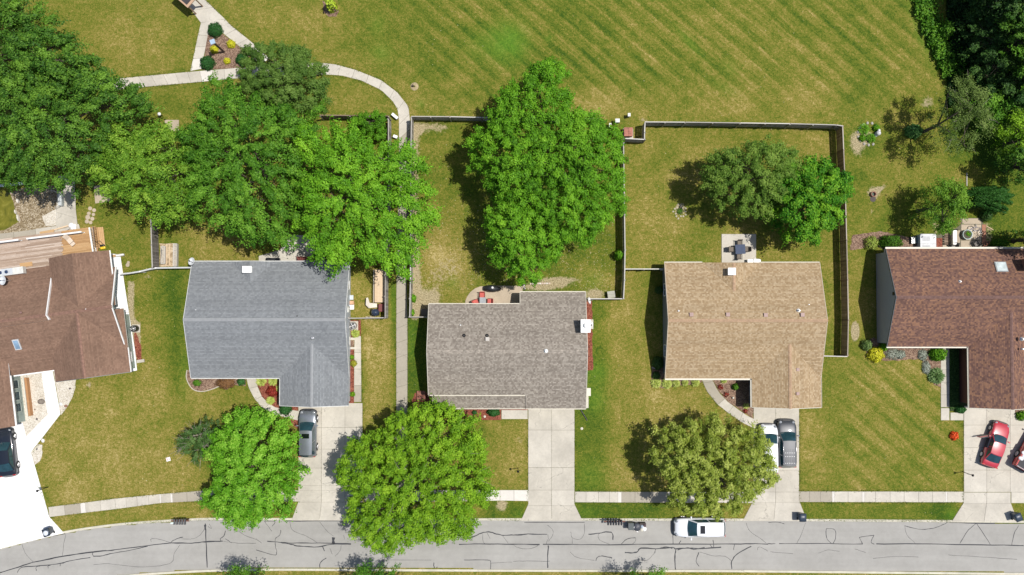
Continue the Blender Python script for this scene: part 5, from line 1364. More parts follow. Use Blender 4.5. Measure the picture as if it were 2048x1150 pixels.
tree('cherry_tree', 'mid green tree behind the white lidded box, left of the conifer', 'tree', [(1848, 385), (1870, 368), (1900, 362), (1918, 380), (1925, 410), (1920, 440), (1905, 462), (1880, 470), (1862, 462), (1852, 430), (1858, 405)], 6.8, 2.6, leafmat('cherry leaves', (.035, .11, .008), (.11, .26, .018), (.28, .47, .05)), base=(1836, 422), seed=74, group='trees of the right hand garden', per=150, leaf=.15, spacing=.7)
tree('small_tree', 'dark leafed tree on the lawn at the right edge above the brown roof', 'tree', [(2025, 455), (2060, 440), (2120, 450), (2130, 500), (2070, 510), (2035, 492)], 7.5, 2.8, LM_DARK, seed=75, group='trees of the right hand garden', per=110)

# fan shaped evergreen: flat sprays side by side
def evergreen(px_, py_, rx, ry, h, label):
    r = np.random.default_rng(91); c_ = G(px_, py_, 0)
    root = thing('conifer', label, 'conifer', c_, 0, 'trees of the right hand garden')
    Cs, Ns, As, Ts = [], [], [], []
    for i in range(46):
        a = r.uniform(0, 6.28); q_ = math.sqrt(r.random()); x = rx * q_ * math.cos(a); y = ry * q_ * math.sin(a)
        z0 = h * (1 - .55 * q_ * q_); m = 420
        u = unit(np.array([[1, .35 * math.sin(i), 0.0]]))[0]; ln = r.uniform(.7, 1.1)
        t_ = r.uniform(-1, 1, m); s_ = r.normal(0, .14, m)
        sd = np.array([-u[1], u[0], 0])
        zz = z0 - .5 * (t_ ** 2) - s_ ** 2 * 9 + r.uniform(-.12, .05, m)
        Cs.append(np.stack([x + u[0] * t_ * ln + sd[0] * s_, y + u[1] * t_ * ln + sd[1] * s_, zz], 1))
        Ns.append(unit(np.stack([sd[0] * s_ * 6, sd[1] * s_ * 6, np.full(m, .6)], 1) + r.normal(0, .3, (m, 3))))
        As.append(unit(np.stack([np.full(m, u[0]), np.full(m, u[1]), r.normal(0, .3, m)], 1) + r.normal(0, .4, (m, 3))))
        Ts.append(r.normal(.5, .15, m) + .6 * (.15 - np.abs(s_)))
    C = np.concatenate(Cs); Nn = np.concatenate(Ns); A = np.concatenate(As)
    A = unit(A - Nn * np.sum(A * Nn, 1, keepdims=True)); Ll = r.uniform(.1, .17, len(C))
    link('crown', leaf_mesh('crown', C, Nn, A, Ll * .5, Ll * 1.3, np.concatenate(Ts), leafmat('conifer needles', (.012, .055, .008), (.032, .125, .018), (.09, .24, .035))), root)
    t_ = MB(); t_.tube([(0, 0, -.1), (0, 0, h * .8)], [.14, .06], 8); t_.build('trunk', BARK, root)
evergreen(1960, 403, 1.9, 1.15, 3.6, 'dark fan-branched conifer right of the cherry tree')

# ------------------------------------------------------------------ shrubs and flowers
def shrub(name, label, cat, px_, py_, r_px, h, mat, n=900, leaf=.09, ry=None, seed=1, group=None, flower=None, tintb=.5, spiky=False, stem=True):
    r = np.random.default_rng(seed); hh = h * .45
    c_ = G(px_, py_, hh); rx = r_px / 20.0; ry_ = (ry or r_px) / 20.0
    root = thing(name, label, cat, (c_.x, c_.y, 0), 0, group)
    v = unit(r.normal(0, 1, (n, 3))); v[:, 2] = np.abs(v[:, 2])
    nlob = 9; la = r.uniform(0, 6.28, nlob)
    az = np.arctan2(v[:, 1], v[:, 0])
    f_ = 1 + .07 * np.sin(az * 5 + la[0]) + .05 * np.sin(az * 9 + la[1]) + r.normal(0, .05, n)
    q_ = r.random(n) ** .18
    C = v * q_[:, None] * np.array([rx, ry_, h]) * f_[:, None]
    C[:, 2] = C[:, 2] * .97 + .03
    Nn = unit(v + r.normal(0, .35, (n, 3)))
    if spiky:
        A = unit(v * np.array([1, 1, .4]) + r.normal(0, .15, (n, 3))); Nn = unit(np.cross(A, np.cross(np.array([0, 0, 1.0]), A)) + 1e-6)
    else:
        A = unit(np.cross(Nn, r.normal(0, 1, (n, 3))))
    A = unit(A - Nn * np.sum(A * Nn, 1, keepdims=True))
    L_ = r.uniform(.7, 1.3, n) * leaf
    link('foliage', leaf_mesh('foliage', C, Nn, A, L_ * (.35 if spiky else .75), L_ * (1.8 if spiky else 1.1), r.normal(tintb, .18, n), mat), root)
    if stem:
        s_ = MB()
        for i in range(4):
            a = i * 1.57 + seed; s_.tube([(0, 0, -.05), (math.cos(a) * rx * .5, math.sin(a) * ry_ * .5, h * .7)], [.03, .015], 5)
        o = s_.build('stems', BARK, root)
    if flower:
        m = max(6, n // 12); v = unit(r.normal(0, 1, (m, 3))); v[:, 2] = np.abs(v[:, 2]) + .2; v = unit(v)
        C = v * np.array([rx, ry_, h]) * 1.03; Nn = unit(v + [0, 0, .5]); A = unit(np.cross(Nn, r.normal(0, 1, (m, 3))))
        link('flowers', leaf_mesh('flowers', C, Nn, A, np.full(m, leaf * .8), np.full(m, leaf * .8), r.normal(.5, .2, m), flower), root)
    return root
LM_BOX = leafmat('boxwood leaves', (0.012, 0.065, 0.014), (0.030, 0.125, 0.025), (0.070, 0.205, 0.045), .12)
S = shrub
g_ = 'clipped round dark shrubs in the triangular bed'
S('round_shrub', 'dark clipped shrub at the top point of the triangular bed', 'shrub', 429, 59, 15.5, 1.0, LM_BOX, 2400, .09, seed=1, group=g_)
S('round_shrub', 'dark clipped shrub at the bottom left corner of the triangular bed', 'shrub', 413.5, 125, 15, 1.0, LM_BOX, 2400, .09, seed=2, group=g_)
S('round_shrub', 'dark clipped shrub at the bed corner under the dull round-crowned tree', 'shrub', 483, 118, 13, .9, LM_BOX, 1800, .09, seed=3, group=g_)
g_ = 'yellow shrubs in the triangular bed'
S('yellow_shrub', 'largest yellow shrub, right of the sign post', 'shrub', 461.5, 87.5, 9, .6, LM_YEL, 1300, .07, seed=4, group=g_)
S('yellow_shrub', 'yellow shrub on the left side of the triangular bed', 'shrub', 427.5, 98.5, 8.5, .6, LM_YEL, 1300, .07, seed=5, group=g_)
S('yellow_shrub', 'smallest yellow shrub, low in the triangular bed', 'shrub', 453.5, 121.5, 7, .5, LM_YEL, 900, .07, seed=6, group=g_)
tree('hedge', 'leafy green hedge in the corner of the fence beside the footpath', 'hedge', [(702, 232), (735, 222), (772, 226), (778, 250), (776, 286), (750, 290), (725, 270), (705, 255)], 2.6, 1.4, LM_BRIGHT, seed=81, per=150, leaf=.13, spacing=.55, clump=(.4, .4, .3), lump=.4, trunk_r=.06, tintb=.3)
S('sapling', 'lime green sapling standing in a mulch ring at the top of the field', 'sapling', 661, 9, 11, 2.6, leafmat('lime leaves', (.25, .38, .02), (.45, .6, .04), (.62, .75, .12), .2), 260, .22, seed=8, ry=10)
g_ = 'pale hostas below the tan roof'
for i, (x, y, q_, lab) in enumerate([(1312, 766, 9, 'hosta at the left corner under the tan roof eave'), (1334, 767, 9.5, 'broadest hosta, second from the left under the tan eave'), (1352.5, 766, 6.5, 'middle hosta of the five under the tan eave'), (1370, 765, 5, 'smallest hosta, fourth from the left under the tan eave'), (1391, 765, 6.5, 'hosta nearest the curved walk under the tan eave')]):
    S('hosta', lab, 'hosta', x, y, q_, .45, LM_HOST, 420, .16, seed=100 + i, group=g_, spiky=True, stem=False)
S('shrub', 'blue green shrub against the dark west wall of the tan roofed house', 'shrub', 1316, 726, 11, 1.1, LM_BLUE, 1100, .12, ry=14, seed=110)
S('shrub', 'small dark shrub in the shade at the upper end of the dark west wall', 'shrub', 1318, 580, 8, .9, LM_BLUE, 500, .12, seed=111)
S('shrub', 'dark shrub behind the leftmost hosta', 'shrub', 1313, 751, 8, .7, LM_BLUE, 500, .12, seed=112)
S('shrub', 'round green shrub at the shade edge beside the tan garage', 'shrub', 1471, 774, 6.5, .7, LM_MID, 600, .1, seed=113)
S('daylily', 'yellow plant under the tan eave right of the curved walk', 'plant', 1448, 761, 5, .4, LM_HOST, 160, .14, seed=114, spiky=True, stem=False)
for i, (x, y, q_, lab) in enumerate([(1441, 774, 6, 'red leafed plant beside the curved walk, upper one'), (1452, 789, 6, 'red leafed plant beside the curved walk, middle one'), (1491, 822, 5, 'red leafed plant beside the tan driveway corner')]):
    S('red_plant', lab, 'plant', x, y, q_, .25, LM_RED, 90, .11, seed=120 + i, group='red leafed plants beside the curved walk', stem=False)
S('daylily', 'yellow blades in the mulch beside the tan garage corner', 'plant', 1493, 812, 5, .4, LM_HOST, 60, .16, seed=124, spiky=True, stem=False)
S('red_shrub', 'dark red bush in the bed between grey roof and curved walk', 'shrub', 544, 783, 13, .7, LM_RED, 900, .12, ry=11, seed=130)
for i, (x, y, q_, lab) in enumerate([(522, 762, 10, 'variegated hosta left of the dark red bush, under the eave'), (546, 761, 9, 'variegated hosta above the dark red bush'), (558, 778, 7, 'variegated hosta right of the dark red bush'), (541, 801, 7, 'variegated hosta below the dark red bush')]):
    S('hosta', lab, 'hosta', x, y, q_, .4, LM_HOST, 330, .15, seed=131 + i, group='hostas around the dark red bush', spiky=True, stem=False)
S('shrub', 'green shrub behind the charcoal car under the garage corner', 'shrub', 570, 818, 13, 1.0, LM_BOX, 1500, .1, seed=136)
S('hosta', 'bright variegated hosta by the heat pump on the blue wall', 'hosta', 710.5, 667, 7.5, .45, LM_HOST, 330, .15, seed=137, spiky=True, stem=False)
S('yellow_shrub', 'olive gold round shrub in the narrow bed by the side walk', 'shrub', 707, 727, 7, .6, leafmat('gold leaves', (.16, .18, .02), (.34, .34, .03), (.5, .48, .07), .1), 700, .08, seed=138)
S('shrub', 'small light green clump near the upper end of the narrow bed', 'shrub', 703, 714.5, 5, .35, LM_LIME, 260, .1, seed=139)
S('shrub', 'small light green clump at the lower end of the narrow bed', 'shrub', 705, 788.5, 5.5, .4, LM_LIME, 260, .1, seed=140)
S('shrub', 'round dark green shrub in the red mulch by the middle driveway', 'shrub', 987, 824.5, 13, .9, LM_BOX, 1500, .1, ry=9, seed=141)
S('shrub', 'tiny green shrub in the red mulch below the taupe roof', 'shrub', 949, 825, 5, .4, LM_BOX, 350, .08, seed=142)
S('shrub', 'leafy green shrub against the fence near the red dirt patch', 'shrub', 826, 597, 6.5, .9, LM_BRIGHT, 500, .13, ry=8, seed=143)
S('shrub', 'small green weed in the fence corner by the taupe house', 'shrub', 824.5, 625, 4.5, .5, LM_BRIGHT, 260, .12, ry=7, seed=144)
S('shrub', 'green creeper hanging over the fence right of the large tree', 'shrub', 1238, 510, 9, 1.9, LM_BRIGHT, 500, .14, ry=11, seed=145)
S('flower_bush', 'bright yellow bush at the corner of the brown roofed house', 'bush', 1753, 709, 17, 1.0, LM_YEL, 1500, .12, ry=16, seed=150)
S('shrub', 'pale green leafy shrub left of the bright yellow bush', 'shrub', 1734, 690, 11, 1.0, leafmat('pale leaves', (.08, .16, .03), (.2, .32, .09), (.42, .52, .24)), 700, .13, seed=151)
S('shrub', 'deep green shrub under the eave behind the bright yellow bush', 'shrub', 1768, 694, 9, .9, LM_BRIGHT, 600, .12, seed=152)
for i, (x, y, rx, ry_, lab) in enumerate([(1786, 708, 16, 12, 'silver ground plant right of the bright yellow bush'), (1846, 710, 10, 12, 'silver ground plant left of the globe shrub'), (1853, 735, 9, 14, 'silver ground plant along the lower bed edge'), (1802, 709, 10, 9, 'silver ground plant in the middle of the bed')]):
    S('silver_plant', lab, 'plant', x, y, rx, .35, LM_SILV, 900, .09, ry=ry_, seed=153 + i, group='silver leafed plants below the brown roof', stem=False)
S('shrub', 'vivid globe shrub beside the shaded walk of the brown roofed house', 'shrub', 1878, 708, 17, 1.2, LM_BRIGHT, 1900, .12, ry=15, seed=157)
S('shrub', 'spreading grassy plant at the lower end of the silver bed', 'shrub', 1873, 752, 15, .6, leafmat('ornamental grass', (.05, .12, .03), (.13, .24, .07), (.3, .4, .18)), 600, .2, seed=158, spiky=True, stem=False)
S('shrub', 'small green shrub at the end of the ivy strip beside the drive', 'shrub', 1922, 819, 11, .7, LM_BOX, 700, .12, ry=8, seed=159)
S('flower_bush', 'round orange red flower mound on the lawn by the right driveway', 'flowers', 1909, 872, 9, .5, LM_ORNG, 700, .11, seed=160)
S('shrub', 'dark conifer shrub behind the brown roof, upper left corner', 'shrub', 1783, 484, 24, 1.5, leafmat('yew leaves', (.025, .09, .006), (.065, .18, .012), (.16, .32, .03)), 2600, .11, ry=15, seed=161)
S('shrub', 'pale variegated bush at the top left corner of the brown roof', 'shrub', 1744, 486, 15, .9, LM_HOST, 900, .12, seed=162, tintb=.35)
S('shrub', 'low green shrub at the right end of the yard behind the brown roof', 'shrub', 2000, 487, 20, .8, LM_MID, 1100, .12, ry=9, seed=163)
S('shrub', 'dark blue shrub by the paved corner under the conifer', 'shrub', 1974, 432, 11, 1.2, LM_BLUE, 700, .12, seed=164)
S('shrub', 'small leafy shrub at the foot of the leaning olive tree', 'shrub', 1829, 262, 16, 1.2, leafmat('pale blue leaves', (.05, .16, .03), (.15, .34, .08), (.30, .52, .18)), 1300, .2, ry=14, seed=165)
S('shrub', 'right hand garden shrub in the pool garden corner at the house', 'shrub', 2044, 832, 10, .8, LM_BRIGHT, 600, .13, seed=166)
for i, (x, y, q_, lab) in enumerate([(1728, 258, 11, 'bright green clump in the stone ringed bed'), (1753, 255, 7, 'small green clump in front of the white statue'), (1742, 276, 9, 'green clump at the lower edge of the stone ringed bed'), (1725, 276, 7, 'lowest left green clump of the stone ringed bed')]):
    S('garden_plant', lab, 'plant', x, y, q_, .5, LM_BRIGHT, 320, .13, seed=170 + i, group='plants in the stone ringed bed', spiky=(i % 2 == 0), stem=False)
S('shrub', 'green patch of leaves in the bed below the grey eave', 'shrub', 394, 766, 9, .4, LM_MID, 500, .1, seed=180, stem=False, ry=7)
S('red_shrub', 'rusty brown shrub in the bed below the grey eave', 'shrub', 450, 766, 20, .55, leafmat('rusty leaves', (.10, .05, .02), (.20, .10, .04), (.32, .18, .07), .1), 1500, .1, ry=13, seed=181)
S('shrub', 'rounded dark shrub against the wall by the front walk', 'shrub', 482, 763, 9, .6, LM_BOX, 600, .1, seed=182)
S('shrub', 'dark hollow evergreen where the brush meets the woodland', 'shrub', 1893, 60, 14, 2.0, LM_MID, 900, .16, ry=20, seed=183)
# brush edge of the woods: nobody could count it
r = np.random.default_rng(5)
line = [(1818, -40), (1832, 10), (1850, 55), (1866, 92), (1880, 122), (1890, 150)]
Cs = []; 
for i in range(9000):
    f = r.random() * (len(line) - 1); k_ = int(f); a = line[k_]; b = line[k_ + 1]; f -= k_
    px_ = a[0] + (b[0] - a[0]) * f + abs(r.normal(0, 17)) - 5 + 6 * math.sin(f * 9 + k_ * 2); py_ = a[1] + (b[1] - a[1]) * f + r.normal(0, 6)
    x_, y_ = G2(px_, py_); Cs.append((x_, y_, .05 + abs(r.normal(0, .3)) + .25 * math.sin(px_ * .3) ** 2))
C = np.array(Cs); m = len(C); Nn = unit(np.array([0, 0, .8]) + r.normal(0, .5, (m, 3))); A = unit(np.cross(Nn, r.normal(0, 1, (m, 3))))
o = link('brush', leaf_mesh('brush', C, Nn, A, r.uniform(.1, .2, m), r.uniform(.15, .3, m), r.normal(.55, .22, m), LM_MID))
tag(o, 'bright low brush along the woodland edge', 'brush', kind='stuff')
# ivy in the shaded strip
Cs = [(*G2(r.uniform(1899, 1916), r.uniform(694, 818)), r.uniform(.04, .2)) for i in range(2600)]
C = np.array(Cs); m = len(C); Nn = unit(np.array([0, 0, .8]) + r.normal(0, .4, (m, 3))); A = unit(np.cross(Nn, r.normal(0, 1, (m, 3))))
o = link('ivy', leaf_mesh('ivy', C, Nn, A, r.uniform(.07, .13, m), r.uniform(.1, .16, m), r.normal(.5, .2, m), LM_BLUE))
tag(o, 'dark ivy in the strip beside the brown garage wall', 'ivy', kind='stuff')
# forest floor litter under the woods
Cs = [(*G2(1890 + abs(r.normal(0, 1)) * 90, r.uniform(-90, 215)), r.uniform(.02, .6)) for i in range(30000)]
C = np.array(Cs); C = C[(C[:, 0] > G2(1893, 100)[0])]; m = len(C); Nn = unit(np.array([0, 0, .8]) + r.normal(0, .5, (m, 3))); A = unit(np.cross(Nn, r.normal(0, 1, (m, 3))))
o = link('undergrowth', leaf_mesh('undergrowth', C, Nn, A, r.uniform(.12, .22, m), r.uniform(.15, .3, m), r.normal(.3, .2, m), LM_WOOD))
tag(o, 'dark undergrowth beneath the woodland trees', 'undergrowth', kind='stuff')
# ------------------------------------------------------------------ fences
def fence(label, pts, h, mv, mh, side=1, pitch=0.15, pw=0.142, post_step=2.4, at_h=None, name='wooden_fence', group='wooden garden fences', lean=0.0):
    """pts: photo positions of the top rail; pickets stand on the given side of the rails"""
    W = [G(a, b, h if at_h is None else at_h) for a, b in pts]
    for w_ in W: w_.z = 0
    o0 = W[0].copy()
    root = thing(name, label, 'fence', o0, 0, group)
    pm = MB(); pm.box((0, 0, h / 2 + .04), (pw, 0.02, h - .06)); pm.add([(-pw / 2, -.01, h + .01), (pw / 2, -.01, h + .01), (0, -.01, h + .03), (-pw / 2, .01, h + .01), (pw / 2, .01, h + .01), (0, .01, h + .03)], [(0, 1, 2), (5, 4, 3)])
    pme = pm.mesh('picket', mv)
    qm = MB(); qm.box((0, 0, h / 2), (.1, .1, h + .08)); qme = qm.mesh('post', mv)
    cnt = 0
    for a, b in zip(W, W[1:]):
        d = b - a; L_ = d.length; u = d.normalized(); ang = math.atan2(u.y, u.x); n_ = Vector((-u.y, u.x, 0)) * side
        k = max(1, round(L_ / post_step))
        for i in range(k + 1):
            if i == 0 and a is not W[0]: continue
            link('post', qme, root, a + u * (L_ * i / k) - n_ * .07 - o0, ang)
        for z in (h * .18, h * .52, h * .88):
            r_ = MB(); r_.box((L_ / 2, 0, 0), (L_, .04, .09)); r_.build('rail', mh, root, a - o0 - n_ * .0 + Vector((0, 0, z)), ang)
        k2 = int(L_ / pitch)
        for i in range(k2):
            if cnt > 290: break
            p_ = a + u * (L_ * (i + .5) / k2) + n_ * .035 - o0
            o = link('picket', pme, root, p_ + Vector((0, 0, random.uniform(-.02, .02))), ang + random.uniform(-.02, .02)); cnt += 1
        # narrow capping board seen from above
        c_ = MB(); c_.box((L_ / 2, 0, 0), (L_ + .05, .09, .03)); c_.build('cap_board', mh, root, a - o0 + Vector((0, 0, h + .05)), ang)
    return root
FCAP = wood('pale grey cap wood', (0.30, 0.285, 0.26), (0.44, 0.42, 0.39), (0.60, 0.58, 0.54))
FCAPB = wood('brown cap wood', (0.24, 0.20, 0.16), (0.36, 0.31, 0.26), (0.48, 0.43, 0.37))
fence('grey fence along the field behind the large spurred tree', [(823, 233), (900, 233.5), (963, 235), (1060, 236), (1150, 237), (1200, 238)], 1.8, WOODG, FCAP, 1)
fence('grey fence right beside the footpath, bounding the yard of the taupe house', [(823, 236), (822, 300), (822, 400), (821, 500), (821, 560), (819.5, 634)], 1.7, WOODG, FCAP, 1)
fence('short grey return fence from the footpath to the taupe house', [(820, 634), (856, 634)], 1.6, WOODG, FCAP, -1)
fence('dark fence between the large spurred tree and the tan house lawn', [(1247, 286), (1248, 350), (1249, 430), (1250, 500), (1249, 560), (1247, 597)], 1.8, WOODG, FCAP, -1)
fence('short fence from the taupe house dish to the dark yard corner', [(1176, 597.5), (1247, 597.5)], 1.6, WOODG, FCAP, -1)
fence('grey fence along the field behind the tan house', [(1290, 244), (1370, 244.5), (1480, 246), (1580, 247.5), (1672, 250), (1685, 252)], 1.85, WOODG, FCAP, 1)
fence('stepped corner fence beside the rusty utility box', [(1290, 244), (1289, 265), (1289, 279), (1247, 277)], 1.8, WOODG, FCAP, -1)
fence('long brown fence on the right side of the tan house lawn', [(1685, 252), (1687, 300), (1690, 370), (1693, 480), (1695, 560), (1696.5, 640), (1695, 711)], 1.8, WOODB, FCAPB, -1)
fence('short brown fence from the tan roof to the long brown fence', [(1648, 712), (1694, 713)], 1.2, WOODB, FCAP, -1)
fence('pale topped fence between dark fence and the tan house wall', [(1250, 538), (1326, 538)], 1.5, WOODG, M('cream cap', (.55, .54, .48), .6), 1)
fence('grey fence left of the footpath, by the long tan planter box', [(777, 238), (777, 300), (777, 380), (775, 470), (771, 550), (770.5, 636)], 1.8, WOODG, WOODG_X, 1)
fence('short fence from the blue wall to the footpath fence, by the covered grill', [(697, 636.5), (771, 635.5)], 1.5, WOODG, FCAP, -1)
fence('dark fence behind the leafy hedge', [(640, 230.5), (700, 231), (777, 232)], 1.8, WOODG, WOODB_X, 1)
fence('dark grey fence left of the raised timber planters', [(302, 440), (303.5, 490), (305, 535)], 1.7, wood('dark board wood', (.10, .09, .08), (.17, .155, .14), (.26, .24, .22), (0, 0, 1)), FCAP, 1)
# smooth metal topped fence between the two left houses
pts = [(240, 548), (258, 546.5), (280, 543), (300, 538), (312, 536), (345, 535.5), (386, 535)]
W = [G(a, b, 1.3) for a, b in pts]; o0 = Vector((W[0].x, W[0].y, 0))
root = thing('metal_fence', 'curved grey metal panel fence between the red brown and grey roofed houses', 'fence', o0, 0)
for a, b in zip(W, W[1:]):
    m_ = MB(); aa, bb = a - o0, b - o0; aa.z = bb.z = .65; m_.bar(aa, bb, .05, 1.25); m_.build('panel', M('grey fence panel', (.30, .31, .31), .5), root)
    m_ = MB(); aa.z = bb.z = 1.3; m_.bar(aa, bb, .14, .05); m_.build('cap_board', M('pale fence cap', (.52, .53, .53), .4), root)
for a in W[::2]:
    m_ = MB(); m_.box((a.x - o0.x, a.y - o0.y, .68), (.12, .12, 1.36)); m_.build('post', WHITE, root)

# ------------------------------------------------------------------ cars
def paint(name, c, metal=0.0, rough=0.28): 
    if name in MC: return MC[name]
    t = NT(name); p = t.obj(); n = t.noise(p, 2.0, 3)
    t.col(t.ramp(n, [(0.3, tuple(x * .93 for x in c)), (0.7, tuple(min(1, x * 1.05) for x in c))]))
    t.rough(rough); t.b.inputs['Metallic'].default_value = metal; t.b.inputs['Coat Weight'].default_value = .9; t.b.inputs['Coat Roughness'].default_value = .05
    MC[name] = t.mat; return t.mat
HEADL = glassy('headlamp lens', (.28, .30, .33), .1)
TAILL = glassy('tail lamp lens', (.45, .02, .015), .15)
def car(label, px_, py_, deg, body, kind='sedan', L=4.7, Wd=1.82, roofm=None, sunroof=False, rails=None, lower=None, group='cars in the drives and on the road', door_open=False, ribs=False, name='parked_car', bed=None, at=None):
    c_ = G(px_, py_, 0) if at is None else at
    root = thing(name, label, 'pickup' if kind == 'pickup' else 'car', (c_.x, c_.y, at.z if at else (0.05 if py_ < 1040 else -0.1)), math.radians(deg), group)
    w2 = Wd / 2; bm_ = MB()
    if kind == 'sedan': tops = [(-.5, .80, .62), (-.485, .90, .80), (-.45, .94, .93), (-.36, .97, .97), (-.2, .99, .96), (0, 1, .94), (.18, .995, .92), (.27, .985, .90), (.36, .96, .84), (.43, .90, .76), (.475, .80, .66), (.497, .66, .52)]; hr_ = 1.44
    elif kind == 'pickup': tops = [(-.5, .93, .95), (-.495, .97, 1.0), (-.45, .985, 1.02), (-.2, .99, 1.02), (0, 1, 1.02), (.1, 1, 1.03), (.22, .99, 1.04), (.36, .97, 1.0), (.44, .93, .93), (.48, .85, .82), (.498, .72, .66)]; hr_ = 1.82
    else: tops = [(-.5, .82, .80), (-.488, .92, .96), (-.45, .96, 1.03), (-.3, .985, 1.03), (0, 1, 1.02), (.18, .995, 1.02), (.27, .985, 1.02), (.36, .965, .96), (.43, .91, .88), (.475, .81, .76), (.497, .66, .58)]; hr_ = 1.70
    rows = []
    for fx, fw, top in tops:
        x = fx * L; w_ = w2 * fw; e = .25 if abs(fx) < .48 else .34
        half = [(.80 * w_, e), (.965 * w_, e + .07), (w_, .55 if top > .6 else .42), (.985 * w_, top - .13 if top > .6 else top - .06), (.93 * w_, top - .04), (.78 * w_, top), (.4 * w_, top + .025), (0, top + .035)]
        rows.append([(x, y, z) for y, z in half] + [(x, -y, z) for y, z in half[-2::-1]])
    bm_.grid(rows)
    bm_.add(rows[0], [tuple(range(len(rows[0])))], 0, True); bm_.add(rows[-1], [tuple(range(len(rows[-1])))[::-1]], 0, True)
    bm_.build('body', body, root, sub=1)
    sk_ = MB(); sk_.box((0, 0, .27), (L * .93, Wd * .90, .16)); sk_.build('underbody', BLACK, root, bevel=.03)
    # bumper bands
    lo = lower or M('dark bumper', (.03, .03, .035), .5)
    for sgn, nm in ((1, 'front_bumper'), (-1, 'rear_bumper')):
        fb = MB(); zz = .42
        pts_ = [(sgn * L * .44, -w2 * .93, zz), (sgn * L * .478, -w2 * .80, zz), (sgn * L * .5, -w2 * .5, zz), (sgn * L * .503, 0, zz), (sgn * L * .5, w2 * .5, zz), (sgn * L * .478, w2 * .80, zz), (sgn * L * .44, w2 * .93, zz)]
        fb.tube(smooth_line(pts_, 3), .075, 6); fb.build(nm, lo, root)
    # cabin
    if kind == 'sedan': xb, xf, rb, rf = -.38 * L, .20 * L, -.20 * L, .045 * L
    elif kind == 'pickup': xb, xf, rb, rf = -.06 * L, .24 * L, -.02 * L, .135 * L
    elif kind == 'van': xb, xf, rb, rf = -.475 * L, .30 * L, -.43 * L, .125 * L
    else: xb, xf, rb, rf = -.475 * L, .235 * L, -.42 * L, .075 * L
    hb = .93 if kind == 'sedan' else 1.02
    bw, rw = w2 * .90, w2 * .70
    cab = MB(); NX, NY = 6, 6
    def top_pt(i, j):
        f = i / NX; g = j / NY * 2 - 1
        x = rb + (rf - rb) * f; fx = 1 - .05 * (2 * f - 1) ** 2
        return (x + (.05 * (1 - g * g) if f > .9 else (-.05 * (1 - g * g) if f < .1 else 0)), rw * g * fx, hr_ - .045 * g * g - .03 * (2 * f - 1) ** 2)
    top_rows = [[top_pt(i, j) for j in range(NY + 1)] for i in range(NX + 1)]
    def base_pt(i, j):
        f = i / NX; g = j / NY * 2 - 1
        x = xb + (xf - xb) * f
        return (x + (.13 * (1 - g * g) if f > .9 else (-.10 * (1 - g * g) if f < .1 else 0)), bw * g * (1 - .05 * (2 * f - 1) ** 2), hb)
    per_t = [(NX, j) for j in range(NY + 1)] + [(i, NY) for i in range(NX - 1, -1, -1)] + [(0, j) for j in range(NY - 1, -1, -1)] + [(i, 0) for i in range(1, NX)]
    ring_t = [Vector(top_pt(*q_)) for q_ in per_t]; ring_b = [Vector(base_pt(*q_)) for q_ in per_t]
    nR = len(ring_t)
    cab.add(ring_t + ring_b, [(i, i + nR, (i + 1) % nR + nR, (i + 1) % nR) for i in range(nR)], 0, False)
    cab.build('pillars', roofm or body, root)
    rf_ = MB(); rf_.grid(top_rows); rf_.build('roof', roofm or body, root)
    # glass a touch proud of the pillars
    def pane(nm, idx, lo_=.10, hi_=.93, mat=CARGLASS, e0=.0, e1=.0):
        g_ = MB(); A_ = [ring_b[k].lerp(ring_t[k], lo_) for k in idx]; B_ = [ring_b[k].lerp(ring_t[k], hi_) for k in idx]
        if e0: A_[0] = A_[0].lerp(A_[1], e0); B_[0] = B_[0].lerp(B_[1], e0)
        if e1: A_[-1] = A_[-1].lerp(A_[-2], e1); B_[-1] = B_[-1].lerp(B_[-2], e1)
        cn = sum(A_ + B_, Vector()) / (2 * len(A_)); nn = (A_[-1] - A_[0]).cross(B_[0] - A_[0]).normalized()
        if nn.dot(Vector((cn.x - (xb + xf) / 2 if 'w' == nm[0] or 'r' == nm[0] else 0, cn.y, .3))) < 0: nn = -nn
        if nm == 'rear_window' and nn.x > 0: nn = -nn
        if nm == 'windshield' and nn.x < 0: nn = -nn
        vs = [v + nn * .012 for v in A_ + B_]; k_ = len(A_)
        g_.add(vs, [(i, i + 1, i + 1 + k_, i + k_) for i in range(k_ - 1)], 0, True)
        return g_.build(nm, mat, root)
    pane('windshield', list(range(0, NY + 1)), .04, .97, e0=.18, e1=.18)
    left = list(range(NY, NY + NX + 1)); right = [0] + list(range(nR - 1, nR - NX - 0, -1)) + [NY + NX + NY]
    right = [0] + [nR - 1 - k for k in range(NX - 1)] + [NX + 2 * NY]
    h_ = 3
    if kind != 'pickup':
        pane('side_window', left[:h_ + 1], .12, .9, e0=.35, e1=.1); pane('side_window', left[h_:], .12, .9, e0=.1, e1=.25)
        pane('side_window', right[:h_ + 1], .12, .9, e0=.35, e1=.1); pane('side_window', right[h_:], .12, .9, e0=.1, e1=.25)
    else:
        pane('side_window', left, .12, .9, e0=.35, e1=.25); pane('side_window', right, .12, .9, e0=.35, e1=.25)
    pane('rear_window', list(range(NX + NY, NX + 2 * NY + 1)), .08 if kind == 'sedan' else .2, .94, e0=.2, e1=.2)
    # wheels
    wr = .33 if kind == 'sedan' else (.39 if kind == 'pickup' else .36)
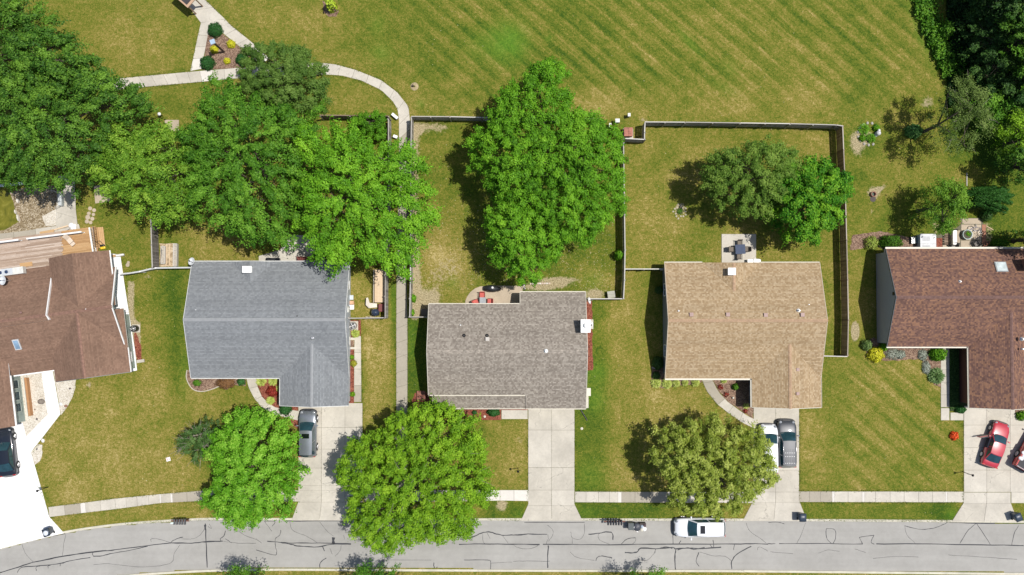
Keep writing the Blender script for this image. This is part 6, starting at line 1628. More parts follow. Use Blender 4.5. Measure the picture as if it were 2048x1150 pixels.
    for fx in (.31, -.29):
        for sgn in (1, -1):
            ty = MB(); y = sgn * (w2 - .10)
            ty.tube([(0, -.11, 0), (0, -.08, 0), (0, .08, 0), (0, .11, 0)], [wr * .92, wr, wr, wr * .92], 20)
            o = ty.build('wheel', RUBBER, root, (fx * L, y, wr))
            rm_ = MB(); rm_.tube([(0, sgn * .10, 0), (0, sgn * .135, 0)], [wr * .64, wr * .60], 16)
            for k in range(5):
                a_ = k * 1.2566; rm_.bar((0, sgn * .14, 0), (math.cos(a_) * wr * .56, sgn * .14, math.sin(a_) * wr * .56), .05, .03)
            rm_.build('rim', ALU, o)
            ar = MB(); ar.tube([(0, -.02, 0), (0, .02, 0)], [wr * 1.16, wr * 1.14], 20); ar.build('wheel_arch', BLACK, root, (fx * L, sgn * (w2 * .985 - .02), wr + .02))
    for sgn in (1, -1):
        hl_ = MB(); hz = .66 if kind == 'sedan' else .82
        hl_.lathe((L * .445, sgn * w2 * .66, hz), [(0.02, -.08), (.15, -.05), (.17, .0), (.12, .04), (.02, .055)], 12, sx=.95, sy=.9); hl_.build('headlight', HEADL, root)
        tl_ = MB(); tl_.box((-L * .478, sgn * w2 * .74, .80 if kind == 'sedan' else .92), (.12, .3, .16)); tl_.build('taillight', TAILL, root, bevel=.03)
        mr = MB(); mr.box((xf - .28 * (1 if kind != 'sedan' else 1.1), sgn * (w2 + .10), hb + .06), (.13, .2, .13)); mr.bar((xf - .28, sgn * w2 * .92, hb), (xf - .28, sgn * (w2 + .03), hb + .04), .05, .04); mr.build('mirror', body, root, bevel=.02)
    gr_ = MB(); gr_.box((L * .488, 0, .58 if kind == 'sedan' else .68), (.05, w2 * .8, .16)); gr_.build('grille', BLACKM, root, bevel=.01)
    wpr = MB()
    for sgn in (1, -1): pass
    wp0 = Vector((xf + .06, .1, hb + .05)); wpr.bar(wp0, wp0 + Vector((-.12, .6, .06)), .02, .015); wpr.build('wiper', BLACK, root)
    if sunroof:
        s_ = MB(); s_.box((rf - .48, 0, hr_ + .0), (.46, rw * 1.15, .02)); s_.build('sunroof', glassy('sunroof glass', (.006, .008, .01), .05), root, bevel=.01)
    if rails:
        for sgn in (1, -1):
            r_ = MB(); r_.tube([(rb + .2, sgn * rw * .92, hr_ - .05), (rb + .32, sgn * rw * .93, hr_ + .04), (rf - .25, sgn * rw * .93, hr_ + .04), (rf - .1, sgn * rw * .9, hr_ - .05)], .022, 6); r_.build('roof_rail', rails, root)
    if ribs:
        for k in range(6):
            y = (k - 2.5) * .17; r_ = MB(); r_.box(((rb + rf) / 2 - .35, y, hr_ - .0), (1.5, .035, .025)); r_.build('roof_rib', roofm or body, root)
        for xk in (-.95, -.3, .05):
            for k in range(6):
                r_ = MB(); r_.box(((rb + rf) / 2 + xk, (k - 2.5) * .17, hr_ + .02), (.07, .05, .02)); r_.build('roof_stud', WHITE, root)
    if door_open:
        dd = MB(); hx, hy = xf - .25, w2 * .97
        e_ = Vector((hx - 1.08 * math.cos(math.radians(62)), hy + 1.08 * math.sin(math.radians(62)), 0))
        a_ = Vector((hx, hy, 0))
        dd.bar(a_ + Vector((0, 0, .6)), e_ + Vector((0, 0, .6)), .10, .62); d_ = dd.build('door', body, root, bevel=.02)
        dd = MB(); dd.bar(a_.lerp(e_, .1) + Vector((0, 0, 1.1)), e_ + Vector((0, 0, 1.1)), .03, .38); dd.build('door_window', CARGLASS, d_)
        dd = MB(); dd.bar(a_.lerp(e_, .08) + Vector((.05, .06, .6)), a_.lerp(e_, .92) + Vector((.05, .06, .6)), .03, .5); dd.build('door_trim', M('tan trim cloth', (.25, .22, .19), .9), d_)
        dd = MB(); dd.box((hx - .75, w2 * .89, .68), (.95, .2, .56)); dd.build('door_opening', M('navy interior', (.012, .014, .03), .9), root)
    if kind == 'pickup':
        bd = MB(); bd.box((-.30 * L, 0, .86), (.36 * L, Wd * .80, .03)); 
        bx_ = bd.build('bed_floor', M('bed liner', (.05, .05, .055), .8), root, (0, 0, .215))
        for sgn in (1, -1):
            s_ = MB(); s_.box((-.29 * L, sgn * w2 * .93, 1.12), (.40 * L, .1, .2)); s_.build('bed_side', body, root, bevel=.02)
        s_ = MB(); s_.box((-.493 * L, 0, 1.1), (.07, Wd * .86, .24)); s_.build('tailgate', M('tailgate grey', (.42, .36, .38), .4), root, bevel=.02)
    return root
BLK = paint('black car paint', (.012, .016, .026)); CHA = paint('charcoal car paint', (.25, .275, .31), .6, .3); WHT = paint('white car paint', (.74, .76, .80)); GRY = paint('dark grey car paint', (.055, .06, .07), .15, .42)
SILV = paint('silver roof paint', (.12, .125, .135), .1, .5); REDP = paint('faded red car paint', (.46, .035, .055), .0, .35); RED2 = paint('red truck paint', (.50, .015, .02))
car('black sedan on the bright white drive at the left edge', 19.5, 903, 98, BLK, 'sedan', 4.75, 1.85)
car('charcoal hatchback with dark sunroof, nose at the grey garage', 619, 865, 90, CHA, 'suv', 4.65, 1.80, sunroof=True, group='cars in the drives and on the road')
car('white van half under the olive toned street tree', 1533, 896, 90, WHT, 'van', 4.9, 1.9)
car('dark grey off-road wagon with ribbed roof and roof rails', 1569, 885, 90, GRY, 'suv', 4.7, 1.90, roofm=SILV, rails=CHROME, ribs=True)
car('white wagon with black sunroof parked on the road', 1397, 1052, 180, WHT, 'suv', 5.05, 1.92, sunroof=True, lower=M('dark bumper blue', (.03, .035, .05), .4))
car('faded red sedan with its left front door standing open', 1984, 887, 71, REDP, 'sedan', 4.55, 1.76, door_open=True)
tk = car('red pickup truck cut off by the right edge of the view', 2062, 887, 60, RED2, 'pickup', 5.6, 1.98, name='pickup_truck')
c_ = G(2045, 912, 1.1)
root = thing('load_sack', 'white sacks lying in the bed of the red pickup', 'sacks', (c_.x, c_.y, 1.14), math.radians(60))
for i in range(3):
    m_ = MB(); m_.lathe((i * .3 - .3, .1 * (-1) ** i, .12), [(0.05, -.10), (.17, -.07), (.20, .0), (.15, .07), (.04, .10)], 12, sy=1.4); m_.build('sack', M('white sack', (.75, .75, .76), .7), root)

# ------------------------------------------------------------------ garden and roof things
def dish(label, px_, py_, h, r=.45, az=200, tilt=40, mast=.5, name='satellite_dish', mat=None):
    c_ = G(px_, py_, h + .3); root = thing(name, label, 'satellite dish', (c_.x, c_.y, h), math.radians(az), 'satellite dishes on the roofs')
    m_ = MB(); m_.tube([(0, 0, -.35), (0, 0, mast * .6), (.1, 0, mast)], .03, 8); m_.build('mast', ALU, root)
    R_ = Matrix.Rotation(math.radians(tilt), 3, 'Y'); m_ = MB(); n_ = 20
    vs = []; fs = []
    for i in range(5):
        rr_ = r * i / 4; 
        for k in range(n_):
            a = 2 * math.pi * k / n_; vs.append(R_ @ Vector((rr_ * math.cos(a), rr_ * .92 * math.sin(a), .35 * rr_ * rr_ / r)) + Vector((.12, 0, mast)))
    for i in range(4):
        for k in range(n_): fs.append((i * n_ + k, i * n_ + (k + 1) % n_, (i + 1) * n_ + (k + 1) % n_, (i + 1) * n_ + k))
    m_.add(vs, fs, 0, True); o = m_.build('reflector', mat or M('dish grey white', (.66, .68, .70), .4), root); s_ = o.modifiers.new('thickness', 'SOLIDIFY'); s_.thickness = .02
    e = R_ @ Vector((-.1, 0, r * 1.15)) + Vector((.12, 0, mast)); b_ = R_ @ Vector((-r * .95, 0, .1)) + Vector((.12, 0, mast))
    m_ = MB(); m_.tube([b_, e], .015, 5); m_.box(e, (.12, .08, .09)); m_.build('feed_arm', BLACK, root)
    return root
dish('pale satellite dish at the north west corner of the grey roof', 388.5, 525, 2.45, .42, 150, 30)
dish('large pale satellite dish on the red brown roof at the left edge', 14, 561, 3.0, .50, 180, 25, .6)
dish('narrow white satellite dish hanging off the taupe roof corner', 1174, 602, 2.3, .36, 10, 68, .45, mat=WHITE)

def ac_unit(label, px_, py_, r=.42, mat=None):
    c_ = G(px_, py_, .4); root = thing('heat_pump', label, 'heat pump', (c_.x, c_.y, 0.02), 0, 'air conditioners beside the houses')
    m_ = MB(); m_.box((0, 0, .04), (r * 2.4, r * 2.4, .08)); m_.build('pad', CONC, root)
    m_ = MB(); m_.lathe((0, 0, .08), [(r, 0), (r, .68), (r * .96, .74), (r * .8, .76)], 20, cap=False); m_.build('casing', mat or M('grey casing', (.36, .36, .34), .5), root)
    m_ = MB(); m_.lathe((0, 0, .72), [(0.02, 0), (r * .8, 0)], 20, cap=False); m_.build('fan_well', BLACK, root)
    g = MB()
    for k in range(4):
        a = k * 1.5708 + .4; g.bar((0, 0, .79), (math.cos(a) * r * .75, math.sin(a) * r * .75, .79), .11, .02)
    g.lathe((0, 0, .77), [(.1, 0), (.1, .04), (.0, .05)], 10); g.build('fan_blades', ALU, root)
    m_ = MB()
    for rr_ in (.35, .6, .85):
        pts_ = [(math.cos(a * .3142) * r * rr_, math.sin(a * .3142) * r * rr_, .84) for a in range(21)]; m_.tube(pts_, .012, 4)
    o = m_.build('fan_guard', ALU, root); return root
ac_unit('round heat pump in the mulch beside the blue wall', 706, 651.5, .38)
ac_unit('black and white heat pump at the end of the bright side walk', 269.5, 657, .33, BLACK)
ac_unit('white heat pump half hidden under the tall white chimney', 1177.5, 648.5, .40, WHITE)
# pads and small items at the east wall of the grey roofed house
for i, (x, y, m2, lab) in enumerate([(703, 596, BLACKM, 'dark framed folded chair leaning at the blue wall'), (703, 606, M('terracotta crate', (.55, .33, .2), .8), 'tan crate below the dark chair by the blue wall'), (703, 614, WHITE, 'white lidded box by the blue wall, lowest of the row')]):
    c_ = G(x, y, .2); root = thing(['garden_chair', 'crate', 'storage_box'][i], lab, ['chair', 'crate', 'box'][i], (c_.x, c_.y, 0), 0)
    if i == 0:
        m_ = MB(); m_.box((0, .05, .42), (.46, .46, .05)); m_.build('seat', M('chair mesh white', (.5, .55, .57), .6), root)
        m_ = MB(); m_.box((-.22, 0.05, .65), (.04, .46, .45)); m_.build('backrest', m2, root)
        for sx_ in (-1, 1):
            for sy_ in (-1, 1):
                m_ = MB(); m_.tube([(sx_ * .21, .05 + sy_ * .21, 0), (sx_ * .2, .05 + sy_ * .2, .42)], .02, 5); m_.build('leg', m2, root)
    else:
        m_ = MB(); m_.box((0, 0, .2), (.5, .38 if i == 1 else .48, .4)); m_.build('body', m2, root, bevel=.02)
        m_ = MB(); m_.box((0, 0, .42), (.54, .42 if i == 1 else .52, .05)); m_.build('lid', WHITE if i == 2 else m2, root, bevel=.015)
# covered grill, red box, cream cover, long planter
def block(name, label, cat, px_, py_, dims, mat, z=0, deg=0, lid=None, h_at=None, part='body', group=None, bev=.02, lidmat=None, legs=False):
    c_ = G(px_, py_, dims[2] if h_at is None else h_at); root = thing(name, label, cat, (c_.x, c_.y, z), math.radians(deg), group)
    m_ = MB(); m_.box((0, 0, dims[2] / 2), dims); m_.build(part, mat, root, bevel=bev)
    if lid: m_ = MB(); m_.box((0, 0, dims[2] + lid / 2), (dims[0] + .08, dims[1] + .08, lid)); m_.build('lid', lidmat or mat, root, bevel=.015)
    return root
c_ = G(750, 624.5, .9); root = thing('covered_grill', 'blue black grill lid gleaming beside the dark red box', 'grill', (c_.x, c_.y, 0), 0)
m_ = MB(); m_.lathe((0, 0, .55), [(.30, 0), (.36, .1), (.36, .25), (.28, .42), (.05, .5)], 18, sx=1.15); m_.build('lid', paint('blue black enamel', (.03, .045, .08)), root)
m_ = MB(); m_.box((-.05, 0, .45), (.85, .66, .12)); m_.build('shelf', BLACKM, root, bevel=.02)
for sx_ in (-1, 1):
    for sy_ in (-1, 1): m_ = MB(); m_.tube([(sx_ * .32, sy_ * .26, 0), (sx_ * .3, sy_ * .24, .5)], .02, 5); m_.build('leg', BLACKM, root)
m_ = MB(); m_.tube([(-.15, -.36, .82), (.15, -.36, .82)], .02, 6); m_.build('handle', CHROME, root)
block('storage_box', 'dark red lidded box between grill and fence', 'box', 763.5, 615.5, (.55, .7, .6), M('dark red plastic', (.17, .035, .03), .5), lid=.06)
c_ = G(741, 607, .8); root = thing('garden_umbrella', 'folded cream parasol lying against the planter box', 'parasol', (c_.x, c_.y, 0), 0)
m_ = MB(); m_.add([(-.45, .55, .72), (-.5, -.15, .62), (-.2, -.45, .55), (.6, -.38, .5), (.6, .0, .6), (-.1, .05, .8), (-.3, .6, .75)], [(0, 1, 5, 6), (1, 2, 5), (2, 3, 4, 5)], 0, False); o = m_.build('canopy', M('cream canvas', (.72, .66, .56), .8), root); s_ = o.modifiers.new('thickness', 'SOLIDIFY'); s_.thickness = .08
m_ = MB(); m_.tube([(0, 0, 0), (0, 0, .8)], .03, 6); m_.build('pole', ALU, root)
c_ = G(759.5, 572, .8); root = thing('planter_box', 'long tan plywood topped planter box along the footpath fence', 'planter', (c_.x, c_.y, 0), 0)
m_ = MB(); m_.box((0, 0, .4), (1.05, 3.2, .8)); m_.build('box', M('planter side', (.10, .06, .045), .8), root)
for k in range(4): m_ = MB(); m_.box(((k - 1.5) * .26 + .02, 0, .82), (.255, 3.25, .03)); m_.build('top_board', WOODT, root)
m_ = MB(); m_.box((-.60, 0, .8), (.08, 3.3, .05)); m_.build('edge_rail', FCAPB, root)
# picnic bench and dark bin under the tree on the grey house patio
c_ = G(612, 517, .6); root = thing('garden_bench', 'dark red bench on the patio beside the grey roof', 'bench', (c_.x, c_.y, .05), 0)
for k in range(3): m_ = MB(); m_.box((0, -.18 + k * .16, .45), (1.9, .13, .04)); m_.build('seat_board', M('dark red wood', (.20, .05, .04), .7), root)
for k in range(2): m_ = MB(); m_.box((0, -.32, .62 + k * .17), (1.9, .04, .13)); m_.build('back_board', M('dark red wood', (.20, .05, .04), .7), root)
for sx_ in (-1, 1): m_ = MB(); m_.box((sx_ * .8, -.05, .22), (.07, .45, .44)); m_.build('leg', BLACKM, root)
block('storage_box', 'low black box on the patio edge above the grey roof', 'box', 546, 521, (1.3, .45, .45), BLACK, z=.05, lid=.04)

# utility boxes
UG = 'utility boxes on the lawn'
UT = M('utility green grey', (.16, .22, .27), .6); UW = M('utility white top', (.66, .67, .62), .5)
block('utility_box', 'white topped utility box nearest the large spurred tree', 'utility box', 1235, 241, (.36, .30, .85), UT, lid=.05, lidmat=UW, group=UG)
block('utility_box', 'small white topped utility box farthest out on the lawn', 'utility box', 1258.3, 229.5, (.2, .26, .8), UT, lid=.05, lidmat=UW, group=UG)
block('utility_box', 'narrow pale utility pedestal at the edge of the tree crown', 'utility box', 1220.5, 251, (.16, .4, .7), UW, lid=.05, lidmat=UW, group=UG)
c_ = G(1257, 264, .75); root = thing('utility_cabinet', 'rusty red metal cabinet beside the stepped fence corner', 'cabinet', (c_.x, c_.y, 0), 0)
m_ = MB(); m_.box((.05, -.02, .04), (1.0, 1.0, .08)); m_.build('plinth', CONC, root)
m_ = MB(); m_.box((0, .02, .4), (.80, .80, .66)); m_.build('body', M('rusty metal', (.16, .06, .04), .8, .4, 5.0), root)
for k in (-1, 1): m_ = MB(); m_.box((k * .215, .02, .75), (.42, .88, .04)); m_.build('lid_panel', M('rusty lid', (.34, .13, .09), .7, .45, 4.0), root)
# pipes beside the footpath
for i, (x, y, l_, dg, lab) in enumerate([(789.5, 232, .75, -40, 'long white capped utility post leaning by the footpath bend'), (790.5, 273, .45, -20, 'short white utility post by the footpath')]):
    c_ = G(x, y, .5); root = thing('utility_post', lab, 'post', (c_.x, c_.y, 0), math.radians(dg), 'white posts beside the footpath')
    m_ = MB(); m_.box((0, 0, .25), (l_ * .95, .26, .5)); m_.build('body', M('post grey', (.25, .27, .3), .6), root, bevel=.05); m_ = MB(); m_.box((0, 0, .53), (l_, .3, .08)); m_.build('cap', WHITE, root, bevel=.06)
# globe lamp
c_ = G(318.5, 228, .9); root = thing('globe_light', 'white globe light on the lawn above the bright spreading tree', 'lamp', (c_.x, c_.y, 0), 0)
m_ = MB(); m_.tube([(0, 0, 0), (0, 0, .75)], .04, 8); m_.build('post', BLACKM, root); m_ = MB(); m_.lathe((0, 0, .9), [(.03, -.17), (.14, -.11), (.18, 0), (.14, .11), (.02, .18)], 14); m_.build('globe', WHITE, root)
# stump with straw ring
c_ = G(829, 173, 0); root = thing('tree_stump', 'short stump in a ring of straw on the field', 'stump', (c_.x, c_.y, 0), 0)
m_ = MB(); m_.lathe((0, 0, 0), [(.42, .0), (.36, .06), (.1, .05)], 14, cap=False); m_.build('straw_ring', M('straw', (.36, .29, .17), .95, .35, 9), root)
m_ = MB(); m_.tube([(-.1, 0, 0), (-.14, .04, .45)], [.10, .08], 9); m_.build('stump', BARK, root)
# park sign in the bed
c0 = G(448, 104, 0); top = G(416.5, 74.5, 3.4); 
root = thing('park_sign', 'post with small pale blue sign rising from the triangular bed', 'sign', c0, 0)
d_ = Vector((c0.x * 0, 0, 3.3)); m_ = MB(); m_.tube([(0, 0, 0), (0, 0, 3.3)], [.11, .09], 8); m_.build('post', BLACKM, root)
m_ = MB(); m_.box((0, 0, 3.42), (.48, .46, .08), rz=.35); m_.build('sign_board', M('pale blue sign', (.35, .47, .60), .4), root, bevel=.01)
m_ = MB(); m_.tube([(0, 0, 3.3), (0.0, .0, 3.4)], .09, 8); m_.build('bracket', BLACKM, root)
# park kiosk at the top edge
c_ = G(368, -8, 2.3); root = thing('park_shelter', 'corner of a dark roofed timber shelter at the top edge', 'shelter', (c_.x, c_.y, 0), math.radians(-41), None)
m_ = MB(); m_.box((0, 0, 2.35), (2.2, 1.3, .12)); m_.build('roof_frame', M('tan shelter trim', (.45, .30, .20), .7), root)
m_ = MB(); m_.box((.05, 0, 2.43), (1.6, .95, .06)); m_.build('roof', M('charcoal roofing', (.045, .04, .045), .9), root)
for sx_ in (-1, 1):
    for sy_ in (-1, 1): m_ = MB(); m_.box((sx_ * .95, sy_ * .5, 1.15), (.12, .12, 2.3)); m_.build('post', WOODB, root)
# dog house
c_ = G(1222.5, 589, .6); root = thing('dog_house', 'small pale roofed dog house in the yard corner by the dark fence', 'dog house', (c_.x, c_.y, 0), math.radians(8))
m_ = MB(); m_.box((0, 0, .28), (.66, .5, .56)); m_.build('wall', M('dark kennel wall', (.07, .07, .06), .8), root)
for k in (-1, 1): m_ = MB(); m_.box((0, k * .17, .62), (.74, .36, .04), M=Matrix.Rotation(-k * .45, 3, 'X')); m_.build('roof_panel', M('kennel roof', (.42, .42, .36), .7), root)
# edging stones
g_ = 'pale edging stones above the middle house'
o0 = G(1080, 567, 0); root = thing('stone_edging', 'row of pale edging stones on the grass above the taupe roof', 'edging', o0, 0, g_)
for i in range(9):
    c_ = G(1062 + i * 4.6, 567.6 - .1 * i, 0) - o0; m_ = MB(); m_.box((0, 0, .07), (.2, .16, .14)); o = m_.build('edging_stone', M('edging stone %d' % (i % 3), [(.62, .52, .44), (.66, .62, .56), (.58, .46, .38)][i % 3], .9), root, (c_.x, c_.y, 0), random.uniform(-.2, .2), bevel=.02)
for i, (x, y) in enumerate([(1047.5, 571), (1049, 576.5)]):
    c_ = G(x, y, 0); m_ = MB(); m_.box((0, 0, .07), (.2, .24, .14)); o = m_.build('edging_stone', M('edging stone 1', (.66, .62, .56), .9), None, (c_.x, c_.y, 0), .1, bevel=.03); tag(o, ['pale stone at the upper corner of the semicircular patio', 'pale stone just below the corner stone of the semicircular patio'][i], 'stone', g_)
# round stepping stones in the left garden
for i, (x, y, q_) in enumerate([(180.5, 417, 4), (188.5, 420.5, 3.8), (178, 427, 3.8), (187, 429, 3.4), (176, 434.5, 5), (185, 437.5, 4), (174, 443, 4.2), (181.5, 445, 3.6)]):
    c_ = G(x, y, 0); m_ = MB(); m_.lathe((0, 0, 0), [(q_ / 20, -.01), (q_ / 20, .045), (q_ / 20 - .02, .055), (.0, .056)], 14, smooth=False); o = m_.build('stepping_stone', CONC_S, None, (c_.x, c_.y, 0)); tag(o, ['topmost round stepping stone of the cluster above the deck corner', 'second highest stepping stone, at the right of the cluster', 'stepping stone left of the cluster middle, below the topmost', 'smallest stepping stone in the middle right of the cluster', 'largest stepping stone at the left of the cluster', 'stepping stone right of the largest one', 'lowest left stepping stone of the cluster, nearest the deck', 'small lowest right stepping stone nearest the deck'][i], 'stepping stone', 'round stepping stones')
for i, (x, y, q_) in enumerate([(257, 525, 3), (255.5, 530, 4)]):
    c_ = G(x, y, 0); m_ = MB(); m_.lathe((0, 0, 0), [(q_ / 20, -.01), (q_ / 20, .045), (.0, .056)], 12, smooth=False); o = m_.build('stepping_stone', CONC_S, None, (c_.x, c_.y, 0)); tag(o, ['smaller round stone above the curved metal fence', 'larger round stone above the curved metal fence'][i], 'stepping stone', 'round stepping stones')

# ------------------------------------------------------------------ furniture on the patios
def dining_chair(label, x, y, deg, mat, frame, z=.05, group=None, w_=.48, name='patio_chair', arm=True):
    c_ = G(x, y, .45); root = thing(name, label, 'chair', (c_.x, c_.y, z), math.radians(deg), group)
    m_ = MB(); m_.box((0, 0, .43), (w_, w_, .05)); m_.build('seat', mat, root, bevel=.015)
    m_ = MB(); m_.box((0, -w_ / 2 - .03, .70), (w_, .05, .48), M=Matrix.Rotation(.16, 3, 'X')); m_.build('backrest', mat, root, bevel=.015)
    for sx_ in (-1, 1):
        for sy_ in (-1, 1): m_ = MB(); m_.tube([(sx_ * w_ * .5, sy_ * w_ * .48, 0), (sx_ * w_ * .48, sy_ * w_ * .45, .43)], .016, 5); m_.build('leg', frame, root)
        if arm: m_ = MB(); m_.tube([(sx_ * w_ * .54, -w_ * .5, .64), (sx_ * w_ * .54, w_ * .42, .64), (sx_ * w_ * .5, w_ * .46, .43)], .02, 5); m_.build('armrest', frame, root)
    return root
def table(label, x, y, sx_, sy_, mat, frame, z=.05, deg=0, h=.73):
    c_ = G(x, y, h); root = thing('patio_table', label, 'table', (c_.x, c_.y, z), math.radians(deg))
    m_ = MB(); m_.box((0, 0, h - .02), (sx_, sy_, .04)); m_.build('table_top', mat, root, bevel=.01)
    for a in (-1, 1):
        for b in (-1, 1): m_ = MB(); m_.tube([(a * (sx_ / 2 - .08), b * (sy_ / 2 - .08), 0), (a * (sx_ / 2 - .08), b * (sy_ / 2 - .08), h - .04)], .025, 6); m_.build('leg', frame, root)
    return root
SLATE = M('slate blue table', (.075, .095, .15), .85, spec=.2)
BRSL = M('brown sling fabric', (.16, .135, .11), .8)
table('slate blue square table on the square patio of the tan house', 1480.5, 498.5, .98, .95, SLATE, BLACKM, deg=3)
CG = 'brown sling chairs around the slate blue table'
for x, y, dg, lab in [(1462, 498.5, -90, 'brown sling chair left of the slate blue table'), (1479, 486, 180, 'brown sling chair above the slate blue table'), (1494, 498.5, 90, 'brown sling chair right of the slate blue table'), (1478, 513, 0, 'brown sling chair below the slate blue table')]:
    dining_chair(lab, x, y, dg, BRSL, BLACKM, group=CG)
block('cooler_box', 'white cooler on the patio at the tan eave', 'cooler', 1500.5, 523.5, (.5, .42, .5), WHITE, z=.05, lid=.06)
c_ = G(1514, 521.5, .5); root = thing('hose_reel', 'white hose reel box right of the cooler at the tan eave', 'hose reel', (c_.x, c_.y, .02), math.radians(-4))
m_ = MB(); m_.box((0, 0, .22), (.62, .42, .44)); m_.build('body', WHITE, root, bevel=.06); m_ = MB(); m_.box((.25, .02, .35), (.3, .3, .22)); m_.build('cover', WHITE, root, bevel=.05); m_ = MB(); m_.tube([(-.1, -.22, .3), (-.1, -.3, .3), (-.1, -.3, .45)], .02, 6); m_.build('crank', BLACK, root)
REDC = M('red cushion', (.50, .10, .08), .7)
table('grey glass square table among the red chairs', 965.5, 602, .62, .72, M('grey glass table', (.34, .36, .38), .2), ALU, z=.05)
RG = 'red chairs on the semicircular patio'
for x, y, dg, lab in [(964.5, 590, 180, 'red chair above the grey glass table'), (951.5, 604.5, -70, 'red chair left of the grey glass table, turned askew'), (980, 602.5, 90, 'red chair right of the grey glass table')]:
    dining_chair(lab, x, y, dg, REDC, M('dark red frame', (.18, .03, .03), .5), group=RG, w_=.5)
c_ = G(985, 577, .6); root = thing('covered_grill', 'long black covered grill with a white disc on the semicircular patio', 'grill', (c_.x, c_.y, .05), math.radians(-4))
m_ = MB(); rows = []
for i in range(9):
    x = -.82 + i * .205; hh = (.62, .78, .95, 1.0, 1.0, .98, .82, .74, .55)[i]; ww = (.2, .26, .28, .31, .32, .30, .24, .2, .12)[i]
    rows.append([(x, -ww * 1.15, .05), (x, -ww, hh * .8), (x, -ww * .5, hh), (x, ww * .5, hh), (x, ww, hh * .8), (x, ww * 1.15, .05)])
m_.grid(rows); m_.add(rows[0], [(0, 1, 2, 3, 4, 5)]); m_.add(rows[-1], [(5, 4, 3, 2, 1, 0)]); m_.build('cover', M('black vinyl cover', (.022, .023, .026), .45), root)
m_ = MB(); m_.lathe((.0, 0.08, 1.0), [(.11, 0), (.11, .03), (0.0, .035)], 14); m_.build('lid_knob', WHITE, root)
# sunken opening is plain shade; gate leaf and board at the taupe house corner
c_ = G(850, 614, 0); root = thing('leaning_board', 'thin dark pole leaning to the taupe roof corner', 'pole', (c_.x, c_.y, 0), 0)
m_ = MB(); m_.tube([(-.35, .35, 0.02), (.35, -.25, .9)], .025, 6); m_.build('pole', BLACKM, root)
block('storage_box', 'grey flat lidded deck box in the yard corner beside the taupe house', 'box', 850, 625, (.7, .62, .35), M('grey deck box', (.12, .11, .10), .7), lid=.04)
# red paver box south west of the taupe house
c_ = G(842, 793, .3); root = thing('paver_step', 'red brown slab step in the mulch at the taupe house corner', 'step', (c_.x, c_.y, 0), 0)
for i in range(2): m_ = MB(); m_.box((0, .32 - i * .5, .14), (.85, .46, .28)); m_.build('slab', M('red brown slab', (.24, .10, .07), .8), root, bevel=.01)
# white downspout block east of the taupe house
block('meter_cabinet', 'cream cabinet against the east wall of the taupe house', 'cabinet', 1176.5, 784, (.42, .7, .7), CREAM, lid=.04)
block('side_step', 'pale step below the cream cabinet of the taupe house', 'step', 1174, 803, (.3, 1.3, .35), M('pale step', (.55, .52, .44), .8))
c_ = G(1168, 828, 0); m_ = MB(); m_.tube(smooth_line([G(1162, 820, .08) - c_, G(1166, 827, .08) - c_, G(1171, 835, .06) - c_, G(1174, 841, .05) - c_], 3), .06, 7); o = m_.build('drain_hose', BLACK, None, c_); tag(o, 'black drain hose curving onto the green lawn by the drive', 'hose')
# cement pieces on the lawns
for i, (x, y, q_, lab) in enumerate([(1163.5, 857, 3, 'broken pale stone on the lawn right of the middle driveway'), (336, 867, .1, None)]):
    if not lab: continue
    c_ = G(x, y, 0); m_ = MB(); m_.lathe((0, 0, 0), [(q_ / 20, 0), (q_ / 22, .07), (.02, .1)], 7, smooth=False); o = m_.build('stone', M('pale rock', (.6, .56, .48), .9), None, c_); tag(o, lab, 'stone')

# brown garden frames left of the grey roofed house
PG = 'raised timber planters beside the dark grey fence'
for i, (x, lab) in enumerate([(325.5, 'raised timber planter nearest the dark grey fence'), (350, 'outer raised timber planter beside the tan lawn')]):
    c_ = G(x, 510, .4); root = thing('raised_planter', lab, 'planter', (c_.x, c_.y, 0), 0, PG)
    ln = 1.75 if i == 0 else 2.25
    for k in (-1, 1): m_ = MB(); m_.box((k * .18, 0, .2), (.06, ln, .4)); m_.build('side_board', FCAP, root)
    for k in (-1, 1): m_ = MB(); m_.box((0, k * ln / 2, .2), (.3, .06, .4)); m_.build('end_board', FCAP, root)
    m_ = MB(); m_.box((0, 0, .3), (.30, ln - .08, .1)); m_.build('soil', M('pale soil', (.42, .38, .32), .95, .3, 8), root)
    m_ = MB(); m_.box((0, 0, .405), (.34, ln, .02)); 
c_ = G(337, 510, 0); root = thing('timber_edging', 'thin timber edging frame between the two raised planters', 'edging', (c_.x, c_.y, 0), 0)
for a_, b_ in (((-.2, -1.1), (-.2, 1.1)), ((.15, -1.1), (.15, 1.1)), ((-.9, -1.1), (.7, -1.1)), ((-.9, 1.1), (-.6, 1.1))): m_ = MB(); m_.bar((a_[0], a_[1], .05), (b_[0], b_[1], .05), .06, .1); m_.build('board', WOODT, root)
c_ = G(325, 515, 0); m_ = MB(); m_.tube([(-.2, -.9, .1), (.05, .1, .5), (.3, .8, 1.0)], .02, 5); o = m_.build('garden_stake', BLACKM, None, c_); tag(o, 'dark bent stake leaning over the timber planters', 'stake')

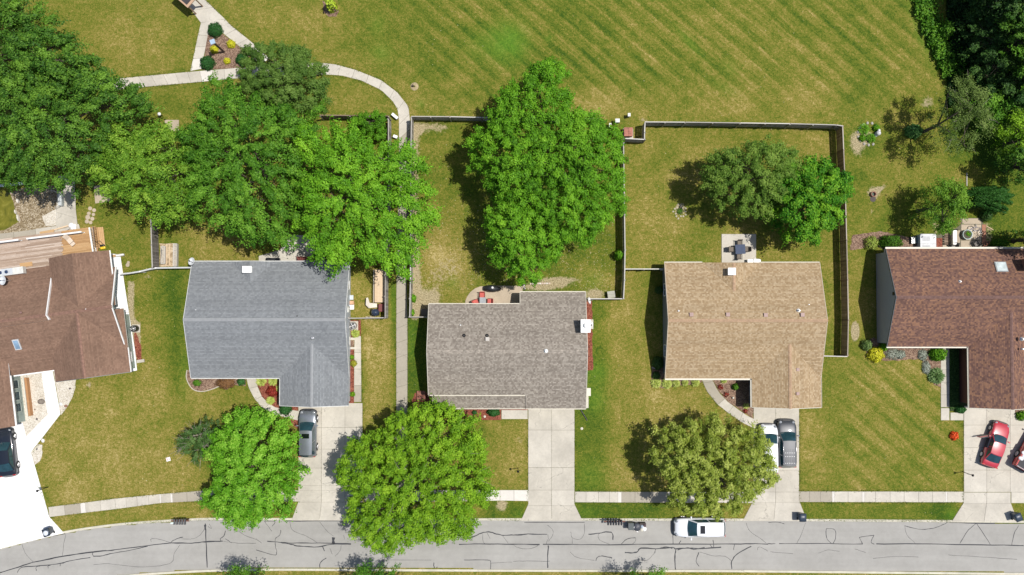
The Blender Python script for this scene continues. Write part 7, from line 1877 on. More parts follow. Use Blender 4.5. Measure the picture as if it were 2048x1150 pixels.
# ------------------------------------------------------------------ deck, pond and yard of the left house
A_ = A1; ca, sa = math.cos(A_), math.sin(A_)
o0 = G(190, 453, .35); o0.z = 0
root = thing('wooden_deck', 'long wooden deck with weathered boards, newer and orange toward the right', 'deck', o0, A_)
def DL(px_, py_, h=.35):
    v = G(px_, py_, h) - o0; return Vector((v.x * ca + v.y * sa, -v.x * sa + v.y * ca, 0))
nb = 34; dep = 4.2
for i in range(nb):
    y = -dep * (i + .5) / nb; wb = dep / nb - .012
    for (xa_, xb_, mt) in ((-3.35 - random.uniform(0, .3), .05, WOODN), (-13.0, -3.4 - .3, WOODO)):
        # butt the two runs with a small gap
        if mt is WOODN: xs_ = xa_
        else: xb_ = xs_ - .012
        cut = [xa_]; 
        while cut[-1] + 3.6 < xb_: cut.append(cut[-1] + random.uniform(2.2, 3.4))
        cut.append(xb_)
        for a, b in zip(cut, cut[1:]):
            m_ = MB(); m_.box((0, 0, 0), (b - a - .01, wb, .035)); m_.build('deck_board', mt, root, ((a + b) / 2, y, .35 + random.uniform(-.003, .003)))
m_ = MB(); m_.box((-6.5, -dep / 2, .16), (12.9, dep - .2, .32)); m_.build('frame', M('deck joists', (.12, .08, .05), .9), root)
# railings
for i, ((a, b), (c, d)) in enumerate([((-60, 491.5), (37, 479.5)), ((53, 477.5), (163, 463.5)), ((178.5, 455), (186, 503))]):
    p = DL(a, b, 1.2); q_ = DL(c, d, 1.2); u = (q_ - p).normalized(); L2 = (q_ - p).length
    m_ = MB(); m_.bar(p + Vector((0, 0, 1.2)), q_ + Vector((0, 0, 1.2)), .15, .06); rl = m_.build('handrail', WHITE, root)
    m_ = MB(); m_.bar(p + Vector((0, 0, .5)), q_ + Vector((0, 0, .5)), .06, .05); m_.build('bottom_rail', WHITE, root)
    k2 = int(L2 / .16)
    bm2 = MB(); bm2.box((0, 0, 0), (.035, .035, .68)); bme = bm2.mesh('baluster', WHITE)
    for k in range(k2): link('baluster', bme, root, p + u * (L2 * (k + .5) / k2) + Vector((0, 0, .85)))
for i in range(4):
    m_ = MB(); m_.box((.16 + i * .14, -1.15, .28 - i * .075), (.17, 2.1, .05)); m_.build('stair_tread', WOODN, root)
for k in range(12): m_ = MB(); m_.box((.12, -.15 - k * .17, .75), (.03, .03, .7)); m_.build('baluster', WOODN, root)
m_ = MB(); m_.box((.12, -1.1, 1.12), (.08, 2.1, .05)); m_.build('handrail', WOODB_X, root)
# deck chair
c_ = G(139.5, 481, .7); root = thing('deck_chair', 'pale lounge chair standing on the orange part of the deck', 'chair', (c_.x, c_.y, .37), math.radians(40))
CH = M('pale chair plastic', (.62, .52, .42), .6)
m_ = MB(); m_.box((0, 0, .35), (.5, .55, .05)); m_.build('seat', CH, root, bevel=.02); m_ = MB(); m_.box((0.02, .42, .6), (.5, .08, .55), M=Matrix.Rotation(-.7, 3, 'X')); m_.build('backrest', CH, root, bevel=.02)
m_ = MB(); m_.box((0, -.45, .3), (.46, .3, .05), M=Matrix.Rotation(.3, 3, 'X')); m_.build('footrest', CH, root, bevel=.02)
for a in (-1, 1):
    for b in (-1, 1): m_ = MB(); m_.box((a * .22, b * .22, .17), (.04, .04, .34)); m_.build('leg', CH, root)
# plywood on the deck, white cover unit at the eave
c_ = G(52, 529, .42); m_ = MB(); m_.box((0, 0, 0), (1.25, .42, .04)); o = m_.build('plywood_sheet', WOODN, None, (c_.x, c_.y, .40), A_ ); tag(o, 'orange plywood strip lying on the weathered deck boards', 'plywood')
c_ = G(22, 543, 2.9); root = thing('cooling_unit', 'long white cooling unit with two round fans at the red brown roof edge', 'cooling unit', (c_.x, c_.y, 2.45), A_)
m_ = MB(); m_.box((0, 0, .3), (2.5, .68, .6)); m_.build('casing', M('pale casing', (.62, .62, .58), .5), root, bevel=.02)
m_ = MB(); m_.box((-.3, 0, .62), (1.1, .6, .02)); m_.build('top_panel', M('blue grey panel', (.5, .53, .56), .4), root)
for x in (-.95, -.35): m_ = MB(); m_.lathe((x, 0, .635), [(.17, 0), (.17, .03), (.1, .035), (.03, .03)], 16); m_.build('fan', paint('navy fan', (.03, .05, .11)), root)
m_ = MB(); m_.box((.3, 0, -.2), (.1, .6, .45)); m_.box((-.9, 0, -.2), (.1, .6, .45)); m_.build('bracket', ALU, root)
# pond
r_ = MB(); r_.prism(rough_poly(gl([(-60, 378), (0, 383), (20, 386), (27, 404), (33, 424), (38, 444), (18, 456), (0, 461), (-60, 468)]), .4, .08, 3), -.02, .03)
t = NT('pond water'); p = t.pos(); n_ = t.noise(p, .8, 4, .6, 1.5); t.col(t.ramp(n_, [(.35, (.10, .105, .012)), (.6, (.17, .16, .02)), (.75, (.28, .26, .06))])); t.rough(.08); t.bump(t.noise(p, 6, 3), .08, .02)
o = r_.build('pond', t.mat); tag(o, kind='structure')
for (x, y, lx, ly, lab) in [(37, 402, .25, .5, 'white rock on the pond bank, upper one'), (38, 436, .2, .8, 'long white rock on the pond bank, lower one'), (33, 424, .16, .5, 'slim pale rock on the pond bank, middle one')]:
    c_ = G(x, y, 0); m_ = MB(); m_.lathe((0, 0, 0), [(.5, 0), (.45, .3), (.1, .42)], 7, sx=lx, sy=ly, smooth=False); o = m_.build('rock', M('white rock', (.66, .62, .55), .9, .2), None, c_, .25, bevel=.02); tag(o, lab, 'rock', 'rocks on the pond bank')
c0 = G(-30, 374, .5); c1 = G(46, 366.5, .5); root = thing('pond_beam', 'pale blue white beam crossing the top of the pond', 'beam', ((c0.x + c1.x) / 2, (c0.y + c1.y) / 2, 0), 0)
m_ = MB(); h0 = Vector(((c0.x + c1.x) / 2, (c0.y + c1.y) / 2, 0)); m_.bar(c0 - h0, c1 - h0, .28, .1); m_.build('beam', M('pale blue beam', (.50, .56, .62), .5), root); 
for cc in (c0, c1): m_ = MB(); v = cc - h0; m_.box((v.x, v.y, .22), (.14, .14, .44)); m_.build('post', WHITE, root)
c_ = G(120.5, 399, .5); root = thing('pool_steps', 'grey plastic pool steps with curved handrails under the dark tree', 'pool steps', (c_.x, c_.y, 0), math.radians(3))
m_ = MB(); m_.box((0, 0, .25), (.32, 1.3, .5)); m_.build('step_body', M('grey plastic', (.34, .37, .37), .5), root, bevel=.02)
for k in range(3): m_ = MB(); m_.box((-.02, .42 - k * .42, .52 + .04 * k), (.34, .36, .06)); m_.build('step', M('pale grey plastic', (.5, .53, .53), .5), root, bevel=.01)
m_ = MB(); m_.tube(smooth_line([(-.1, .6, .5), (-.3, .8, .9), (-.7, .9, .95), (-.8, 1.2, .5)], 4), .03, 6); m_.build('handrail', ALU, root)
m_ = MB(); m_.tube(smooth_line([(0, -.6, .5), (-.2, -.75, .8), (-.5, -.75, .7), (-.55, -.95, .2)], 4), .03, 6); m_.build('handrail', ALU, root)
c_ = G(112, 436, .1); m_ = MB(); pts_ = smooth_line([G(113, 425, .05) - c_, G(114.5, 433, .05) - c_, G(110, 441, .05) - c_, G(105, 440, .05) - c_, G(107, 435, .05) - c_], 4); m_.tube(pts_, .03, 6); o = m_.build('hose', M('pale hose', (.6, .57, .52), .6), None, c_); tag(o, 'pale garden hose curled on the pool paving', 'hose')
c_ = G(143, 452.5, .35); root = thing('cushion_pile', 'white cushions heaped at the deck corner beside the railing', 'cushions', (c_.x, c_.y, 0), 0)
for (x, y, z, q_) in ((-.1, .1, .2, .3), (.2, .05, .18, .24), (.05, -.15, .28, .22), (.22, -.2, .15, .18)): m_ = MB(); m_.lathe((x, y, z), [(.02, -q_ * .5), (q_ * .9, -q_ * .3), (q_, 0), (q_ * .8, q_ * .35), (.02, q_ * .5)], 12); m_.build('cushion', WHITE, root)
for i, (a, b, mt, lab) in enumerate([((100, 462), (141, 450), WOODT, 'tan plank leaning toward the white cushions, upper one'), ((108, 470), (138, 457), FCAP, 'pale plank leaning toward the white cushions, lower one'), ((80, 468), (108, 463), WOODN, 'orange plank lying beside the white railing')]):
    p = G(*a, .12); q_ = G(*b, .3); c_ = (p + q_) / 2; c_.z = 0; m_ = MB(); m_.bar(p - c_, q_ - c_, .14 if i < 2 else .45, .04); o = m_.build('plank', mt, None, c_); tag(o, lab, 'plank', 'loose planks by the deck')
# concrete joints lines pale hose along the pool surround omitted; toy by the stairs
c_ = G(205, 494, .3); root = thing('garden_tool', 'black and yellow garden machine at the foot of the deck stairs', 'garden machine', (c_.x, c_.y, 0), .2)
m_ = MB(); m_.box((0, -.08, .2), (.5, .26, .24)); m_.build('body', M('yellow plastic', (.75, .52, .03), .4), root, bevel=.06); m_ = MB(); m_.box((-.02, .14, .25), (.42, .22, .3)); m_.build('engine', BLACK, root, bevel=.04); m_ = MB(); m_.tube([(-.1, .2, .3), (-.3, .55, .9), (.1, .6, .9), (.15, .2, .3)], .02, 5); m_.build('handle', BLACKM, root)
c_ = G(232, 511, .4); root = thing('lumber_stack', 'short timber and white pipe stack at the top of the bright side walk', 'lumber', (c_.x, c_.y, 0), A_)
m_ = MB(); m_.box((-.3, 0, .35), (.5, .2, .12)); m_.build('timber', WOODN, root); m_ = MB(); m_.tube([(0, -.02, .4), (.8, 0, .4)], .09, 8); m_.build('pipe', WHITE, root); m_ = MB(); m_.box((.1, 0, .15), (1.2, .25, .3)); m_.build('block', CONC, root)
c_ = G(282, 722, .1); m_ = MB(); m_.box((0, 0, .08), (.75, .3, .16)); o = m_.build('splash_block', CONC, None, c_, A_); tag(o, 'concrete splash block at the corner of the red brown house', 'splash block')
# rocks and small plants in the gravel
for i, (x, y, q_, c, lab) in enumerate([(83, 803, 7, (.20, .17, .14), 'largest dark rock in the pale gravel by the white walk'), (54.5, 761, 4, (.30, .18, .13), 'reddish rock near the top of the gravel court'), (59, 778, 2.3, (.15, .13, .11), 'small dark rock below the reddish one'), (74, 838, 2.5, (.12, .1, .09), 'small dark rock at the lower end of the gravel court'), (70, 819, 2, (.25, .2, .16), 'small brown rock in the middle of the gravel court'), (140, 777, 2.5, (.16, .13, .12), 'small dark rock in the right hand gravel wedge'), (74, 898, 2.2, (.13, .12, .1), 'small dark rock in the gravel patch by the drive'), (86, 881, 4, (.72, .72, .70), 'white rock at the end of the diagonal white walk'), (122, 808, 4, (.62, .63, .62), 'pale grey rock at the bend of the white walk'), (132, 812, 3.5, (.26, .14, .10), 'rusty rock at the tip of the gravel wedge')]):
    c_ = G(x, y, 0); m_ = MB(); q2 = q_ / 20; m_.lathe((0, 0, 0), [(q2, 0), (q2 * .92, q2 * .4), (q2 * .5, q2 * .7), (.02, q2 * .75)], 9, smooth=False, sx=1.1, sy=.85); o = m_.build('rock', M('rock tone %d' % i, c, .9, .3, 5), None, c_, i * .7, bevel=.015); tag(o, lab, 'rock', 'rocks in the gravel beds')

# ------------------------------------------------------------------ front: mailboxes, bins, lamps
MG = 'rows of black mailboxes at the kerb'
for (x, y, n_, lab) in [(368, 1043, 5, 'row of five black mailboxes at the kerb, left one'), (1227, 1044, 6, 'row of black mailboxes at the kerb beside the rubbish bins')]:
    c_ = G(x, y - 6, 0); root = thing('mailbox_row', lab, 'mailboxes', (c_.x, c_.y, 0), 0, MG)
    m_ = MB(); m_.box((0, 0, 1.02), (n_ * .26 + .5, .12, .08)); m_.build('cross_beam', M('red brown beam', (.16, .07, .05), .8), root)
    for sgn in (-1, 1): m_ = MB(); m_.box((sgn * n_ * .10, 0, .5), (.1, .1, 1.0)); m_.build('post', M('red brown beam', (.16, .07, .05), .8), root)
    bx = MB(); pr = [(-.085, 0), (.085, 0), (.085, .12), (.06, .175), (0, .2), (-.06, .175), (-.085, .12)]
    vs = [(a, -.28, b) for a, b in pr] + [(a, .24, b) for a, b in pr]; bx.add(vs, [tuple(range(6, -1, -1)), tuple(range(7, 14))] + [(i, i + 7, (i + 1) % 7 + 7, (i + 1) % 7)[::-1] for i in range(7)]); bx.box((.1, -.05, .14), (.015, .14, .04))
    bme = bx.mesh('mailbox', M('mailbox black', (.035, .037, .045), .35, metal=.2))
    for k in range(n_): link('mailbox', bme, root, ((k - (n_ - 1) / 2) * .26, -.05, 1.07))
def bin_(label, x, y, deg, mat, name='wheelie_bin', open_=False, group='rubbish bins along the kerb'):
    c_ = G(x, y, 1.0); root = thing(name, label, 'bin', (c_.x, c_.y, .05), math.radians(deg), group)
    m_ = MB(); vs = []
    for z, w_, d_ in ((.06, .24, .27), (1.0, .31, .36)): vs += [(-w_, -d_, z), (w_, -d_, z), (w_, d_, z), (-w_, d_, z)]
    m_.add(vs, [(0, 3, 2, 1), (4, 5, 6, 7)] + [(i, (i + 1) % 4, (i + 1) % 4 + 4, i + 4) for i in range(4)]); m_.build('body', mat, root, bevel=.03)
    m_ = MB(); m_.grid([[(x_, y_, 1.04 + .05 * (1 - (x_ / .34) ** 2)) for y_ in (-.38, 0, .40)] for x_ in (-.34, -.17, 0, .17, .34)]); o = m_.build('lid', mat, root); s_ = o.modifiers.new('t', 'SOLIDIFY'); s_.thickness = .03
    m_ = MB(); m_.tube([(-.28, .42, 1.0), (.28, .42, 1.0)], .02, 6); m_.build('handle', BLACK, root)
    for sgn in (-1, 1): m_ = MB(); m_.tube([(sgn * .22, .3, .12), (sgn * .28, .3, .12)], .12, 12); m_.build('wheel', RUBBER, root)
    return root
NAVY = M('navy bin plastic', (.035, .05, .075), .4)
bin_('navy wheelie bin at the lower right corner of the tan house driveway', 1605, 1034.5, 180, NAVY)
bin_('navy wheelie bin at the road end of the rightmost driveway', 2036, 1034, 200, NAVY)
b_ = bin_('navy wheelie bin at the road end of the bright white drive', 93, 1064, 200, NAVY)
c_ = G(92, 1066, 1.15); root = thing('rubbish_bag', 'silver bag resting on the bin of the bright white drive', 'bag', (c_.x, c_.y, 1.16), 0)
m_ = MB(); m_.lathe((0, 0, .08), [(.02, -.08), (.22, -.05), (.26, 0), (.18, .08), (.03, .13)], 9, smooth=False); m_.build('bag', M('silver bag', (.62, .66, .72), .4), root)
c_ = G(1262, 1053, .9); root = thing('rubbish_bin', 'wide black bin left of the heaped rubbish bags at the kerb', 'bin', (c_.x, c_.y, -.1), 0, 'rubbish bins along the kerb')
m_ = MB(); m_.box((0, 0, .5), (.5, .62, 1.0)); m_.build('body', M('dark grey plastic', (.045, .06, .065), .5), root, bevel=.03); m_ = MB(); m_.box((0, 0, 1.03), (.56, .68, .06)); m_.build('lid', M('dark grey plastic', (.045, .06, .065), .5), root, bevel=.02)
m_ = MB(); m_.tube(smooth_line([(-.27, .15, .95), (-.5, .05, .95), (-.3, -.25, .95)], 3), .015, 5); m_.build('handle', BLACKM, root)
c_ = G(1274, 1054, .8); root = thing('rubbish_bin', 'round black bin with domed lid between the wide bin and the bags', 'bin', (c_.x, c_.y, -.1), 0, 'rubbish bins along the kerb')
m_ = MB(); m_.lathe((0, 0, 0), [(.30, 0.02), (.36, .85), (.40, .88), (.40, .93), (.3, 1.0), (.1, 1.05)], 16); m_.build('body', M('charcoal bin plastic', (.05, .055, .07), .45), root)
m_ = MB(); m_.bar((-.35, -.05, .98), (.1, -.5, .9), .07, .03); m_.build('slat', WHITE, root); m_ = MB(); m_.bar((-.38, -.05, .99), (-.2, .05, 1.0), .06, .03); m_.build('slat', WHITE, root)
c_ = G(1286, 1055, .6); root = thing('rubbish_bags', 'open bin heaped with white and dark rubbish bags at the kerb', 'rubbish', (c_.x, c_.y, -.1), 0)
m_ = MB(); m_.box((0, .05, .35), (.62, .72, .7)); m_.build('bin', M('dark brown bin', (.05, .035, .035), .6), root, bevel=.04)
for i, (x, y, q_, mt) in enumerate([(.12, -.12, .24, WHITE), (-.12, -.2, .2, CREAM), (-.1, .1, .17, M('blue grey bag', (.35, .42, .52), .5)), (.14, .18, .16, M('maroon bag', (.08, .05, .06), .5)), (.02, .02, .16, WHITE)]):
    m_ = MB(); m_.lathe((x, y, .78), [(.02, -q_ * .6), (q_ * .9, -q_ * .3), (q_, 0), (q_ * .65, q_ * .4), (.03, q_ * .6)], 8, smooth=False); m_.build('bag', mt, root)
LG = 'black lamp posts beside the driveways'
for x, y, lab in [(96, 974, 'black lamp post beside the bright white drive'), (1925, 943.5, 'black lamp post beside the rightmost driveway'), (1036, 936, 'black lamp post on the lawn left of the middle driveway')]:
    c_ = G(x, y, 0); root = thing('lamp_post', lab, 'lamp post', c_, 0, LG)
    m_ = MB(); m_.tube([(0, 0, 0), (0, 0, .3), (0, 0, 1.75)], [.06, .035, .03], 8); m_.build('post', BLACKM, root)
    m_ = MB(); m_.lathe((0, 0, 1.8), [(.05, 0), (.11, .22), (.13, .24), (.02, .34)], 8, smooth=False); m_.build('lantern', BLACKM, root); m_ = MB(); m_.bar((-.25, 0, 1.45), (.25, 0, 1.45), .02, .02); m_.build('crossbar', BLACKM, root)
# number board on the lawn
c_ = G(336.5, 918.5, .05); root = thing('lawn_sign', 'small white board with red marks lying on the left front lawn', 'sign', (c_.x, c_.y, .02), math.radians(15))
m_ = MB(); m_.box((0, 0, .02), (.42, .38, .03)); m_.build('board', WHITE, root)
RDM = M('red lettering', (.55, .04, .04), .6)
for i, ch in enumerate('51'):
    cu = bpy.data.curves.new('numeral', 'FONT'); cu.body = ch; cu.size = .36; cu.extrude = .004; cu.align_x = 'CENTER'; cu.align_y = 'CENTER'; cu.materials.append(RDM)
    tmp = bpy.data.objects.new('tmp', cu); COL.objects.link(tmp); bpy.context.view_layer.update()
    me_ = bpy.data.meshes.new_from_object(tmp.evaluated_get(bpy.context.evaluated_depsgraph_get())); bpy.data.objects.remove(tmp); link('numeral', me_, root, (-.09 + i * .19, 0, .04), .1)
# drain cover and pale patch by left mailboxes
c_ = G(344, 1046, -.1); m_ = MB(); m_.box((0, 0, 0), (.3, .16, .01)); o = m_.build('paper_scrap', M('pale scrap', (.6, .7, .7), .7), None, (c_.x, c_.y, -.085), .2); tag(o, 'pale scrap on the road left of the left mailbox row', 'scrap')

# ------------------------------------------------------------------ lawns of the right hand houses
c_ = G(1747.5, 388, .3); root = thing('fire_pit', 'rusty metal ring fire pit on the worn patch of lawn', 'fire pit', (c_.x, c_.y, 0), 0)
m_ = MB(); m_.lathe((0, 0, 0), [(.27, 0), (.27, .32), (.24, .34), (.2, .32), (.2, .05)], 18, cap=False); m_.build('ring', M('rusty ring', (.30, .15, .11), .8, .3, 6), root); m_ = MB(); m_.lathe((0, 0, .08), [(.0, 0), (.2, 0)], 14, cap=False); m_.build('ash', M('ash', (.10, .14, .11), .95), root)
c_ = G(1746, 398, 0); m_ = MB(); m_.lathe((0, 0, 0.012), [(.3, 0), (.02, .03)], 12, cap=False); o = m_.build('ash_heap', M('dark ash', (.09, .075, .07), .95), None, c_); tag(o, 'dark ash heap just below the fire pit', 'ash')
# stone ring in the tan house lawn
o0 = G(1359.5, 423, 0); root = thing('stone_ring', 'ring of flat stones on the fenced lawn left of the two trees', 'stone ring', o0, 0)
for i in range(14):
    a = i * .449; q_ = .55 + .12 * math.sin(i * 2.1); c_ = Vector((q_ * math.cos(a), q_ * 1.1 * math.sin(a), 0))
    m_ = MB(); m_.lathe((0, 0, 0), [(.10, 0), (.09, .04), (.02, .06)], 7, smooth=False, sx=1.2); o = m_.build('ring_stone', M('ring stone', (.40, .36, .27), .95), root, c_, a)
S('ring_grass', 'grass tuft inside the ring of flat stones', 'grass tuft', 1360, 422, 7, .15, LM_MID, 200, .1, seed=190, stem=False)
# white heron like garden statue and stones
c_ = G(1757, 266, .5); root = thing('garden_statue', 'white sculpted statue at the edge of the stone ringed bed', 'statue', (c_.x, c_.y, 0), .6)
m_ = MB(); m_.lathe((0, 0, 0), [(.2, 0), (.24, .1), (.16, .22), (.2, .4), (.26, .52), (.18, .68), (.05, .75)], 10); m_.build('figure', M('marble grey', (.58, .58, .60), .6, .2, 5), root)
m_ = MB(); m_.lathe((.2, .18, .5), [(.02, -.1), (.13, -.05), (.15, .03), (.04, .12)], 9); m_.tube([(0, 0, .5), (.22, .2, .55)], .06, 7); m_.build('head', WHITE, root); m_ = MB(); m_.lathe((-.2, -.05, .2), [(.15, -.2), (.17, 0), (.05, .15)], 8); m_.build('base', M('marble grey', (.58, .58, .60), .6), root)
o0 = G(1738, 268, 0); root = thing('stone_border', 'grey stone border round the bed with the white statue', 'stone border', o0, 0)
for i in range(11):
    a = 1.2 + i * .42; c_ = G(1738 + 22 * math.cos(a), 268 + 22 * math.sin(a), 0) - o0; m_ = MB(); m_.lathe((0, 0, 0), [(.14, 0), (.12, .09), (.03, .14)], 7, smooth=False, sx=1.2); o = m_.build('ring_stone', M('grey border stone', (.40, .38, .34), .95, .2), root, c_, a)
# white lidded shed box and glass frame behind the brown roof
c_ = G(1856, 483, .9); root = thing('storage_shed', 'white two-lid storage bin behind the brown roof', 'storage shed', (c_.x, c_.y, 0), 0)
m_ = MB(); m_.box((0, 0, .45), (1.5, 1.45, .9)); m_.build('body', M('white plastic', (.60, .61, .63), .6), root, bevel=.02)
for k in (0, 1): 
    m_ = MB(); m_.box((0, .26 if k == 0 else -.50, .93), (1.58, .98 if k == 0 else .50, .05))
    l_ = m_.build('lid', M('white plastic', (.60, .61, .63), .6), root, bevel=.015)
    for j in range(5 if k == 0 else 3): m_ = MB(); m_.box((-.2, (.46 - j * .09) if k == 0 else (-.42 - j * .08), .965), (.75, .035, .015)); m_.build('lid_rib', M('grey rib', (.20, .21, .23), .6), l_)
c_ = G(1832, 480, .35); root = thing('cold_frame', 'low glazed cold frame left of the white storage bin', 'cold frame', (c_.x, c_.y, 0), .05)
m_ = MB(); m_.box((0, 0, .15), (.95, .7, .3)); m_.build('box', M('frame dark', (.06, .07, .07), .8), root)
for i in range(5):
    for j in range(3): m_ = MB(); m_.box((-.36 + i * .18, -.22 + j * .22, .32), (.155, .19, .02)); m_.build('pane', glassy('frame pane', (.16, .22, .23), .1), root)
c_ = G(1909, 475, .5); root = thing('garden_bench', 'white cushioned swing bench on the paved yard behind the brown roof', 'bench', (c_.x, c_.y, .05), 0)
m_ = MB(); m_.box((0, 0, .5), (.42, 1.45, .1)); m_.build('cushion', WHITE, root, bevel=.04); m_ = MB(); m_.box((-.28, 0, .6), (.1, 1.5, .35)); m_.build('backrest', CREAM, root, bevel=.03)
for b in (-1, 1): m_ = MB(); m_.tube([(-.3, b * .78, 0), (-.3, b * .78, .7), (.25, b * .78, .7), (.25, b * .78, 0)], .03, 6); m_.build('frame', BLACKM, root)
for k in range(6): m_ = MB(); m_.box((-.62 - .02, .6 - k * .24, .2), (.5, .2, .04)); m_.build('slat', WOODB_X, root)
c_ = G(1935, 469, .45); root = thing('planter_tub', 'large round glass rimmed tub with green plants', 'planter', (c_.x, c_.y, .05), 0)
m_ = MB(); m_.lathe((0, 0, 0), [(.36, 0), (.48, .4), (.50, .45), (.44, .45), (.42, .38)], 20, cap=False); m_.build('tub', M('pale tub', (.42, .52, .50), .3), root); m_ = MB(); m_.lathe((0, 0, .36), [(.0, 0), (.43, 0)], 16, cap=False); m_.build('soil', M('tub soil', (.08, .07, .05), .95), root)
S('potted_plant', 'glossy green plant in the large round tub', 'plant', 1935, 468, 7, .55, LM_BRIGHT, 260, .13, seed=191)
# bicycle lying on the paving
c_ = G(1951, 462, .1); root = thing('bicycle', 'dark blue bicycle lying on the paving above the round tub', 'bicycle', (c_.x, c_.y, .12), math.radians(-22))
for x in (-.52, .52):
    m_ = MB(); m_.tube([(x + .32 * math.cos(k * .2618), .30 * math.sin(k * .2618), .05 * math.sin(k * .2618)) for k in range(25)], .02, 6); wh = m_.build('wheel', RUBBER, root)
    m_ = MB()
    for k in range(8): m_.tube([(x, 0, .0), (x + .31 * math.cos(k * .785), .29 * math.sin(k * .785), 0)], .004, 3)
    m_.build('spokes', ALU, wh)
m_ = MB(); m_.tube([(-.52, 0, 0), (-.15, .42, .05), (.36, .40, .05), (.02, -.02, .03), (-.15, .42, .05)], .022, 6); m_.tube([(-.52, 0, 0), (.02, -.02, .03)], .02, 6); m_.tube([(.36, .48, .06), (.52, 0, 0)], .022, 6); m_.build('frame', paint('bicycle blue', (.04, .07, .2)), root)
m_ = MB(); m_.tube([(.3, .56, -.12), (.36, .52, .06), (.3, .56, .25)], .018, 6); m_.build('handlebar', CHROME, root); m_ = MB(); m_.lathe((-.2, .55, .06), [(.02, -.03), (.1, -.02), (.08, .03)], 10, sy=.6); m_.build('saddle', BLACK, root)
for i, (x, y, lab) in enumerate([(1953, 487, 'dark metal chair on the lower paving slab'), (1908, 490, 'dark metal stool at the eave beside the swing bench')]):
    dining_chair(lab, x, y, 30 + 50 * i, M('dark slatted metal', (.12, .10, .08), .5), BLACKM, group='dark metal chairs behind the brown roof')
for i, (x, y, lab) in enumerate([(1971, 489, 'terracotta pot at the edge of the red pavers, left one'), (1976, 485, 'terracotta pot at the edge of the red pavers, right one')]):
    c_ = G(x, y, .3); root = thing('flower_pot', lab, 'pot', (c_.x, c_.y, .02), 0, 'terracotta pots'); m_ = MB(); m_.lathe((0, 0, 0), [(.1, 0), (.15, .26), (.17, .28), (.17, .32), (.13, .32), (.12, .26)], 14, cap=False); m_.build('pot', M('terracotta', (.35, .13, .08), .8), root); m_ = MB(); m_.lathe((0, 0, .25), [(.0, 0), (.13, 0)], 12, cap=False); m_.build('soil', M('tub soil', (.08, .07, .05), .95), root)
c0 = G(1933, 346, 0); c1 = G(1933, 372, 0); c_ = (c0 + c1) / 2; m_ = MB(); m_.bar(c0 - c_ + Vector((0, 0, .06)), c1 - c_ + Vector((0, 0, .06)), .1, .08); o = m_.build('fallen_post', FCAP, None, c_); tag(o, 'pale post lying on the shaded lawn above the conifer', 'post')
c0 = G(1972, 452, 0); c1 = G(1986, 460, 0); c_ = (c0 + c1) / 2; m_ = MB(); m_.bar(c0 - c_ + Vector((0, 0, .05)), c1 - c_ + Vector((0, 0, .05)), .07, .05); o = m_.build('fallen_stake', WOODT, None, c_); tag(o, 'tan stake lying on the grass right of the red pavers', 'stake')
# lantern stone in the tan house bed
c_ = G(1466, 795.5, .1); m_ = MB(); m_.lathe((0, 0, 0), [(.11, 0), (.12, .08), (.06, .16)], 10); o = m_.build('garden_light', CREAM, None, c_); tag(o, 'small cream garden light in the mulch near the tan garage shade', 'garden light')
for i, (x, y, lab) in enumerate([(941.5, 833, 'pale stone in the red mulch under the tiny shrub'), (969.5, 833, 'pale stone in the red mulch left of the round dark shrub')]):
    c_ = G(x, y, 0); m_ = MB(); m_.lathe((0, 0, 0), [(.14, 0), (.12, .07), (.03, .1)], 8, smooth=False); o = m_.build('stone', M('pale rock', (.6, .56, .48), .9), None, c_); tag(o, lab, 'stone')
# curved kerb stone line and edging of the bed under the grey eave
c_ = G(373, 757, 0); m_ = MB(); m_.tube(smooth_line([G(374, 740, .04) - c_, G(373, 757, .04) - c_, G(384, 777, .04) - c_, G(402, 783, .04) - c_, G(422, 779, .04) - c_, G(440, 772, .04) - c_], 4), .05, 6); o = m_.build('bed_edging', M('pale bed edging', (.5, .46, .38), .9), None, c_); tag(o, 'pale curved edging round the bed below the grey eave', 'edging')
for (x, y, lab) in [(1306, 735, 'white stake in the shaded bed by the dark west wall')]:
    c0 = G(1304, 735, .1); c1 = G(1316, 739, .1); c_ = (c0 + c1) / 2; c_.z = 0; m_ = MB(); m_.bar(c0 - c_, c1 - c_, .07, .06); o = m_.build('plank', FCAP, None, c_); tag(o, 'pale board lying in the shade below the blue green shrub', 'plank')

# ------------------------------------------------------------------ what nobody could count: blades along edges, litter on the grass
def along(lines, per_m, spread, seed):
    r = np.random.default_rng(seed); out = []
    for ln in lines:
        W_ = [Vector(G2(*q_)) for q_ in ln]
        for a, b in zip(W_, W_[1:]):
            n_ = int((b - a).length * per_m); d_ = (b - a)
            nn = Vector((-d_.y, d_.x)).normalized()
            f = r.random(n_); o_ = r.normal(0, spread, n_); dens = np.sin(f * d_.length * 1.7 + seed) * .5 + .5
            k_ = r.random(n_) < .35 + .65 * dens
            out.append(np.stack([a.x + d_.x * f + nn.x * o_, a.y + d_.y * f + nn.y * o_], 1)[k_])
    return np.concatenate(out)
def blades(name, label, P_, hmin, hmax, mat, seed, leaf=(.05, .14), tb=.5):
    r = np.random.default_rng(seed); m = len(P_)
    C = np.concatenate([P_, r.uniform(hmin, hmax, (m, 1))], 1)
    A = unit(r.normal(0, 1, (m, 3)) * [1, 1, .4] + [0, 0, .5]); Nn = unit(np.cross(A, r.normal(0, 1, (m, 3)))); Nn[:, 2] = np.abs(Nn[:, 2]); A = unit(A - Nn * np.sum(A * Nn, 1, keepdims=True))
    L_ = r.uniform(*leaf, m)
    o = link(name, leaf_mesh(name, C, Nn, A, L_ * .4, L_, r.normal(tb, .2, m), mat)); tag(o, label, 'grass', kind='stuff'); return o
LM_TALL = leafmat('edge grass', (.06, .11, .012), (.13, .19, .025), (.30, .30, .08))
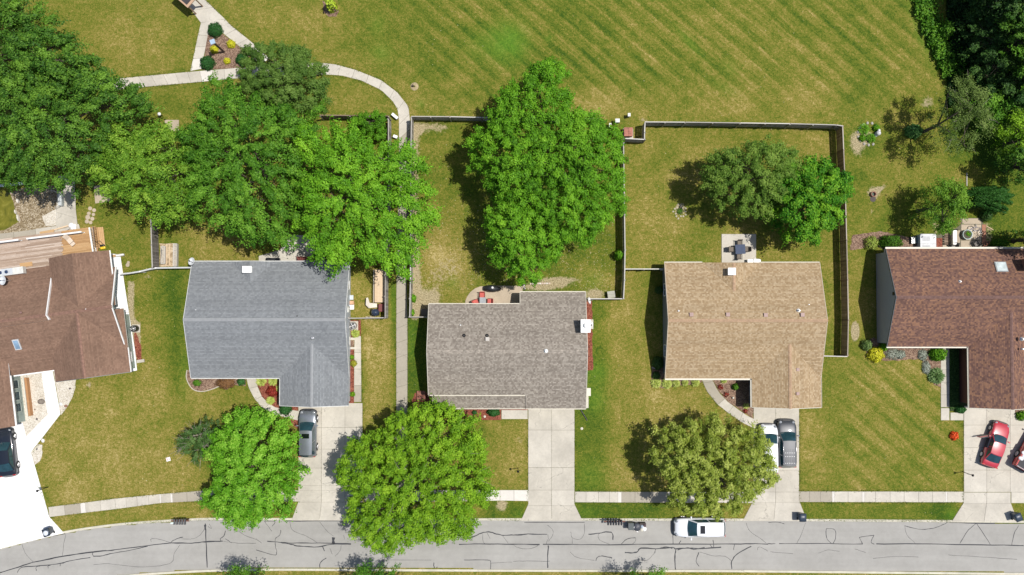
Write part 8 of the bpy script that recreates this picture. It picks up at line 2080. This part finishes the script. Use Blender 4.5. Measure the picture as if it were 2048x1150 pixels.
edges = [[(823, 246), (905, 246)], [(1290, 254), (1480, 256), (1684, 262)], [(1684, 262), (1684, 420), (1684, 700)], [(1237, 300), (1237, 590)], [(1180, 599), (1240, 599)], [(818, 250), (818, 630)], [(1252, 540), (1322, 540)], [(700, 638), (768, 638)],
         [(780, 240), (778, 560), (776, 636)], [(792, 560), (791.5, 800), (791.5, 975)], [(816, 600), (816.5, 800), (816.5, 978)], [(645, 125), (672, 128), (712, 139), (762, 159), (796, 184), (818, 212)], [(645, 150), (682, 152), (722, 162), (762, 181), (796, 218)], [(280, 176), (400, 165)], [(258, 154), (381, 142)], [(382, 140), (390, 100), (400, 60)], [(508, 86), (462, 50), (411, 0)],
         [(1055, 840), (1055, 1008)], [(1150.5, 825), (1150.5, 1006)], [(1599.5, 820), (1599.5, 1004)], [(1925.5, 845), (1925.5, 1004)], [(726.5, 815), (726.5, 975)], [(100, 1012), (162, 1005), (230, 996), (400, 980.5)], [(100, 1036), (165, 1027), (322, 1007), (400, 1003)], [(1150, 981.5), (1336, 982)], [(1150, 1006), (1336, 1006.5)], [(1598, 981), (1927, 981.5)], [(1598, 1005.5), (1927, 1006)],
         [(250, 1048), (370, 1040), (430, 1038)], [(1165, 1039), (1480, 1039.5)], [(1615, 1040), (1900, 1042)], [(975, 1039), (1040, 1039)], [(724, 680), (724, 806)], [(64, 930), (98, 1030)], [(122, 832), (64, 906)], [(152, 765), (146, 795), (124, 832)], [(1750, 505), (1750, 680)], [(1404, 764), (1434, 810), (1484, 847)], [(495, 775), (510, 800), (545, 830)]]
blades('edge_grass', 'longer grass blades along fences, walks and kerbs', along(edges, 55, .07, 3), .02, .09, LM_TALL, 31)
weeds = [[(643.5, 815), (643.5, 980)], [(643.5, 984), (643.5, 1038)], [(1551.5, 820), (1551.5, 850)], [(597, 855), (725, 855)], [(1056, 935), (1149, 935)], [(1103, 820), (1103, 1038)], [(1899.5, 826), (1899.5, 840)]]
blades('joint_weeds', 'small weeds growing in the joints of the driveways', along(weeds, 14, .02, 9), .05, .07, LM_TALL, 32, (.03, .08))
r = np.random.default_rng(77)
P_ = np.concatenate([np.array([G2(*q_) for q_ in np.stack([r.uniform(826, 1236, 2600), 600 - np.abs(r.normal(0, 110, 2600))], 1)]), np.array([G2(*q_) for q_ in np.stack([r.uniform(240, 2040, 1500), r.uniform(10, 1035, 1500)], 1)])])
px_, py_ = world_to_px(P_[:, 0], P_[:, 1])
roofs = [(0, 495, 275, 870), (370, 520, 728, 1040), (850, 580, 1180, 1040), (1320, 520, 1650, 820), (1500, 800, 1600, 1040), (1745, 490, 2048, 820), (1880, 680, 2048, 1040), (785, 120, 822, 1000), (1440, 465, 1515, 540), (0, 975, 2048, 1008), (370, 0, 800, 180), (0, 340, 200, 500)]
k_ = np.ones(len(P_), bool)
for a, b, c, d_ in roofs: k_ &= ~((px_ > a) & (px_ < c) & (py_ > b) & (py_ < d_))
P_ = P_[k_]; m = len(P_)
C = np.concatenate([P_, r.uniform(.02, .04, (m, 1))], 1); Nn = unit(r.normal(0, .3, (m, 3)) + [0, 0, 1]); A = unit(np.cross(Nn, r.normal(0, 1, (m, 3)))); L_ = r.uniform(.04, .11, m)
o = link('leaf_litter', leaf_mesh('leaf_litter', C, Nn, A, L_ * .7, L_, r.normal(.5, .25, m), leafmat('dry leaf litter', (.20, .14, .06), (.42, .34, .17), (.66, .60, .40), .05))); tag(o, 'dry pale leaf litter scattered over the lawns', 'leaf litter', kind='stuff')
